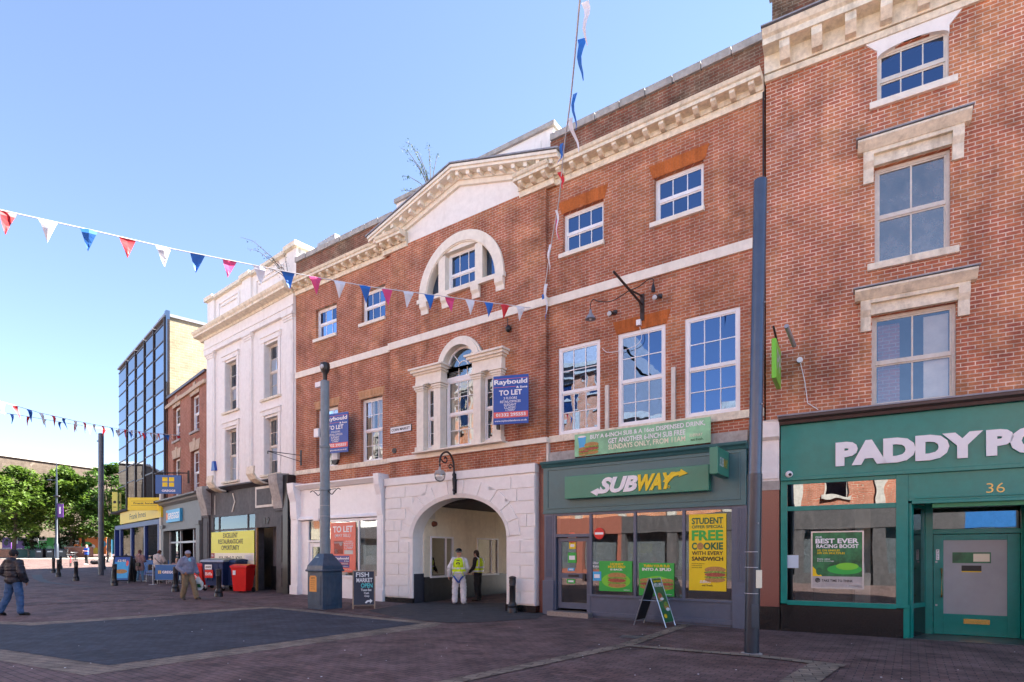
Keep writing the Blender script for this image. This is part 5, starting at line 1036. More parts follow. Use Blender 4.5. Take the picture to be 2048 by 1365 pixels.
# PP hanging sign
t = thing('projecting_sign', 'lime green projecting sign with white PP letters on the brick wall', 'shop sign', RIGHT, (.2, -.1, 5.0))
sx = RIGHT.at(1548, -1.2)
B(sx-.045, sx+.045, -1.2, -.25, 5.27, 6.08).build('sign_box', M['limegreen'], t, bev=.008); sidetext(t, 'PP', sx+.05, -1.1, -.38, 5.5, 5.9, WL)
MB().tube([(sx, -1.3, 6.28), (sx, -.2, 6.14), (sx, .02, 6.12)], .022).box(sx-.02, sx+.02, -.25, .02, 5.55, 6.15).build('bracket', M['blackiron'], t)
for dx in (-.32, .32): MB().cone((sx+dx*.7, -1.15, 6.3), (sx+dx, -.45, 6.1), .045, .045).build('flood_lamp', M['steel'], t)
MB().cone((sx+.4, -.0, 5.9), (sx+.4, -.08, 5.9), .06, .06).build('junction_box', WL, t)
MB().tube([(sx+.4, -.04, 5.9), (sx+.5, -.03, 5.4), (sx+.55, -.03, 4.95), (sx+.75, -.05, 4.78)], .009, 5).build('cable', WL, t)
# bakery signs
t = panel(GREG, 'shop_sign', 'blue bakery sign box reading GREGGS on the grey fascia', 'shop sign', -6.1, -3.35, 3.4, 4.08, -.33, M['ltblue'], [('#', .0, .12, .2, .8, M['orange']), ('GREGGS', .14, .93, .25, .75, WL, dict(bold=.03))], th=.2)
t = panel(Frame(*GREG.w(-2.9, -.9), 5), 'hanging_sign', 'square blue hanging sign with four yellow blocks reading GREGGS', 'shop sign', -.7, .55, 4.75, 5.7, 0, M['gblue'],
    [('#', .27, .47, .66, .88, M['yellow']), ('#', .53, .73, .66, .88, M['yellow']), ('#', .27, .47, .38, .60, M['yellow']), ('#', .53, .73, .38, .60, M['yellow']), ('GREGGS', .25, .78, .10, .22, WL, dict(bold=.03))], th=.08)
q = MB(); q.tube([(-.85, .04, 5.82), (.9, .04, 5.82)], .03).tube([(-.4, .04, 5.7), (-.4, .04, 5.82)], .015).tube([(.3, .04, 5.7), (.3, .04, 5.82)], .015).box(.86, .92, .0, .1, 5.3, 5.95); q.build('bracket', M['blackiron'], t)
# office shop signs
x0, x1 = OFFI.at(240, -.3), OFFI.at(322, -.3)
t = panel(OFFI, 'shop_sign', 'long yellow fascia sign reading Frank Innes under the office block', 'shop sign', x0, x1, 3.78, 4.6, -.3, M['yellow'], [('Frank Innes', .28, .68, .25, .7, M['ink'], dict(bold=0))], th=.3)
t = panel(Frame(*OFFI.w(-1.0, -.75), 0), 'projecting_sign', 'small yellow projecting sign overlapping the long yellow fascia', 'shop sign', -1.15, .75, 4.2, 4.95, 0, M['yellow'], [('#', .1, .9, .38, .40, M['ink']), ('#', .1, .9, .72, .74, M['ink']), ('Frank Innes', .18, .82, .48, .64, M['ink'])], th=.1)
t = panel(Frame((224-CXP)/FX*43, 43, 0), 'vertical_banner', 'narrow pale yellow vertical banner at the far corner of the office block', 'banner', 0, .4, 4.85, 6.3, 0, paint('pale_yellow_vinyl', (.7, .66, .12), .5, .03, bumpk=0), [('o', .2, .8, .4, .55, M['ink']), ('#', .2, .8, .2, .23, M['ink'])], th=.05)
# wall lamps and fittings
def curve(pts, n=24):
    out = []; P = [Vector(p) for p in pts]
    for i in range(len(P)-1):
        a = P[max(0, i-1)]; b = P[i]; c = P[i+1]; d = P[min(len(P)-1, i+2)]
        for k in range(n//max(1, len(P)-1)+2):
            t_ = k/(n//max(1, len(P)-1)+2); out.append(.5*((2*b)+(-a+c)*t_+(2*a-5*b+4*c-d)*t_*t_+(-a+3*b-3*c+d)*t_**3))
    out.append(P[-1]); return out
lx = MAIN.at(908, -.3)
t = thing('wall_lantern', 'ornate black scroll bracket lamp over the white archway', 'wall lamp', MAIN, (lx, -.25, 3.6))
q = MB(); q.lathe([(.0, 3.5), (.04, 3.52), (.03, 3.6), (.055, 3.64), (.035, 3.7), (.05, 3.85), (.06, 4.0), (.04, 4.05), (.06, 4.12), (.03, 4.2), (0, 4.26)], (lx, -.3, 0), 10); q.box(lx-.06, lx+.06, -.27, -.2, 3.55, 4.15)
q.tube(curve([(lx, -.3, 4.15), (lx, -.33, 4.5), (lx-.02, -.45, 4.72), (lx-.03, -.62, 4.78), (lx-.05, -.8, 4.68), (lx-.06, -.88, 4.5), (lx-.06, -.88, 4.3)]), .03)
q.tube(curve([(lx-.05, -.86, 4.55), (lx-.04, -.74, 4.45), (lx-.03, -.62, 4.47), (lx-.03, -.6, 4.57), (lx-.03, -.67, 4.62), (lx-.03, -.71, 4.56)]), .02); q.tube(curve([(lx, -.34, 4.35), (lx-.01, -.44, 4.42), (lx-.02, -.52, 4.36), (lx-.02, -.47, 4.3), (lx-.01, -.42, 4.34)]), .017)
q.build('scroll_bracket', M['blackiron'], t, smooth=True)
c_ = (lx-.06, -.88, 4.06); MB().lathe([(.0, .26), (.03, .24), (.04, .15), (.13, .12), (.17, .04), (.17, .0)], c_, 16).build('lamp_cap', M['grey_stone'], t, smooth=True); MB().lathe([(.16, 0), (.165, -.05), (.14, -.14), (.08, -.2), (0, -.22)][::-1], c_, 16).build('globe', glass('lamp_globe', .2, (.9, .9, .9), 0), t, smooth=True)
# swan neck twin lamp
ax_, az_ = MAIN.P(1285, 590, 0); t = thing('sign_bracket', 'rusty bracket with two swan neck lamps beneath the upper string course', 'wall lamp', MAIN, (ax_, 0, az_))
q = MB(); b0 = (ax_, 0, 7.98); tip = (ax_-.1, -1.5, 8.25); q.tube([b0, tip], .03).tube([(ax_, 0, 8.2), (ax_-.05, -.7, 8.12)], .022).tube([(ax_-.02, -.2, 8.05), (ax_+.0, -.02, 7.75)], .02).box(ax_-.05, ax_+.05, -.04, 0, 7.58, 8.25)
q.tube(curve([(ax_-.05, -.7, 8.1), (ax_-.5, -.72, 7.95), (ax_-.85, -.74, 8.02), (ax_-1.0, -.75, 8.1), (ax_-1.08, -.75, 8.0), (ax_-1.08, -.75, 7.82)]), .013).tube(curve([(ax_-.05, -.7, 8.1), (ax_+.2, -.72, 8.12), (ax_+.42, -.72, 8.22), (ax_+.55, -.72, 8.2), (ax_+.56, -.72, 8.05)]), .013); q.build('bracket', M['browniron'], t)
MB().lathe([(.14, -.1), (.13, -.08), (.04, .06), (.03, .14), (0, .15)], (ax_-1.08, -.75, 7.72), 14).build('lamp_shade', M['lead'], t, smooth=True); MB().ell((ax_-1.08, -.75, 7.66), (.05, .05, .07)).build('bulb', M['bulb'], t, smooth=True); MB().lathe([(.05, -.08), (.05, 0), (.02, .1), (0, .1)], (ax_+.56, -.72, 7.98), 10).build('lamp_holder', M['blackiron'], t); B(ax_-.13, ax_-.02, -.1, -.0, 7.46, 7.6).build('junction_box', WL, t)
MB().tube(curve([(ax_-.05, -.05, 7.42), (ax_-.02, -.04, 7.1), (ax_-.3, -.03, 6.95), (ax_-.9, -.03, 6.95), (ax_-1.1, -.03, 7.1)]), .008, 5).build('cable', WL, t)
for px, py, lb in ((1321, 596, 'small black spotlight right of the rusty bracket'), (1231, 628, 'small black spotlight left of the rusty bracket')):
    x, z = MAIN.P(px, py, 0); t = thing('spotlight', lb, 'spotlight', MAIN, (x, 0, z), 'spotlights over the sandwich shop'); B(x-.05, x+.05, -.05, 0, z-.02, z+.08).build('mount', M['black'], t); MB().cone((x, -.05, z), (x-.05, -.26, z-.07), .03, .07, 12).build('housing', M['black'], t); MB().ell((x-.05, -.27, z-.075), (.065, .03, .065)).build('lens', M['bulb'], t, smooth=True)
for px, py, lb in ((440, 972, 'tilted cream floodlight left of the pair on the rendered building'), (522, 955, 'tilted cream floodlight right of the pair on the rendered building')):
    x, z = WHITE.P(px, py, -.5); t = thing('floodlight', lb, 'floodlight', WHITE, (x, -.1, z), 'floodlights over the derelict shopfront')
    q = MB(); q.extr_x([(-.95, z+.4), (-.98, z+.1), (-.85, z-.12), (-.6, z-.25), (-.35, z-.28), (-.37, z-.22), (-.6, z-.18), (-.8, z-.06), (-.92, z+.12), (-.9, z+.4)], x-.3, x+.3); q.build('lamp_hood', M['creamdirty'], t); MB().tube([(x, -.4, z-.22), (x+.1, -.0, z-.25)], .05).build('arm', M['black'], t)
x, z = WHITE.P(431, 938, 0); t = thing('alarm_box', 'small blue alarm box on the white render', 'alarm box', WHITE, (x, 0, z)); MB().prism([(x-.2, z-.1), (x+.2, z-.1), (x+.05, z+.35), (x-.12, z+.35)], -.12, 0).build('cover', M['blue'], t)
x, z = MAIN.P(674, 918, 0); t = thing('alarm_box', 'white and black sounder beneath the left letting board', 'alarm box', MAIN, (x, 0, z)); B(x-.17, x+.17, -.12, 0, z-.05, z+.22).build('cover', WL, t, bev=.02); MB().prism([(x-.12, z-.22), (x+.05, z-.22), (x+.17, z-.05), (x-.17, z-.05)], -.1, 0).build('lens', M['ink'], t)
x, z = MAIN.P(789, 902, BY); t = thing('wall_vent', 'small round black wall vent left of the arched window', 'vent', MAIN, (x, BY, z)); MB().cone((x, BY, z), (x, BY-.03, z), .1, .09, 14).build('grille', M['black'], t); MB().cone((x, BY-.03, z), (x, BY-.04, z), .05, .05, 10).build('cap', M['browniron'], t)
x, z = MAIN.P(1019, 659, BY); t = thing('bunting_anchor', 'black iron wall boss high on the brick bay holding the bunting', 'wall fixing', MAIN, (x, BY, z)); MB().ell((x, BY-.06, z), (.09, .08, .1)).build('boss', M['blackiron'], t); MB().tube([(x, BY-.08, z+.08), (x, BY-.1, z+.3)], .012).build('hook', M['blackiron'], t)
q = MB(); x, z = WHITE.P(560, 920, -.6); t = thing('sign_bracket', 'empty thin black sign bracket at the corner of the rendered building', 'bracket', MAIN, (-17.2, 0, 5.5)); q.tube([(-17.0, 0, 5.55), (-17.2, -1.3, 5.55)], .015).tube([(-17.0, 0, 5.3), (-17.2, -1.3, 5.55)], .012).box(-17.05, -16.95, -.02, 0, 5.15, 5.75); q.build('arms', M['blackiron'], t); MB().cone((-17.2, -1.3, 5.55), (-17.2, -1.3, 5.45), .02, .02, 8).build('end_cap', M['blackiron'], t)
q = MB(); x = XR+.0; q.tube([(-.02, -.08, 8.0), (-.02, -.08, 12.0)], .018, 6); q.top('down_cable', 'thin dark cable running down the joint between the two brick buildings', 'cable', M['blackiron'], MAIN, (-.02, -.08, 8))
# ================================================================ STREET FURNITURE
def bollard_proto():
    x, y, z = G(1025, 1226); t = thing('bollard', 'ribbed black bollard standing beside the white archway pier', 'bollard', WORLD, (x, y, z), 'black bollards along the street')
    MB().lathe([(.15, -.05), (.15, .12), (.13, .15), (.14, .2), (.105, .27), (.1, .3)], (x, y, z), 16).build('base', M['blackiron'], t, smooth=True)
    q = MB(); q.lathe([(.088, .3), (.088, .75), (.095, .76), (.095, .79), (.088, .8), (.088, .96)], (x, y, z), 16)
    for k in range(12): a = 2*PI*k/12; q.box(x+.09*math.cos(a)-.007, x+.09*math.cos(a)+.007, y+.09*math.sin(a)-.007, y+.09*math.sin(a)+.007, z+.82, z+.94)
    q.build('shaft', M['blackiron'], t, smooth=True); MB().lathe([(.1, .96), (.105, .98), (.1, 1.01), (.06, 1.035), (0, 1.045)], (x, y, z), 16).build('cap', M['blackiron'], t, smooth=True); return t
b0 = bollard_proto()
for px, py, lb in ((437.5, 1194, 'black bollard in front of the blue wheeled bin'), (351, 1184, 'black bollard half hidden behind the walking man in the grey hoodie'), (229, 1172, 'black bollard in front of the bakery A-board'), (152, 1162, 'nearest black bollard left of the plain tall pole'), (117, 1154, 'second nearest black bollard left of the plain tall pole'), (107, 1146, 'leftmost of the three clustered bollards'), (121, 1139, 'farthest of the three clustered bollards'), (216, 1125.5, 'black bollard between the plain pole and the A-board'), (57, 1116, 'small far bollard before the dark green planter'), (95, 1115.5, 'small far bollard left of the banner lamp post'), (134.5, 1116, 'small far bollard beside the bicycles'), (208, 1114, 'far bollard glimpsed behind the plain pole')):
    dup(b0, G(px, py), random.uniform(0, 3), lb)
# plain tall poles
x, y, z = G(1503, 1308); t = thing('tall_pole', 'tall dark steel pole standing on the paving in front of the shops', 'pole', WORLD, (x, y, z)); tp = Vector(ray(1521, 362, y)); tp.y = y
MB().tube([(x, y, z-.05), Vector((x, y, z)).lerp(tp, .38)], .118, 24).build('lower_shaft', M['darkpole'], t, smooth=True)
MB().tube([Vector((x, y, z)).lerp(tp, .38), tp], .108, 24).build('shaft', paint('blue_grey_metal', (.09, .115, .16), .25, .05, metal=.5), t, smooth=True)
MB().ell(tp, (.106, .106, .03)).build('cap', M['darkpole'], t, smooth=True); MB().lathe([(.17, 0), (.17, .012), (.13, .02)], (x, y, z), 24).build('base_collar', M['grey_stone'], t)
q = MB()
for zz in (1.02, 1.46, 1.72): q.lathe([(.121, zz), (.124, zz+.003), (.121, zz+.008)], (x+.01*zz, y, z), 24)
q.build('cable_ties', M['cord'], t); B(x+.02, x+.12, y-.135, y-.128, 1.12, 1.42).build('paper_notice', M['palecream'], t)
B(x-.055, x+.075, y-.126, y-.1, .45, .85).build('door_hatch', M['darkpole'], t, bev=.006)
for k, dz in enumerate((2.2, 4.2, 5.9, 7.4)): MB().ell(Vector((x, y-.115, 0)).lerp(tp, 0)+Vector((.03*dz, 0, z+dz)), (.014, .014, .014)).build('bolt', M['steel'], t)
x, y, z = G(202, 1151); t = thing('tall_pole', 'plain dark grey tall pole at the left near the bunting', 'pole', WORLD, (x, y, z)); zt = EYE+(HYP-868)/FX*y
MB().tube([(x, y, z-.05), (x, y, zt)], .15, 20).build('shaft', paint('dark_grey_metal', (.09, .10, .12), .4, .06, metal=.3), t, smooth=True); MB().lathe([(.2, 0), (.2, .02), (.15, .03)], (x, y, z), 20).build('base_collar', M['darkpole'], t); MB().box(x-.25, x-.14, y-.03, y+.03, zt-.5, zt-.42).build('bracket', M['blackiron'], t); MB().ell((x, y, zt), (.15, .15, .04)).build('cap', M['darkpole'], t)
# lamp post with purple banner
x, y, z = G2(113, 64); t = thing('street_lamp', 'slim dark lamp post carrying a purple banner in front of the trees', 'street lamp', WORLD, (x, y, z)); sc = y/FX
zt = EYE+(HYP-925)*sc; q = MB(); q.tube([(x, y, z), (x, y, z+1.6), (x, y, z+1.7), (x, y, zt-2), (x, y, zt)], [.22, .2, .13, .09, .03], 10); q.build('post', M['darkpole'], t, smooth=True)
MB().tube([(x, y, EYE+(HYP-961)*sc), (x-.8, y, EYE+(HYP-960)*sc)], .04).build('arm', M['darkpole'], t); za = EYE+(HYP-961)*sc; MB().ell((x-.75, y, za+.02), (.34, .16, .1)).build('lamp_head', M['darkpole'], t, smooth=True)
B(x+.1, x+.75, y-.02, y+.02, EYE+(HYP-1035)*sc, EYE+(HYP-1008)*sc).build('banner', M['purple'], t); q = MB(); q.box(x, x+.8, y-.02, y+.02, EYE+(HYP-1007)*sc, EYE+(HYP-1006)*sc).box(x, x+.8, y-.02, y+.02, EYE+(HYP-1037)*sc, EYE+(HYP-1036)*sc); q.build('banner_arms', M['blackiron'], t)
MB().ell((x, y, EYE+(HYP-993)*sc), (.4, .2, .14)).build('spot_lamp', M['blackiron'], t); B(x+.3, x+.5, y-.03, y-.02, EYE+(HYP-1028)*sc, EYE+(HYP-1014)*sc).build('banner_motif', WL if False else M['w_letter'], t)
# blue grey pole rising from a steel cabinet
x, y, z = G(650, 1217); f = Frame(x, y, -34.76)
t = thing('lamp_post', 'blue-grey camera pole rising out of a navy steel cabinet', 'lamp post', f, (0, 0, z)); W = .36
zt = EYE+(HYP-742)/FX*y
q = MB(); q.box(-W, W, -W, W, z-.03, z+1.12); cb = q.build('cabinet', M['bingrey'], t, bev=.02); q = MB(); q.box(-W-.05, W+.05, -W-.05, W+.05, z+1.12, z+1.18); q.build('cabinet_rim', M['bingrey'], t, bev=.02)
q = MB(); v = [(sx*a, sy*a, zz) for a, zz in ((W+.02, z+1.18), (W+.0, z+1.3), (.15, z+1.66)) for sx, sy in ((-1, -1), (1, -1), (1, 1), (-1, 1))]; q.add(v, [(i+4*k, (i+1) % 4+4*k, (i+1) % 4+4*k+4, i+4*k+4) for k in range(2) for i in range(4)]+[(8, 9, 10, 11)]); q.build('cabinet_roof', M['bingrey'], t)
q = MB(); q.box(-W+.08, W-.08, -W-.012, -W, z+.12, z+1.0); q.box(W, W+.012, -W+.08, W-.08, z+.12, z+1.0); q.build('door_panel', M['bingrey'], t, bev=.004)
q = MB(); q.add([(-.24, -W-.016, z+.52), (.1, -W-.016, z+.52), (.1, -W-.016, z+.95), (.05, -W-.016, z+1.0), (-.2, -W-.016, z+1.0), (-.24, -W-.016, z+.93)], [(0, 1, 2, 3, 4, 5)]); nn = q.build('orange_notice', M['orangepaper'], t); text(nn, 'CITY', -.15, .02, z+.9, z+.95, -W-.018, M['ink'])
for k in range(5): B(-.19, .03-.03*(k % 2), -W-.019, -W-.0165, z+.84-.06*k, z+.848-.06*k).build('printed_line', M['ink'], nn)
n0 = Vector((-.3, -.3, 0)); q = MB(); q.add([(-.27, -.325, z+1.33), (.0, -.325, z+1.33), (-.02, -.21, z+1.56), (-.16, -.21, z+1.56)], [(0, 1, 2, 3)]); q.build('green_sticker', paint('pale_green_paper', (.55, .68, .6), .6, .03, bumpk=0), t)
q = MB(); q.lathe([(.15, 1.6), (.15, 3.55), (.165, 3.57), (.165, 3.62), (.14, 3.64), (.14, 4.85), (.155, 4.87), (.155, 4.92), (.13, 4.94), (.128, zt-z-.32), (.1, zt-z-.3)], (0, 0, z), 20); q.build('shaft', M['polegrey'], t, smooth=True)
q = MB(); q.lathe([(.06, -.32), (.07, -.1), (.12, -.02), (.15, .1), (.14, .22), (.06, .26)], (0, 0, zt), 14); q.build('camera_head', M['black'], t, smooth=True); MB().ell((.02, -.12, zt+.1), (.07, .05, .07)).build('camera_lens', M['bulb'], t, smooth=True); B(-.42, -.16, -.05, .05, zt-.45, zt-.3).build('antenna_box', M['w_letter'], t)
q = MB()
for s_ in (-1, 1): q.tube(curve([(s_*.15, 0, z+3.55), (s_*.32, 0, z+3.44), (s_*.45, 0, z+3.52), (s_*.6, 0, z+3.6), (s_*.72, 0, z+3.56)]), .014).tube([(s_*.15, 0, z+3.58), (s_*.5, 0, z+3.6)], .01)
q.build('scroll_arms', M['blackiron'], t); B(-.36, -.1, -.16, -.13, z+2.66, z+3.02).build('white_notice', M['w_letter'], t); B(-.33, -.12, -.16, -.06, z+5.2, z+5.45).build('control_box', M['w_letter'], t)
q = MB(); [q.lathe([(.152, a), (.156, a+.01), (.152, a+.02)], (0, 0, z), 20) for a in (2.78, 3.1)]; q.build('steel_bands', M['steel'], t)
# ---- sandwich boards
def aboard(name, label, px, py, rz, W, H, spread, fm, face, th=.035, back=None, lean=.0):
    x, y, z = G(px, py); f = Frame(x, y, rz); t = thing(name, label, 'sandwich board', f, (0, 0, z))
    def leg(xa, s_): m = MB(); m.tube([(xa, s_*spread, z-.0), (xa, s_*.02, z+H)], th*.6, 4); return m
    q = MB()
    for xa in (-W/2+th/2, W/2-th/2):
        for s_ in (-1, 1): q.tube([(xa, s_*spread, z), (xa, s_*.02, z+H)], th*.62, 4)
    for s_ in (-1, 1): q.tube([(-W/2, s_*(spread*.9+.0), z+H*.1), (W/2, s_*spread*.9, z+H*.1)], th*.5, 4).tube([(-W/2, s_*.03, z+H-.02), (W/2, s_*.03, z+H-.02)], th*.55, 4)
    q.build('frame', fm, t)
    def pt(u, h): k = .1+.88*h; return (u*(W/2-th), -spread*(1-k)-.02*k-.012, z+H*k)
    m = MB(); a, b, c, d = pt(-1, 0), pt(1, 0), pt(1, 1), pt(-1, 1); m.add([a, b, c, d]+[(p[0], p[1]+.012, p[2]) for p in (a, b, c, d)], [(0, 1, 2, 3), (7, 6, 5, 4), (0, 4, 5, 1), (2, 6, 7, 3), (1, 5, 6, 2), (0, 3, 7, 4)]); m.build('front_panel', face, t)
    m = MB(); m.add([(p[0], -p[1], p[2]) for p in (a, b, c, d)]+[(p[0], -p[1]-.012, p[2]) for p in (a, b, c, d)], [(3, 2, 1, 0), (4, 5, 6, 7), (1, 5, 4, 0), (3, 7, 6, 2), (2, 6, 5, 1), (4, 7, 3, 0)]); m.build('rear_panel', back or face, t)
    def put(o):      # lean a flat child drawn at y=0 (x in -1..1, z in 0..1) onto the front panel
        for v in o.data.vertices: p = pt(v.co.x+ORG[o.name].x, v.co.z+ORG[o.name].z); dy = v.co.y+ORG[o.name].y; v.co = Vector((p[0], p[1]+dy, p[2]))-ORG[o.name]
    return t, put
t, put = aboard('blackboard_sign', 'wooden framed blackboard sign chalked FISH MARKET OPEN by the white shop', 728, 1216, 14, .66, 1.14, .36, paint('worn_pine', (.42, .33, .24), .7, .12), M['slate'], back=M['wood'])
for s_, a, b, c, d, m in (('FISH', -.8, .5, .83, .97, 'chalk'), ('MARKET', -.75, .85, .67, .80, 'chalk'), ('OPEN', -.3, .85, .51, .64, 'inkteal'), ('Tues-Sat', -.3, .75, .41, .48, 'chalk'), ('Cash', .0, .5, .32, .38, 'chalk'), ('Only', .05, .55, .22, .29, 'chalk')): put(text(t, s_, a, b, c, d, -.002, M[m], bold=.02))
m = MB(); m.prism([(.1, .06), (.25, .05), (.4, .09), (.6, .09), (.6, .04), (.85, .12), (.6, .18), (.6, .14), (.35, .14), (.2, .11)], -.004, -.001); put(m.build('chalk_arrow', M['chalk'], t))
t, put = aboard('sandwich_board', 'silver framed green food sandwich board in front of the sandwich shop', 1309, 1251, 52, .56, 1.12, .40, M['alu'], M['dkgreen'], th=.022, back=M['black'])
for s_, a, b, c, d, m in (('TURN YOUR SUB', -.8, .8, .92, .97, 'yellow'), ('INTO A SPUD', -.85, .85, .81, .90, 'w_letter')): put(text(t, s_, a, b, c, d, -.002, M[m], bold=.03))
for (cx_, cz_, rx, rz, mt) in ((-.35, .58, .5, .1, 'bread'), (-.35, .62, .35, .05, 'meat'), (.35, .36, .5, .1, 'bread'), (.35, .40, .38, .05, 'salad'), (-.1, .53, .4, .03, 'w_letter'), (.45, .28, .4, .04, 'w_letter'), (-.45, .14, .3, .05, 'yellow')): m = MB(); m.ellipse(cx_, cz_, rx, rz, -.003 if mt in ('bread', 'yellow') else -.005, -.001); put(m.build('printed_food', M[mt], t))
q = MB(); z_ = ORG[t.name].z; q.tube([(-.25, -.27, z_+.6), (-.25, .27, z_+.6)], .008, 6).tube([(.25, -.27, z_+.6), (.25, .27, z_+.6)], .008, 6); q.build('stay_bar', M['alu'], t)
t, put = aboard('sandwich_board', 'tall black framed blue bakery sandwich board behind a bollard', 246, 1166, 16, .82, 1.35, .42, M['black'], M['gblue'], th=.07, back=M['black'])
for a, b, c, d, mt in ((-.9, .9, .78, .99, 'blue'), (-.9, .9, .1, .78, 'ltblue')): m = MB(); m.box(a, b, -.003, -.001, c, d); put(m.build('colour_block', M[mt], t))
put(text(t, '£3.95', -.6, .5, .78, .88, -.005, M['palecream'], bold=.03)); m = MB(); m.ellipse(0, .38, .8, .09, -.006, -.003); put(m.build('printed_food', M['bread'], t)); m = MB(); m.ellipse(.7, .72, .18, .12, -.006, -.003); put(m.build('printed_food', M['redband'], t))
# ---- wheeled bins
def bin2(label, px, py, mat, W=.58, D=.7, H=1.08, rz=-38, wheels=2, sticker=None, lid=None, group='wheeled bins outside the derelict shopfront'):
    x, y = WHITE.w(WHITE.at(px, py), py); z = gz(y); f = Frame(x, y, rz); t = thing('wheeled_bin', label, 'bin', f, (0, 0, z), group); zb = z+(.06 if wheels == 2 else .22)
    q = MB(); b0, b1 = (W*.4, D*.38), (W*.5, D*.5)
    v = [(sx*b0[0], sy*b0[1], zb) for sx, sy in ((-1, -1), (1, -1), (1, 1), (-1, 1))]+[(sx*b1[0], sy*b1[1], z+H*.9) for sx, sy in ((-1, -1), (1, -1), (1, 1), (-1, 1))]
    q.add(v, [(3, 2, 1, 0), (4, 5, 6, 7), (0, 1, 5, 4), (1, 2, 6, 5), (2, 3, 7, 6), (3, 0, 4, 7)]); q.box(-W*.53, W*.53, -D*.53, D*.53, z+H*.88, z+H*.92)
    for u in (-.25, 0, .25): q.box(W*u-.015, W*u+.015, -D*.515, -D*.44, zb+.2, z+H*.88) if wheels == 4 else None
    q.build('bin_body', mat, t, bev=.015); q = MB(); q.extr_x([(-D*.56, z+H*.92), (D*.52, z+H*.94), (D*.48, z+H*1.0), (0, z+H*1.03), (-D*.5, z+H*.98)], -W*.55, W*.55); q.build('lid', lid or mat, t, bev=.012)
    q = MB(); q.tube([(-W*.4, D*.58, z+H*.93), (W*.4, D*.58, z+H*.93)], .02).box(-W*.4, -W*.36, D*.48, D*.6, z+H*.9, z+H*.95).box(W*.36, W*.4, D*.48, D*.6, z+H*.9, z+H*.95); q.build('handle', mat, t)
    for sx in (-1, 1):
        for sy in ((1,) if wheels == 2 else (-1, 1)):
            w_ = MB(); w_.cone((sx*W*.4, sy*D*.4, z+.1), (sx*W*.4+sx*.05, sy*D*.4, z+.1), .1, .1, 16); w_.build('wheel', M['rubber'], t)
            if wheels == 4: w_ = MB(); w_.box(sx*W*.4-.03, sx*W*.4+.08, sy*D*.4-.04, sy*D*.4+.04, z+.1, z+.24); w_.build('castor_fork', M['steel'], t)
    if sticker:
        for a, b, c, d, mt, s_ in sticker: o = B(a, b, -D*.52, -D*.5, z+c, z+d).build('label', M[mt], t); text(t, s_, a+.03, b-.03, z+c+(d-c)*.3, z+c+(d-c)*.7, -D*.522, WLM if mt == 'red' else M['ink']) if s_ else None
    return t
WLM = M['w_letter']
bin2('red wheeled bin nearest the recessed doorway', 486, -1.05, M['red'], .68, .62, 1.12, rz=-8, sticker=[(-.24, -.12, .72, .9, 'w_letter', None)])
bin2('large navy four-wheeled bin with white and red labels', 441, -1.15, M['binblue'], 1.05, .95, 1.32, rz=-14, wheels=4, lid=M['steel'], sticker=[(-.35, .0, .9, 1.1, 'w_letter', 'CARDBOARD'), (-.35, .05, .55, .88, 'red', 'Biffa')])
bin2('navy wheeled bin squeezed between the large bin and the right red bin', 466, -.75, M['binblue'], .9, .8, 1.3, rz=-14, wheels=4)
bin2('red wheeled bin left of the large navy bin, behind the walking man', 404, -1.2, M['red'], .62, .7, 1.1, rz=-14, sticker=[(-.2, .1, .4, .7, 'red', 'Biffa')])
# cafe litter bin, barrier, tables
x, y, z = G(266, 1163); t = thing('litter_bin', 'round black litter bin beside the bakery sandwich board', 'bin', WORLD, (x, y, z)); MB().lathe([(.24, 0), (.26, .05), (.26, .85), (.24, .9)], (x, y, z), 18).build('bin_body', M['black'], t, smooth=True); MB().lathe([(.26, .9), (.24, 1.1), (.14, 1.2), (0, 1.22)], (x, y, z), 18).build('hood', M['black'], t, smooth=True); B(x-.03, x+.06, y-.27, y-.262, z+.55, z+.7).build('badge', M['gold'], t)
xa, ya, za = G(306, 1170); xb = (352-CXP)/FX*(ya-.4)
f = Frame(xa, ya, -8); t = thing('cafe_barrier', 'blue cafe barrier screen lettered GRE on steel posts', 'barrier', f, (0, 0, za)); BW = 1.25
for u in (0, BW+.05): MB().tube([(u, 0, za), (u, 0, za+.98)], .028, 10).build('post', M['steel'], t, smooth=True); MB().lathe([(.19, 0), (.19, .012), (.05, .03)], (u, 0, za), 18).build('foot', M['steel'], t)
B(.12, BW, -.01, .01, za+.24, za+.97).build('screen', M['gblue'], t); MB().tube([(0, 0, za+.97), (BW, 0, za+.97)], .014).tube([(0, 0, za+.24), (BW, 0, za+.24)], .012).build('rail', M['steel'], t)
text(t, 'GREGGS', .5, 1.22, za+.55, za+.68, -.012, WLM, bold=.03); q = MB(); [q.box(.28+a, .35+a, -.014, -.01, za+.54+b, za+.61+b) for a in (0, .09) for b in (0, .08)]; q.build('logo_blocks', M['gold'], t)
xa2, ya2, za2 = G(292, 1157); f = Frame(xa2, ya2, -8); t = thing('cafe_barrier', 'plain blue cafe barrier further back behind the standing customers', 'barrier', f, (0, 0, za2)); B(-1.2, 1.7, -.01, .01, za2+.4, za2+1.05).build('screen', M['gblue'], t); [MB().tube([(u, 0, za2), (u, 0, za2+1.05)], .025, 8).build('post', M['steel'], t) for u in (-1.2, 1.7)]
for px, py, lb in ((318, 1163, 'small silver cafe table between the two customers'), (340, 1164, 'small silver cafe table behind the blue barrier')):
    x, y, z = G(px, py); t = thing('cafe_table', lb, 'table', WORLD, (x, y, z), 'cafe tables outside the bakery'); MB().lathe([(.33, .72), (.34, .735), (.33, .75)], (x, y, z), 20).build('table_top', M['alu'], t); MB().lathe([(.025, .03), (.025, .72)], (x, y, z), 10).build('stem', M['alu'], t); MB().lathe([(.2, 0), (.2, .02), (.03, .04)], (x, y, z), 16).build('base', M['steel'], t)
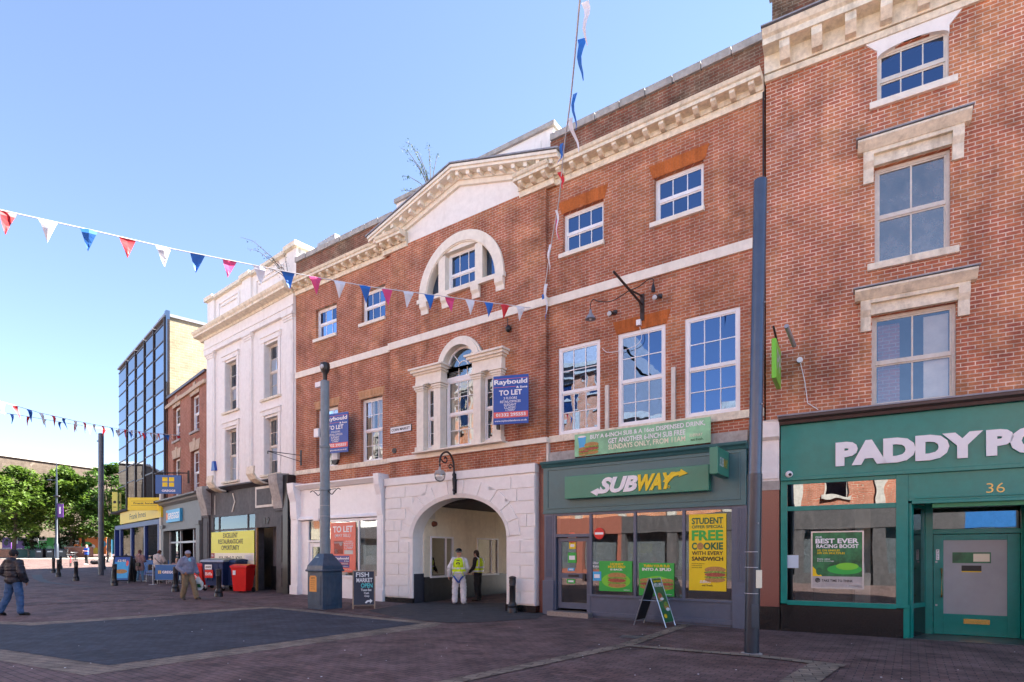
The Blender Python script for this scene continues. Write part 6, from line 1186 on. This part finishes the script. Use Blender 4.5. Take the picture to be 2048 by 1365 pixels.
for px, py, rz, lb in ((303, 1164, 20, 'black cafe chair beside the woman in the pink coat'), (326, 1168, 200, 'silver and black cafe chair behind the lettered barrier')):
    x, y, z = G(px, py); f = Frame(x, y, rz); t = thing('cafe_chair', lb, 'chair', f, (0, 0, z), 'cafe chairs outside the bakery'); B(-.21, .21, -.2, .2, z+.43, z+.46).build('seat', M['black'], t, bev=.01); B(-.21, .21, .19, .22, z+.6, z+.9).build('backrest', M['black'], t, bev=.01)
    for sx in (-1, 1):
        for sy in (-1, 1): MB().tube([(sx*.2, sy*.2, z), (sx*.19, sy*.19, z+(.9 if sy > 0 else .44))], .012, 6).build('leg', M['alu'], t)
# bicycles
def bicycle(label, px, py, rz, mat):
    x, y, z = G(px, py); f = Frame(x, y, rz); t = thing('bicycle', label, 'bicycle', f, (0, 0, z), 'parked bicycles')
    for wx in (-.52, .52):
        q = MB(); q.tube([(wx+.33*math.cos(2*PI*i/20), 0, z+.34+.33*math.sin(2*PI*i/20)) for i in range(21)], .018, 6)
        for k in range(8): a = PI*k/8; q.tube([(wx-.32*math.cos(a), 0, z+.34-.32*math.sin(a)), (wx+.32*math.cos(a), 0, z+.34+.32*math.sin(a))], .003, 4)
        q.build('wheel', M['rubber'], t)
    q = MB(); bb = (-.08, 0, z+.32); st = (-.22, 0, z+.82); hd = (.34, 0, z+.85); [q.tube([a, b], .018, 6) for a, b in ((bb, st), (bb, hd), (st, hd), (bb, (-.52, 0, z+.34)), ((-.2, 0, z+.76), (-.52, 0, z+.34)), ((.34, 0, z+.98), (.4, 0, z+.7)), ((.4, 0, z+.7), (.52, 0, z+.34)))]; q.build('frame', mat, t)
    MB().ell((-.24, 0, z+.9), (.14, .07, .03)).build('saddle', M['black'], t); MB().tube([(.3, -.28, z+1.02), (.34, 0, z+1.0), (.3, .28, z+1.02)], .014, 6).build('handlebar', M['steel'], t); MB().ell((.42, 0, z+.95), (.12, .15, .12)).build('front_bag', M['black'], t); return t
bicycle('red bicycle parked by the busker', 141, 1134, 124, paint('dark_red_paint', (.35, .02, .03), .4, .05)); bicycle('dark bicycle parked behind the red one', 150, 1127, 140, M['black'])
x, y, z = G(190, 1129); t = thing('instrument_bag', 'black bag lying on the paving beside the busker', 'bag', WORLD, (x, y, z)); q = MB(); q.ell((x, y, z+.16), (.42, .25, .18)).ell((x+.25, y, z+.2), (.2, .2, .17)).ell((x-.2, y, z+.2), (.18, .16, .14)); q.build('bag_body', M['blackcloth'], t, smooth=True); MB().tube([(x-.3, y-.2, z+.25), (x, y-.25, z+.42), (x+.3, y-.2, z+.25)], .015).build('strap', M['black'], t)
# ================================================================ BUNTING
FLM = {'r': M['fl_red'], 'w': M['fl_white'], 'b': M['fl_blue'], 'p': M['fl_pink']}
def bunting(label, pts, flags, cordr=.012, group='bunting strings across the street', wfac=1.0):
    """pts: (px,py,depth) along the cord; flags: (px, colour, width m, height m, swing)"""
    P = [Vector(ray(*p)) for p in pts]; pxs = [p[0] for p in pts]
    def at(px):
        for i in range(len(pxs)-1):
            if pxs[i] <= px <= pxs[i+1] or i == len(pxs)-2:
                u = (px-pxs[i])/(pxs[i+1]-pxs[i]); d0, d1 = pts[i][2], pts[i+1][2]; d = 1/((1-u)/d0+u/d1); return Vector(ray(px, pts[i][1]+(pts[i+1][1]-pts[i][1])*u, d))
    mid = P[len(P)//2]; t = thing('bunting', label, 'bunting', WORLD, tuple(mid), group)
    MB().tube([at(pxs[0]+(pxs[-1]-pxs[0])*i/60) for i in range(61)], cordr, 5).build('cord', M['cord'], t)
    for px, c, w_, h_, sw in flags:
        a = at(px); b = a+(at(px+6)-a).normalized()*w_; n = (b-a).normalized(); tip = (a+b)/2+Vector((0, 0, -h_))+n*sw*h_
        side = n.cross(Vector((0, 0, 1))).normalized(); q = MB(); R_ = 5; vs = []
        for i in range(R_+1):
            k = i/R_; l = a.lerp(tip, k); r_ = b.lerp(tip, k); off_ = side*.035*math.sin(k*3.2+px)*(1 if k else 0); vs += [l+off_, (l+r_)/2+off_+side*.02*math.sin(px+k*2), r_+off_]
        q.add(vs, [(3*i+j, 3*i+j+1, 3*i+j+4, 3*i+j+3) for i in range(R_) for j in (0, 1)]); q.build('flag', FLM[c], t)
    return t
pts = [(-40, 410, 9.7), (0, 420, 10), (185, 461, 10.9), (340, 497, 11.8), (505, 530, 12.7), (617, 552, 13.3), (740, 574, 14.0), (850, 588, 14.7), (968, 604, 15.5), (1060, 616, 16.2), (1084, 618, 16.4)]
fx_ = [0, 76, 159, 238, 310, 380, 445, 505, 563, 617, 667, 718, 763, 806, 848, 890, 930, 968, 1000, 1032]; fx_[0] = -4
cs = 'rwbrwbpwbpwbpwbpwbrw'
bunting('nearest string of red, white, blue and pink pennants across the sky', pts, [(x, c, .285, .40, random.uniform(-.12, .12)) for x, c in zip(fx_, cs)], .012)
pts = [(-30, 795, 18), (0, 803, 18.5), (80, 826, 20), (150, 842, 22), (230, 857, 25), (300, 866, 28.5), (362, 871, 32)]
bunting('upper of the two far strings of pennants at the left', pts, [(x, c, .22, .40, .38) for x, c in zip([-4, 24, 52, 76, 102, 124, 147, 165, 186, 202, 220, 234, 248, 262, 276, 288, 300, 314, 326, 338], 'wrbwrbwrwrbwrwrbwrbw')], .011)
pts = [(-30, 820, 20), (0, 825, 20.5), (60, 834, 22.5), (130, 846, 25), (200, 857, 27.5), (280, 866, 30), (362, 872, 32)]
bunting('lower of the two far strings of pennants at the left', pts, [(x, c, .27, .36, .0) for x, c in zip([19, 53, 86, 117, 147, 175, 203, 231, 257, 283, 309, 331, 352], 'brwbrwrwbrwbr')], .011)
# limp string hanging down to the facade
pv = [(1166, -30, 7.6), (1160, 0, 8), (1150, 110, 9), (1141, 200, 10.2), (1128, 300, 11.6), (1118, 400, 13), (1104, 480, 14.4), (1092, 560, 15.6), (1084, 618, 16.4)]
P = [Vector(ray(*p)) for p in pv]; t = thing('bunting', 'limp tangled string of faded pennants hanging down to the brick bay', 'bunting', WORLD, tuple(P[4]), 'bunting strings across the street')
MB().tube(curve(P, 60), .014, 5).build('cord', M['cord'], t)
for i, (px, py, d, c, w_, h_, dx) in enumerate([(1163, 2, 8, 'w', .10, .62, .06), (1152, 78, 8.8, 'b', .12, .62, .08), (1143, 190, 10, 'b', .07, .6, .06), (1135, 240, 10.8, 'w', .09, .62, .22), (1122, 290, 11.5, 'b', .07, .4, -.05), (1117, 345, 12.3, 'r', .10, .38, .1), (1111, 420, 13.3, 'w', .05, .7, .05), (1108, 440, 13.8, 'p', .06, .5, .12), (1096, 490, 14.6, 'w', .07, .65, .02), (1088, 570, 15.7, 'w', .09, .8, .06), (1085, 590, 16, 'b', .07, .7, .1), (1082, 600, 16.2, 'p', .05, .8, -.04), (1080, 596, 16.2, 'w', .06, .9, .03)]):
    a = Vector(ray(px, py, d)); tw = Vector((w_, -.04, 0)); q = MB(); vs = []
    for k in range(7): u = k/6; s_ = (1-u)*.9+.1; c_ = a+Vector((dx*u+.03*math.sin(u*7+i), .03*math.cos(u*5+i), -h_*u)); vs += [c_, c_+tw*s_]
    q.add(vs, [(2*k, 2*k+1, 2*k+3, 2*k+2) for k in range(6)]); q.build('flag', FLM[c], t)
# ================================================================ PEOPLE
FOLDED = {'trousers', 'jacket', 'coat', 'fleece', 'overall_top', 'sweatshirt', 'tshirt', 'hi_vis_vest'}
def blob(m, name, mat, parent, voxel=.012, smooth=4):
    me = bpy.data.meshes.new(name); me.from_pydata([tuple(v) for v in m.v], [], m.f); o = bpy.data.objects.new('t', me); C.objects.link(o)
    r = o.modifiers.new('r', 'REMESH'); r.mode = 'VOXEL'; r.voxel_size = voxel; s_ = o.modifiers.new('s', 'SMOOTH'); s_.factor = .5; s_.iterations = smooth
    bpy.context.view_layer.update(); me2 = bpy.data.meshes.new_from_object(o.evaluated_get(bpy.context.evaluated_depsgraph_get())); bpy.data.objects.remove(o)
    if name in FOLDED:      # creases and folds in cloth
        from mathutils import noise as _n
        nr_ = [v.normal.copy() for v in me2.vertices]
        for v, q in zip(me2.vertices, nr_):
            c = v.co; v.co = c+q*(.016*_n.noise(Vector((c.x*9+7, c.y*9, c.z*15)))+.008*_n.noise(Vector((c.x*25, c.y*25, c.z*34+3))))
    for p in me2.polygons: p.use_smooth = True
    me2.materials.clear(); me2.materials.append(mat); me2.name = name; n = bpy.data.objects.new(name, me2); C.objects.link(n); n.parent = parent; ORG[n.name] = Vector((0, 0, 0)); return n
def cap(m, a, b, ra, rb, n=12): a = Vector(a); b = Vector(b); m.cone(a, b, ra, rb, n); m.ell(a, (ra,)*3, n, 8); m.ell(b, (rb,)*3, n, 8); return m
def hand(m, w_, d, side, curl=.5):
    d = Vector(d).normalized(); s_ = Vector((side, 0, 0)); f = d.cross(s_).normalized() if abs(d.dot(s_)) < .95 else Vector((0, -1, 0)); q = d.to_track_quat('Z', 'Y')
    pc = Vector(w_)+d*.05; m.ell(pc, (.022, .04, .05), 10, 8, q.to_matrix())
    across = q @ Vector((0, 1, 0)); palm = q @ Vector((1, 0, 0))*(-side)
    for k, L in enumerate((.062, .072, .068, .052)):
        b = pc+d*.035+across*(.03-.02*k); j = b+d*L*.55+palm*L*.25*curl*2; e = j+d*L*.3*(1-curl)+palm*L*.5*curl; cap(m, b, j, .0105, .0095, 8); cap(m, j, e, .0095, .008, 8)
    tb = Vector(w_)+d*.03+across*.035; te = tb+d*.035+across*.03+palm*.02; cap(m, tb, te, .013, .01, 8)
POSE = dict(pel=(0, 0, .96), waist=(0, 0, 1.1), chest=(0, 0, 1.29), neck=(0, 0, 1.47), head=(0, -.01, 1.63), sL=(.185, 0, 1.42), sR=(-.185, 0, 1.42), eL=(.25, .03, 1.14), eR=(-.25, .03, 1.14), wL=(.26, -.05, .90), wR=(-.26, -.05, .90),
            hL=(.09, 0, .93), hR=(-.09, 0, .93), kL=(.10, -.02, .5), kR=(-.10, -.02, .5), aL=(.10, .03, .09), aR=(-.10, .03, .09), fL=(.12, -.12, .03), fR=(-.12, -.12, .03))
def person(label, px, py, rz, H, pose, o, group=None, fat=1.0, zoff=0):
    x, y, z = G(px, py); f = Frame(x, y, rz); t = thing('person', label, 'person', f, (0, 0, z+zoff), group); ORG[t.name] = Vector((0, 0, 0))
    p = {k: Vector(v) for k, v in {**POSE, **pose}.items() if isinstance(v, tuple)}; k_ = H/1.75; t.scale = (k_, k_, k_)
    b = MB(); F = fat; turn = pose.get('turn', 0); hq = Matrix.Rotation(R(turn), 3, 'Z') @ Matrix.Rotation(R(pose.get('nod', 0)), 3, 'X')
    b.ell(p['chest'], (.165, .105, .2)); b.ell(p['waist'], (.145, .1, .16)); b.ell(p['pel'], (.155, .11, .13)); cap(b, p['neck']-Vector((0, 0, .06)), p['head']-Vector((0, -.01, .07)), .056, .05)
    h = p['head']; hp = lambda a, b_, c: h+hq @ Vector((a, b_, c))
    b.ell(hp(0, 0, .02), (.076, .095, .105), 16, 12, hq); b.ell(hp(0, -.025, -.045), (.055, .065, .065), 12, 10, hq); b.ell(hp(0, -.095, -.01), (.012, .02, .022), 8, 6, hq)
    for s_ in (-1, 1): b.ell(hp(s_*.078, .01, -.005), (.012, .022, .032), 8, 6, hq)
    for S_ in 'LR':
        sd = 1 if S_ == 'L' else -1
        cap(b, p['s'+S_], p['e'+S_], .05, .04); cap(b, p['e'+S_], p['w'+S_], .04, .027); cap(b, p['h'+S_], p['k'+S_], .08, .055); cap(b, p['k'+S_], p['a'+S_], .05, .035); cap(b, p['a'+S_]-Vector((0, 0, .02)), p['f'+S_]+Vector((0, 0, .01)), .035, .03)
        hand(b, p['w'+S_], p['w'+S_]-p['e'+S_], sd, pose.get('curl'+S_, .5))
    blob(b, 'body', o.get('skin', M['skin']), t, .0095, 3)
    e = MB(); [e.ell(hp(s_*.03, -.088, .015), (.011, .008, .007), 8, 6, hq) for s_ in (-1, 1)]; e.build('eyes', M['ink'], t); e = MB(); e.ell(hp(0, -.091, -.05), (.024, .006, .006), 8, 6, hq); e.build('mouth', paint('lips', (.35, .12, .1), .5, .02, bumpk=0), t)
    # top garment
    g = MB(); th = o.get('th', .022); lo = o.get('hem', .88); ext = Vector((0, 0, 1))
    g.ell(p['chest'], ((.17+th)*F, (.11+th)*F, .21)); g.ell(p['waist'], ((.155+th)*F, (.11+th)*F**1.3, .18)); cap(g, p['sL'], p['sR'], .06+th*.7, .06+th*.7); g.ell(p['pel']+Vector((0, 0, lo-.88)), ((.16+th)*F, (.115+th)*F, .12+max(0, .0)))
    if lo < .84: 
        for S_ in 'LR': cap(g, p['h'+S_], p['h'+S_].lerp(p['k'+S_], (.93-lo)/.43), .1+th, .105+th)
        g.ell(p['pel']-Vector((0, 0, .12)), (.17+th, .13+th, .14))
    for S_ in 'LR':
        u = o.get('sleeve', 1.0)
        if u >= 1: cap(g, p['s'+S_], p['e'+S_], .055+th, .045+th); cap(g, p['e'+S_], p['w'+S_].lerp(p['e'+S_], .06), .045+th, .034+th*.8)
        elif u > 0: cap(g, p['s'+S_], p['s'+S_].lerp(p['e'+S_], u), .055+th, .052+th)
    if o.get('collar'): cap(g, p['neck']-Vector((0, 0, .05)), p['neck']+Vector((0, .01, .03)), .075, .07)
    if o.get('hood'): g.ell(p['neck']+Vector((0, .07, .0)), (.14, .1, .09))
    blob(g, o.get('topname', 'jacket'), o['top'], t, .013, 5)
    g = MB(); g.ell(p['pel']-Vector((0, 0, .02)), (.172*F, .13*F, .13))
    for S_ in 'LR': lw = o.get('leg', 0); cap(g, p['h'+S_], p['k'+S_], .1+lw*.5, .072+lw); cap(g, p['k'+S_], p['a'+S_]+Vector((0, 0, .02)), .07+lw, .055+lw*1.2)
    blob(g, 'trousers', o['legs'], t, .013, 5)
    for S_ in 'LR': g = MB(); a = p['a'+S_]; ft = p['f'+S_]; cap(g, a-Vector((0, 0, .035)), ft+Vector((0, 0, .012)), .047, .04); g.ell(ft+(ft-a).normalized()*.03, (.042, .042, .034)); blob(g, 'shoe', o['shoe'], t, .012, 3)
    hd = o.get('hair', 'short')
    g = MB()
    if hd in ('short', 'long'): g.ell(hp(0, .018, .045), (.086, .1, .095), 16, 10, hq); g.ell(hp(0, .045, .0), (.08, .075, .09), 12, 10, hq)
    if hd == 'long': g.ell(hp(0, .07, -.08), (.085, .055, .15), 12, 10, hq); g.ell(hp(-.05, .05, -.18), (.05, .05, .12)); g.ell(hp(.05, .05, -.18), (.05, .05, .12))
    if hd != 'none': blob(g, 'hair', o.get('hairm', M['hair_dark']), t, .01, 2)
    return t, p, hp, hq
# man in puffer jacket, walking away at the far left
P_ = dict(aL=(.24, .16, .10), kL=(.17, .02, .5), fL=(.27, .04, .03), aR=(-.26, .02, .09), kR=(-.17, -.03, .5), fR=(-.30, -.13, .03), hL=(.1, 0, .92), hR=(-.1, 0, .92), eL=(.31, .09, 1.17), wL=(.2, -.13, 1.0), eR=(-.33, .05, 1.15), wR=(-.30, -.08, .92), nod=8)
x0_ = person('man in a black quilted puffer jacket and jeans walking away at the far left', 27, 1231, 168, 1.78, P_, dict(top=M['puffer'], legs=M['denim'], shoe=M['shoe'], hood=1, collar=1, th=.05, hem=.86, leg=.02, hair='none'), fat=1.12)
t, p, hp, hq = x0_; g = MB(); g.ell(hp(0, .012, .035), (.095, .112, .105), 14, 10, hq); blob(g, 'beanie', M['blackcloth'], t, .012, 3)
# man in grey hoodie with bag
P_ = dict(head=(.0, -.03, 1.60), aL=(-.02, .27, .16), kL=(.1, .02, .52), fL=(.0, .16, .05), aR=(-.1, -.22, .10), kR=(-.09, -.17, .52), fR=(-.1, -.36, .05), eL=(.28, .08, 1.14), wL=(.30, -.04, .92), eR=(-.3, .06, 1.16), wR=(-.22, -.12, .97), turn=10)
P_ = dict(head=(.0, -.03, 1.60), aL=(.14, -.30, .09), kL=(.11, -.20, .51), fL=(.16, -.45, .06), aR=(-.10, .14, .10), kR=(-.10, -.02, .5), fR=(-.12, -.0, .03), eL=(.29, .04, 1.14), wL=(.30, -.10, .93), eR=(-.3, .08, 1.15), wR=(-.20, -.13, .97), turn=5)
t, p, hp, hq = person('man in a grey hoodie, grey cap and khaki trousers walking with a plastic bag', 375, 1200, 60, 1.74, P_, dict(skin=M['skindark'], top=M['greyfleece'], legs=M['khaki'], shoe=M['shoe'], hood=1, collar=1, th=.04, hem=.9, leg=.025, hair='short'), fat=1.18)
g = MB(); g.ell(hp(0, .01, .06), (.092, .108, .085), 14, 10, hq); g.ell(hp(0, -.09, .045), (.06, .05, .012), 10, 6, hq); blob(g, 'cap', M['hoodgrey'], t, .01, 2)
g = MB(); g.ell((0, -.125, 1.38), (.06, .045, .10)); g.build('shirt', M['skyshirt'], t, smooth=True); w_ = p['wL']
x, y, z = G(394, 1174); bagp = Vector((w_.x+.02, w_.y-.02, w_.z-.1))*(1.74/1.75); mw = Matrix.Rotation(R(60), 4, 'Z'); bw = mw @ bagp+t.location
b_ = thing('carrier_bag', 'white and green plastic carrier bag hanging from the walking man\'s hand', 'bag', WORLD, tuple(bw)); b_ .rotation_euler = (0, 0, 0); ORG[b_.name] = Vector(tuple(bw))
g = MB(); X, Y, Z = bw; g.add([(X-.03, Y, Z-.02), (X+.03, Y, Z-.02), (X+.15, Y-.06, Z-.22), (X-.15, Y-.06, Z-.22), (X-.16, Y+.0, Z-.42), (X+.17, Y, Z-.42), (X+.11, Y-.03, Z-.5), (X-.1, Y-.03, Z-.5), (X-.14, Y+.09, Z-.25), (X+.14, Y+.09, Z-.25)], [(0, 1, 2, 3), (3, 2, 5, 4), (4, 5, 6, 7), (0, 8, 9, 1), (8, 4, 7, 6, 5, 9), (0, 3, 4, 8), (1, 9, 5, 2)]); g.build('bag_body', paint('thin_white_plastic', (.62, .68, .68), .3, .08), b_); g = MB(); g.add([(X-.1, Y-.062, Z-.28), (X+.1, Y-.062, Z-.28), (X+.11, Y-.035, Z-.4), (X-.11, Y-.035, Z-.4)], [(0, 1, 2, 3)]); g.build('printed_patch', M['dkgreen'], b_)
# workers in the archway
P_ = dict(aL=(.13, .03, .09), aR=(-.15, .03, .09), kL=(.13, -.01, .5), kR=(-.14, -.01, .5), fL=(.18, -.12, .03), fR=(-.2, -.11, .03), eL=(.30, .05, 1.16), eR=(-.29, .04, 1.15), wR=(-.2, -.14, 1.0), wL=(.33, -.02, .9), turn=-25)
t, p, hp, hq = person('worker in white overalls, black helmet and yellow hi-vis vest seen from behind', 918, 1209, 176, 1.78, P_, dict(top=M['fabric_w'], legs=M['fabric_w'], shoe=M['shoe_g'], th=.03, hem=.9, leg=.03, hair='none', topname='overall_top'), fat=1.12)
def vest(t, p, F=1.12, straps=True):
    g = MB(); g.ell(p['chest']+Vector((0, 0, -.01)), (.218*F, .175*F, .215)); g.ell(p['waist']-Vector((0, 0, .02)), (.205*F, .17*F, .2)); blob(g, 'hi_vis_vest', M['hivis'], t, .014, 4)
    m = MB()
    for zz in (1.16, 1.03): m.lathe([(1, -.028), (1, .028)], (0, 0, 0), 28); k = len(m.v)-56; 
    vs = []; fs = []
    for zc in (1.15, 1.02):
        k = len(vs); 
        for s_ in (-.026, .026):
            for i in range(28): a = 2*PI*i/28; vs.append(((.214*F)*math.cos(a)*(1.0 if zc > 1.1 else .985), (.178*F)*math.sin(a), zc+s_))
        fs += [(k+i, k+(i+1) % 28, k+28+(i+1) % 28, k+28+i) for i in range(28)]
    r_ = MB(); r_.add(vs, fs); r_.build('reflective_tape', M['reflect'], t)
    r_ = MB()
    for s_ in (-1, 1): r_.tube([(s_*.165*F, .13*F, 1.13), (s_*.16*F, .14*F, 1.32), (s_*.14, .11, 1.45), (s_*.12, .0, 1.5)], .022, 4)
    r_.build('reflective_tape', M['reflect'], t)
vest(t, p)
g = MB(); [g.tube([(s_*.12, .13, 1.45), (0, .20, 1.3), (-s_*.14, .20, 1.0), (-s_*.17, .13, .9)], .014, 4) for s_ in (-1, 1)]; g.build('harness', M['hivis'], t); g = MB(); [g.tube([(s_*.19, .10, .93), (s_*.1, .165, .84), (s_*.03, .15, .74), (s_*.02, .05, .70)], .028, 4) for s_ in (-1, 1)]; g.build('leg_straps', M['strapblue'], t)
g = MB(); g.ellipse(0, 1.30, .06, .045, .198, .204); g.box(-.05, .05, .19, .196, 1.39, 1.415); g.build('printed_badge', M['ink'], t)
g = MB(); g.ell(hp(0, .01, .075), (.1, .125, .085), 16, 10, hq); g.ell(hp(0, -.09, .05), (.07, .06, .012), 10, 6, hq); blob(g, 'helmet', M['helmet'], t, .01, 2); g = MB(); g.ell(hp(0, .015, .04), (.094, .112, .018), 14, 8, hq); g.build('head_band', M['w_letter'], t, smooth=True)
P_ = dict(head=(0, -.07, 1.60), neck=(0, -.02, 1.46), nod=22, eL=(.24, -.02, 1.15), wL=(.2, -.22, .98), eR=(-.24, -.02, 1.15), wR=(-.2, -.22, .98), aL=(.1, .03, .09), aR=(-.1, .03, .09))
t, p, hp, hq = person('worker in black clothes and yellow hi-vis vest looking down inside the archway', 956, 1202, -118, 1.76, P_, dict(top=M['blackcloth'], legs=M['blackcloth'], shoe=M['shoe'], th=.02, collar=1, hair='short', topname='sweatshirt'), fat=1.0)
vest(t, p, 1.02)
# cafe customers
P_ = dict(eL=(.24, -.05, 1.17), wL=(.12, -.22, 1.12), eR=(-.24, -.05, 1.17), wR=(-.12, -.22, 1.12), aL=(.13, .05, .09), aR=(-.18, -.02, .09), kL=(.11, -.0, .5), kR=(-.13, -.03, .5), fL=(.14, -.1, .03), fR=(-.22, -.15, .03))
t, p, hp, hq = person('woman in a dusty pink coat and pale jeans standing with her back turned', 280, 1164, 165, 1.66, P_, dict(top=M['pinkcoat'], legs=M['ltdenim'], shoe=M['shoe_w'], th=.035, hem=.72, hair='long', hairm=M['hair_red'], hood=1, topname='coat'), fat=1.0)
g = MB(); g.box(-.24, .02, .17, .27, .86, 1.06); g.build('handbag', M['black'], t, bev=.02); g = MB(); g.tube([(-.1, .2, 1.05), (.02, .19, 1.25), (.14, .05, 1.5), (.12, -.12, 1.35)], .012, 5); g.build('bag_strap', M['black'], t)
P_ = dict(pel=(0, 0, .90), waist=(0, -.03, 1.06), chest=(0, -.06, 1.25), neck=(0, -.09, 1.42), head=(0, -.14, 1.56), sL=(.19, -.06, 1.37), sR=(-.19, -.06, 1.37), eL=(.27, -.15, 1.13), wL=(.2, -.33, 1.02), eR=(-.27, -.15, 1.13), wR=(-.2, -.33, 1.02), nod=25, hL=(.09, 0, .88), hR=(-.09, 0, .88))
t, p, hp, hq = person('auburn haired person in a cream fleece leaning over the cafe table', 315, 1166, 172, 1.72, P_, dict(top=M['creamcloth'], legs=M['blackcloth'], shoe=M['shoe'], th=.045, hem=.84, hair='short', hairm=M['hair_red'], hood=1, topname='fleece'), fat=1.15)
g = MB(); g.tube([(.2, -.12, 1.42), (.05, .13, 1.28), (-.15, .16, 1.1), (-.24, .05, 1.0)], .014, 5); g.build('bag_strap', M['black'], t)
P_ = dict(aL=(.08, -.28, .09), aR=(-.08, -.28, .09), kL=(.1, -.34, .46), kR=(-.1, -.34, .46), hL=(.08, 0, .5), hR=(-.08, 0, .5), fL=(.09, -.42, .03), fR=(-.09, -.42, .03), pel=(0, 0, .5), waist=(0, 0, .64), chest=(0, 0, .82), neck=(0, 0, 1.0), head=(0, 0, 1.15), sL=(.17, 0, .95), sR=(-.17, 0, .95), eL=(.22, -.05, .72), wL=(.14, -.25, .66), eR=(-.22, -.05, .72), wR=(-.14, -.25, .66))
t, p, hp, hq = person('seated blonde woman partly hidden behind the blue barrier', 354, 1166, 20, 1.72, P_, dict(top=M['pinkcoat'], legs=M['denim'], shoe=M['shoe'], th=.03, hem=.88, hair='long', hairm=M['hair_blond'], topname='coat'))
x, y, z = t.location; f = Frame(x, y, 20); q = thing('cafe_chair', 'cafe chair under the seated blonde woman', 'chair', f, (0, 0, z), 'cafe chairs outside the bakery'); B(-.22, .22, -.2, .22, z+.38, z+.41).build('seat', M['black'], q); B(-.22, .22, .2, .23, z+.55, z+.9).build('backrest', M['black'], q)
for sx in (-1, 1):
    for sy in (-1, 1): MB().tube([(sx*.2, sy*.2, z), (sx*.2, sy*.2, z+(.9 if sy > 0 else .39))], .012, 6).build('leg', M['alu'], q)
# busker
P_ = dict(eL=(.27, -.08, 1.2), wL=(.12, -.3, 1.22), eR=(-.3, -.04, 1.17), wR=(-.1, -.26, 1.1), aL=(.16, .0, .09), aR=(-.12, .05, .09), nod=12, turn=20)
t, p, hp, hq = person('busker in a blue t-shirt and black jeans playing on the square', 173, 1130, -20, 1.74, P_, dict(top=M['bluetee'], legs=M['blackcloth'], shoe=M['shoe_w'], sleeve=.6, th=.03, hair='short', hairm=M['hair_blond'], topname='tshirt'), fat=1.1)
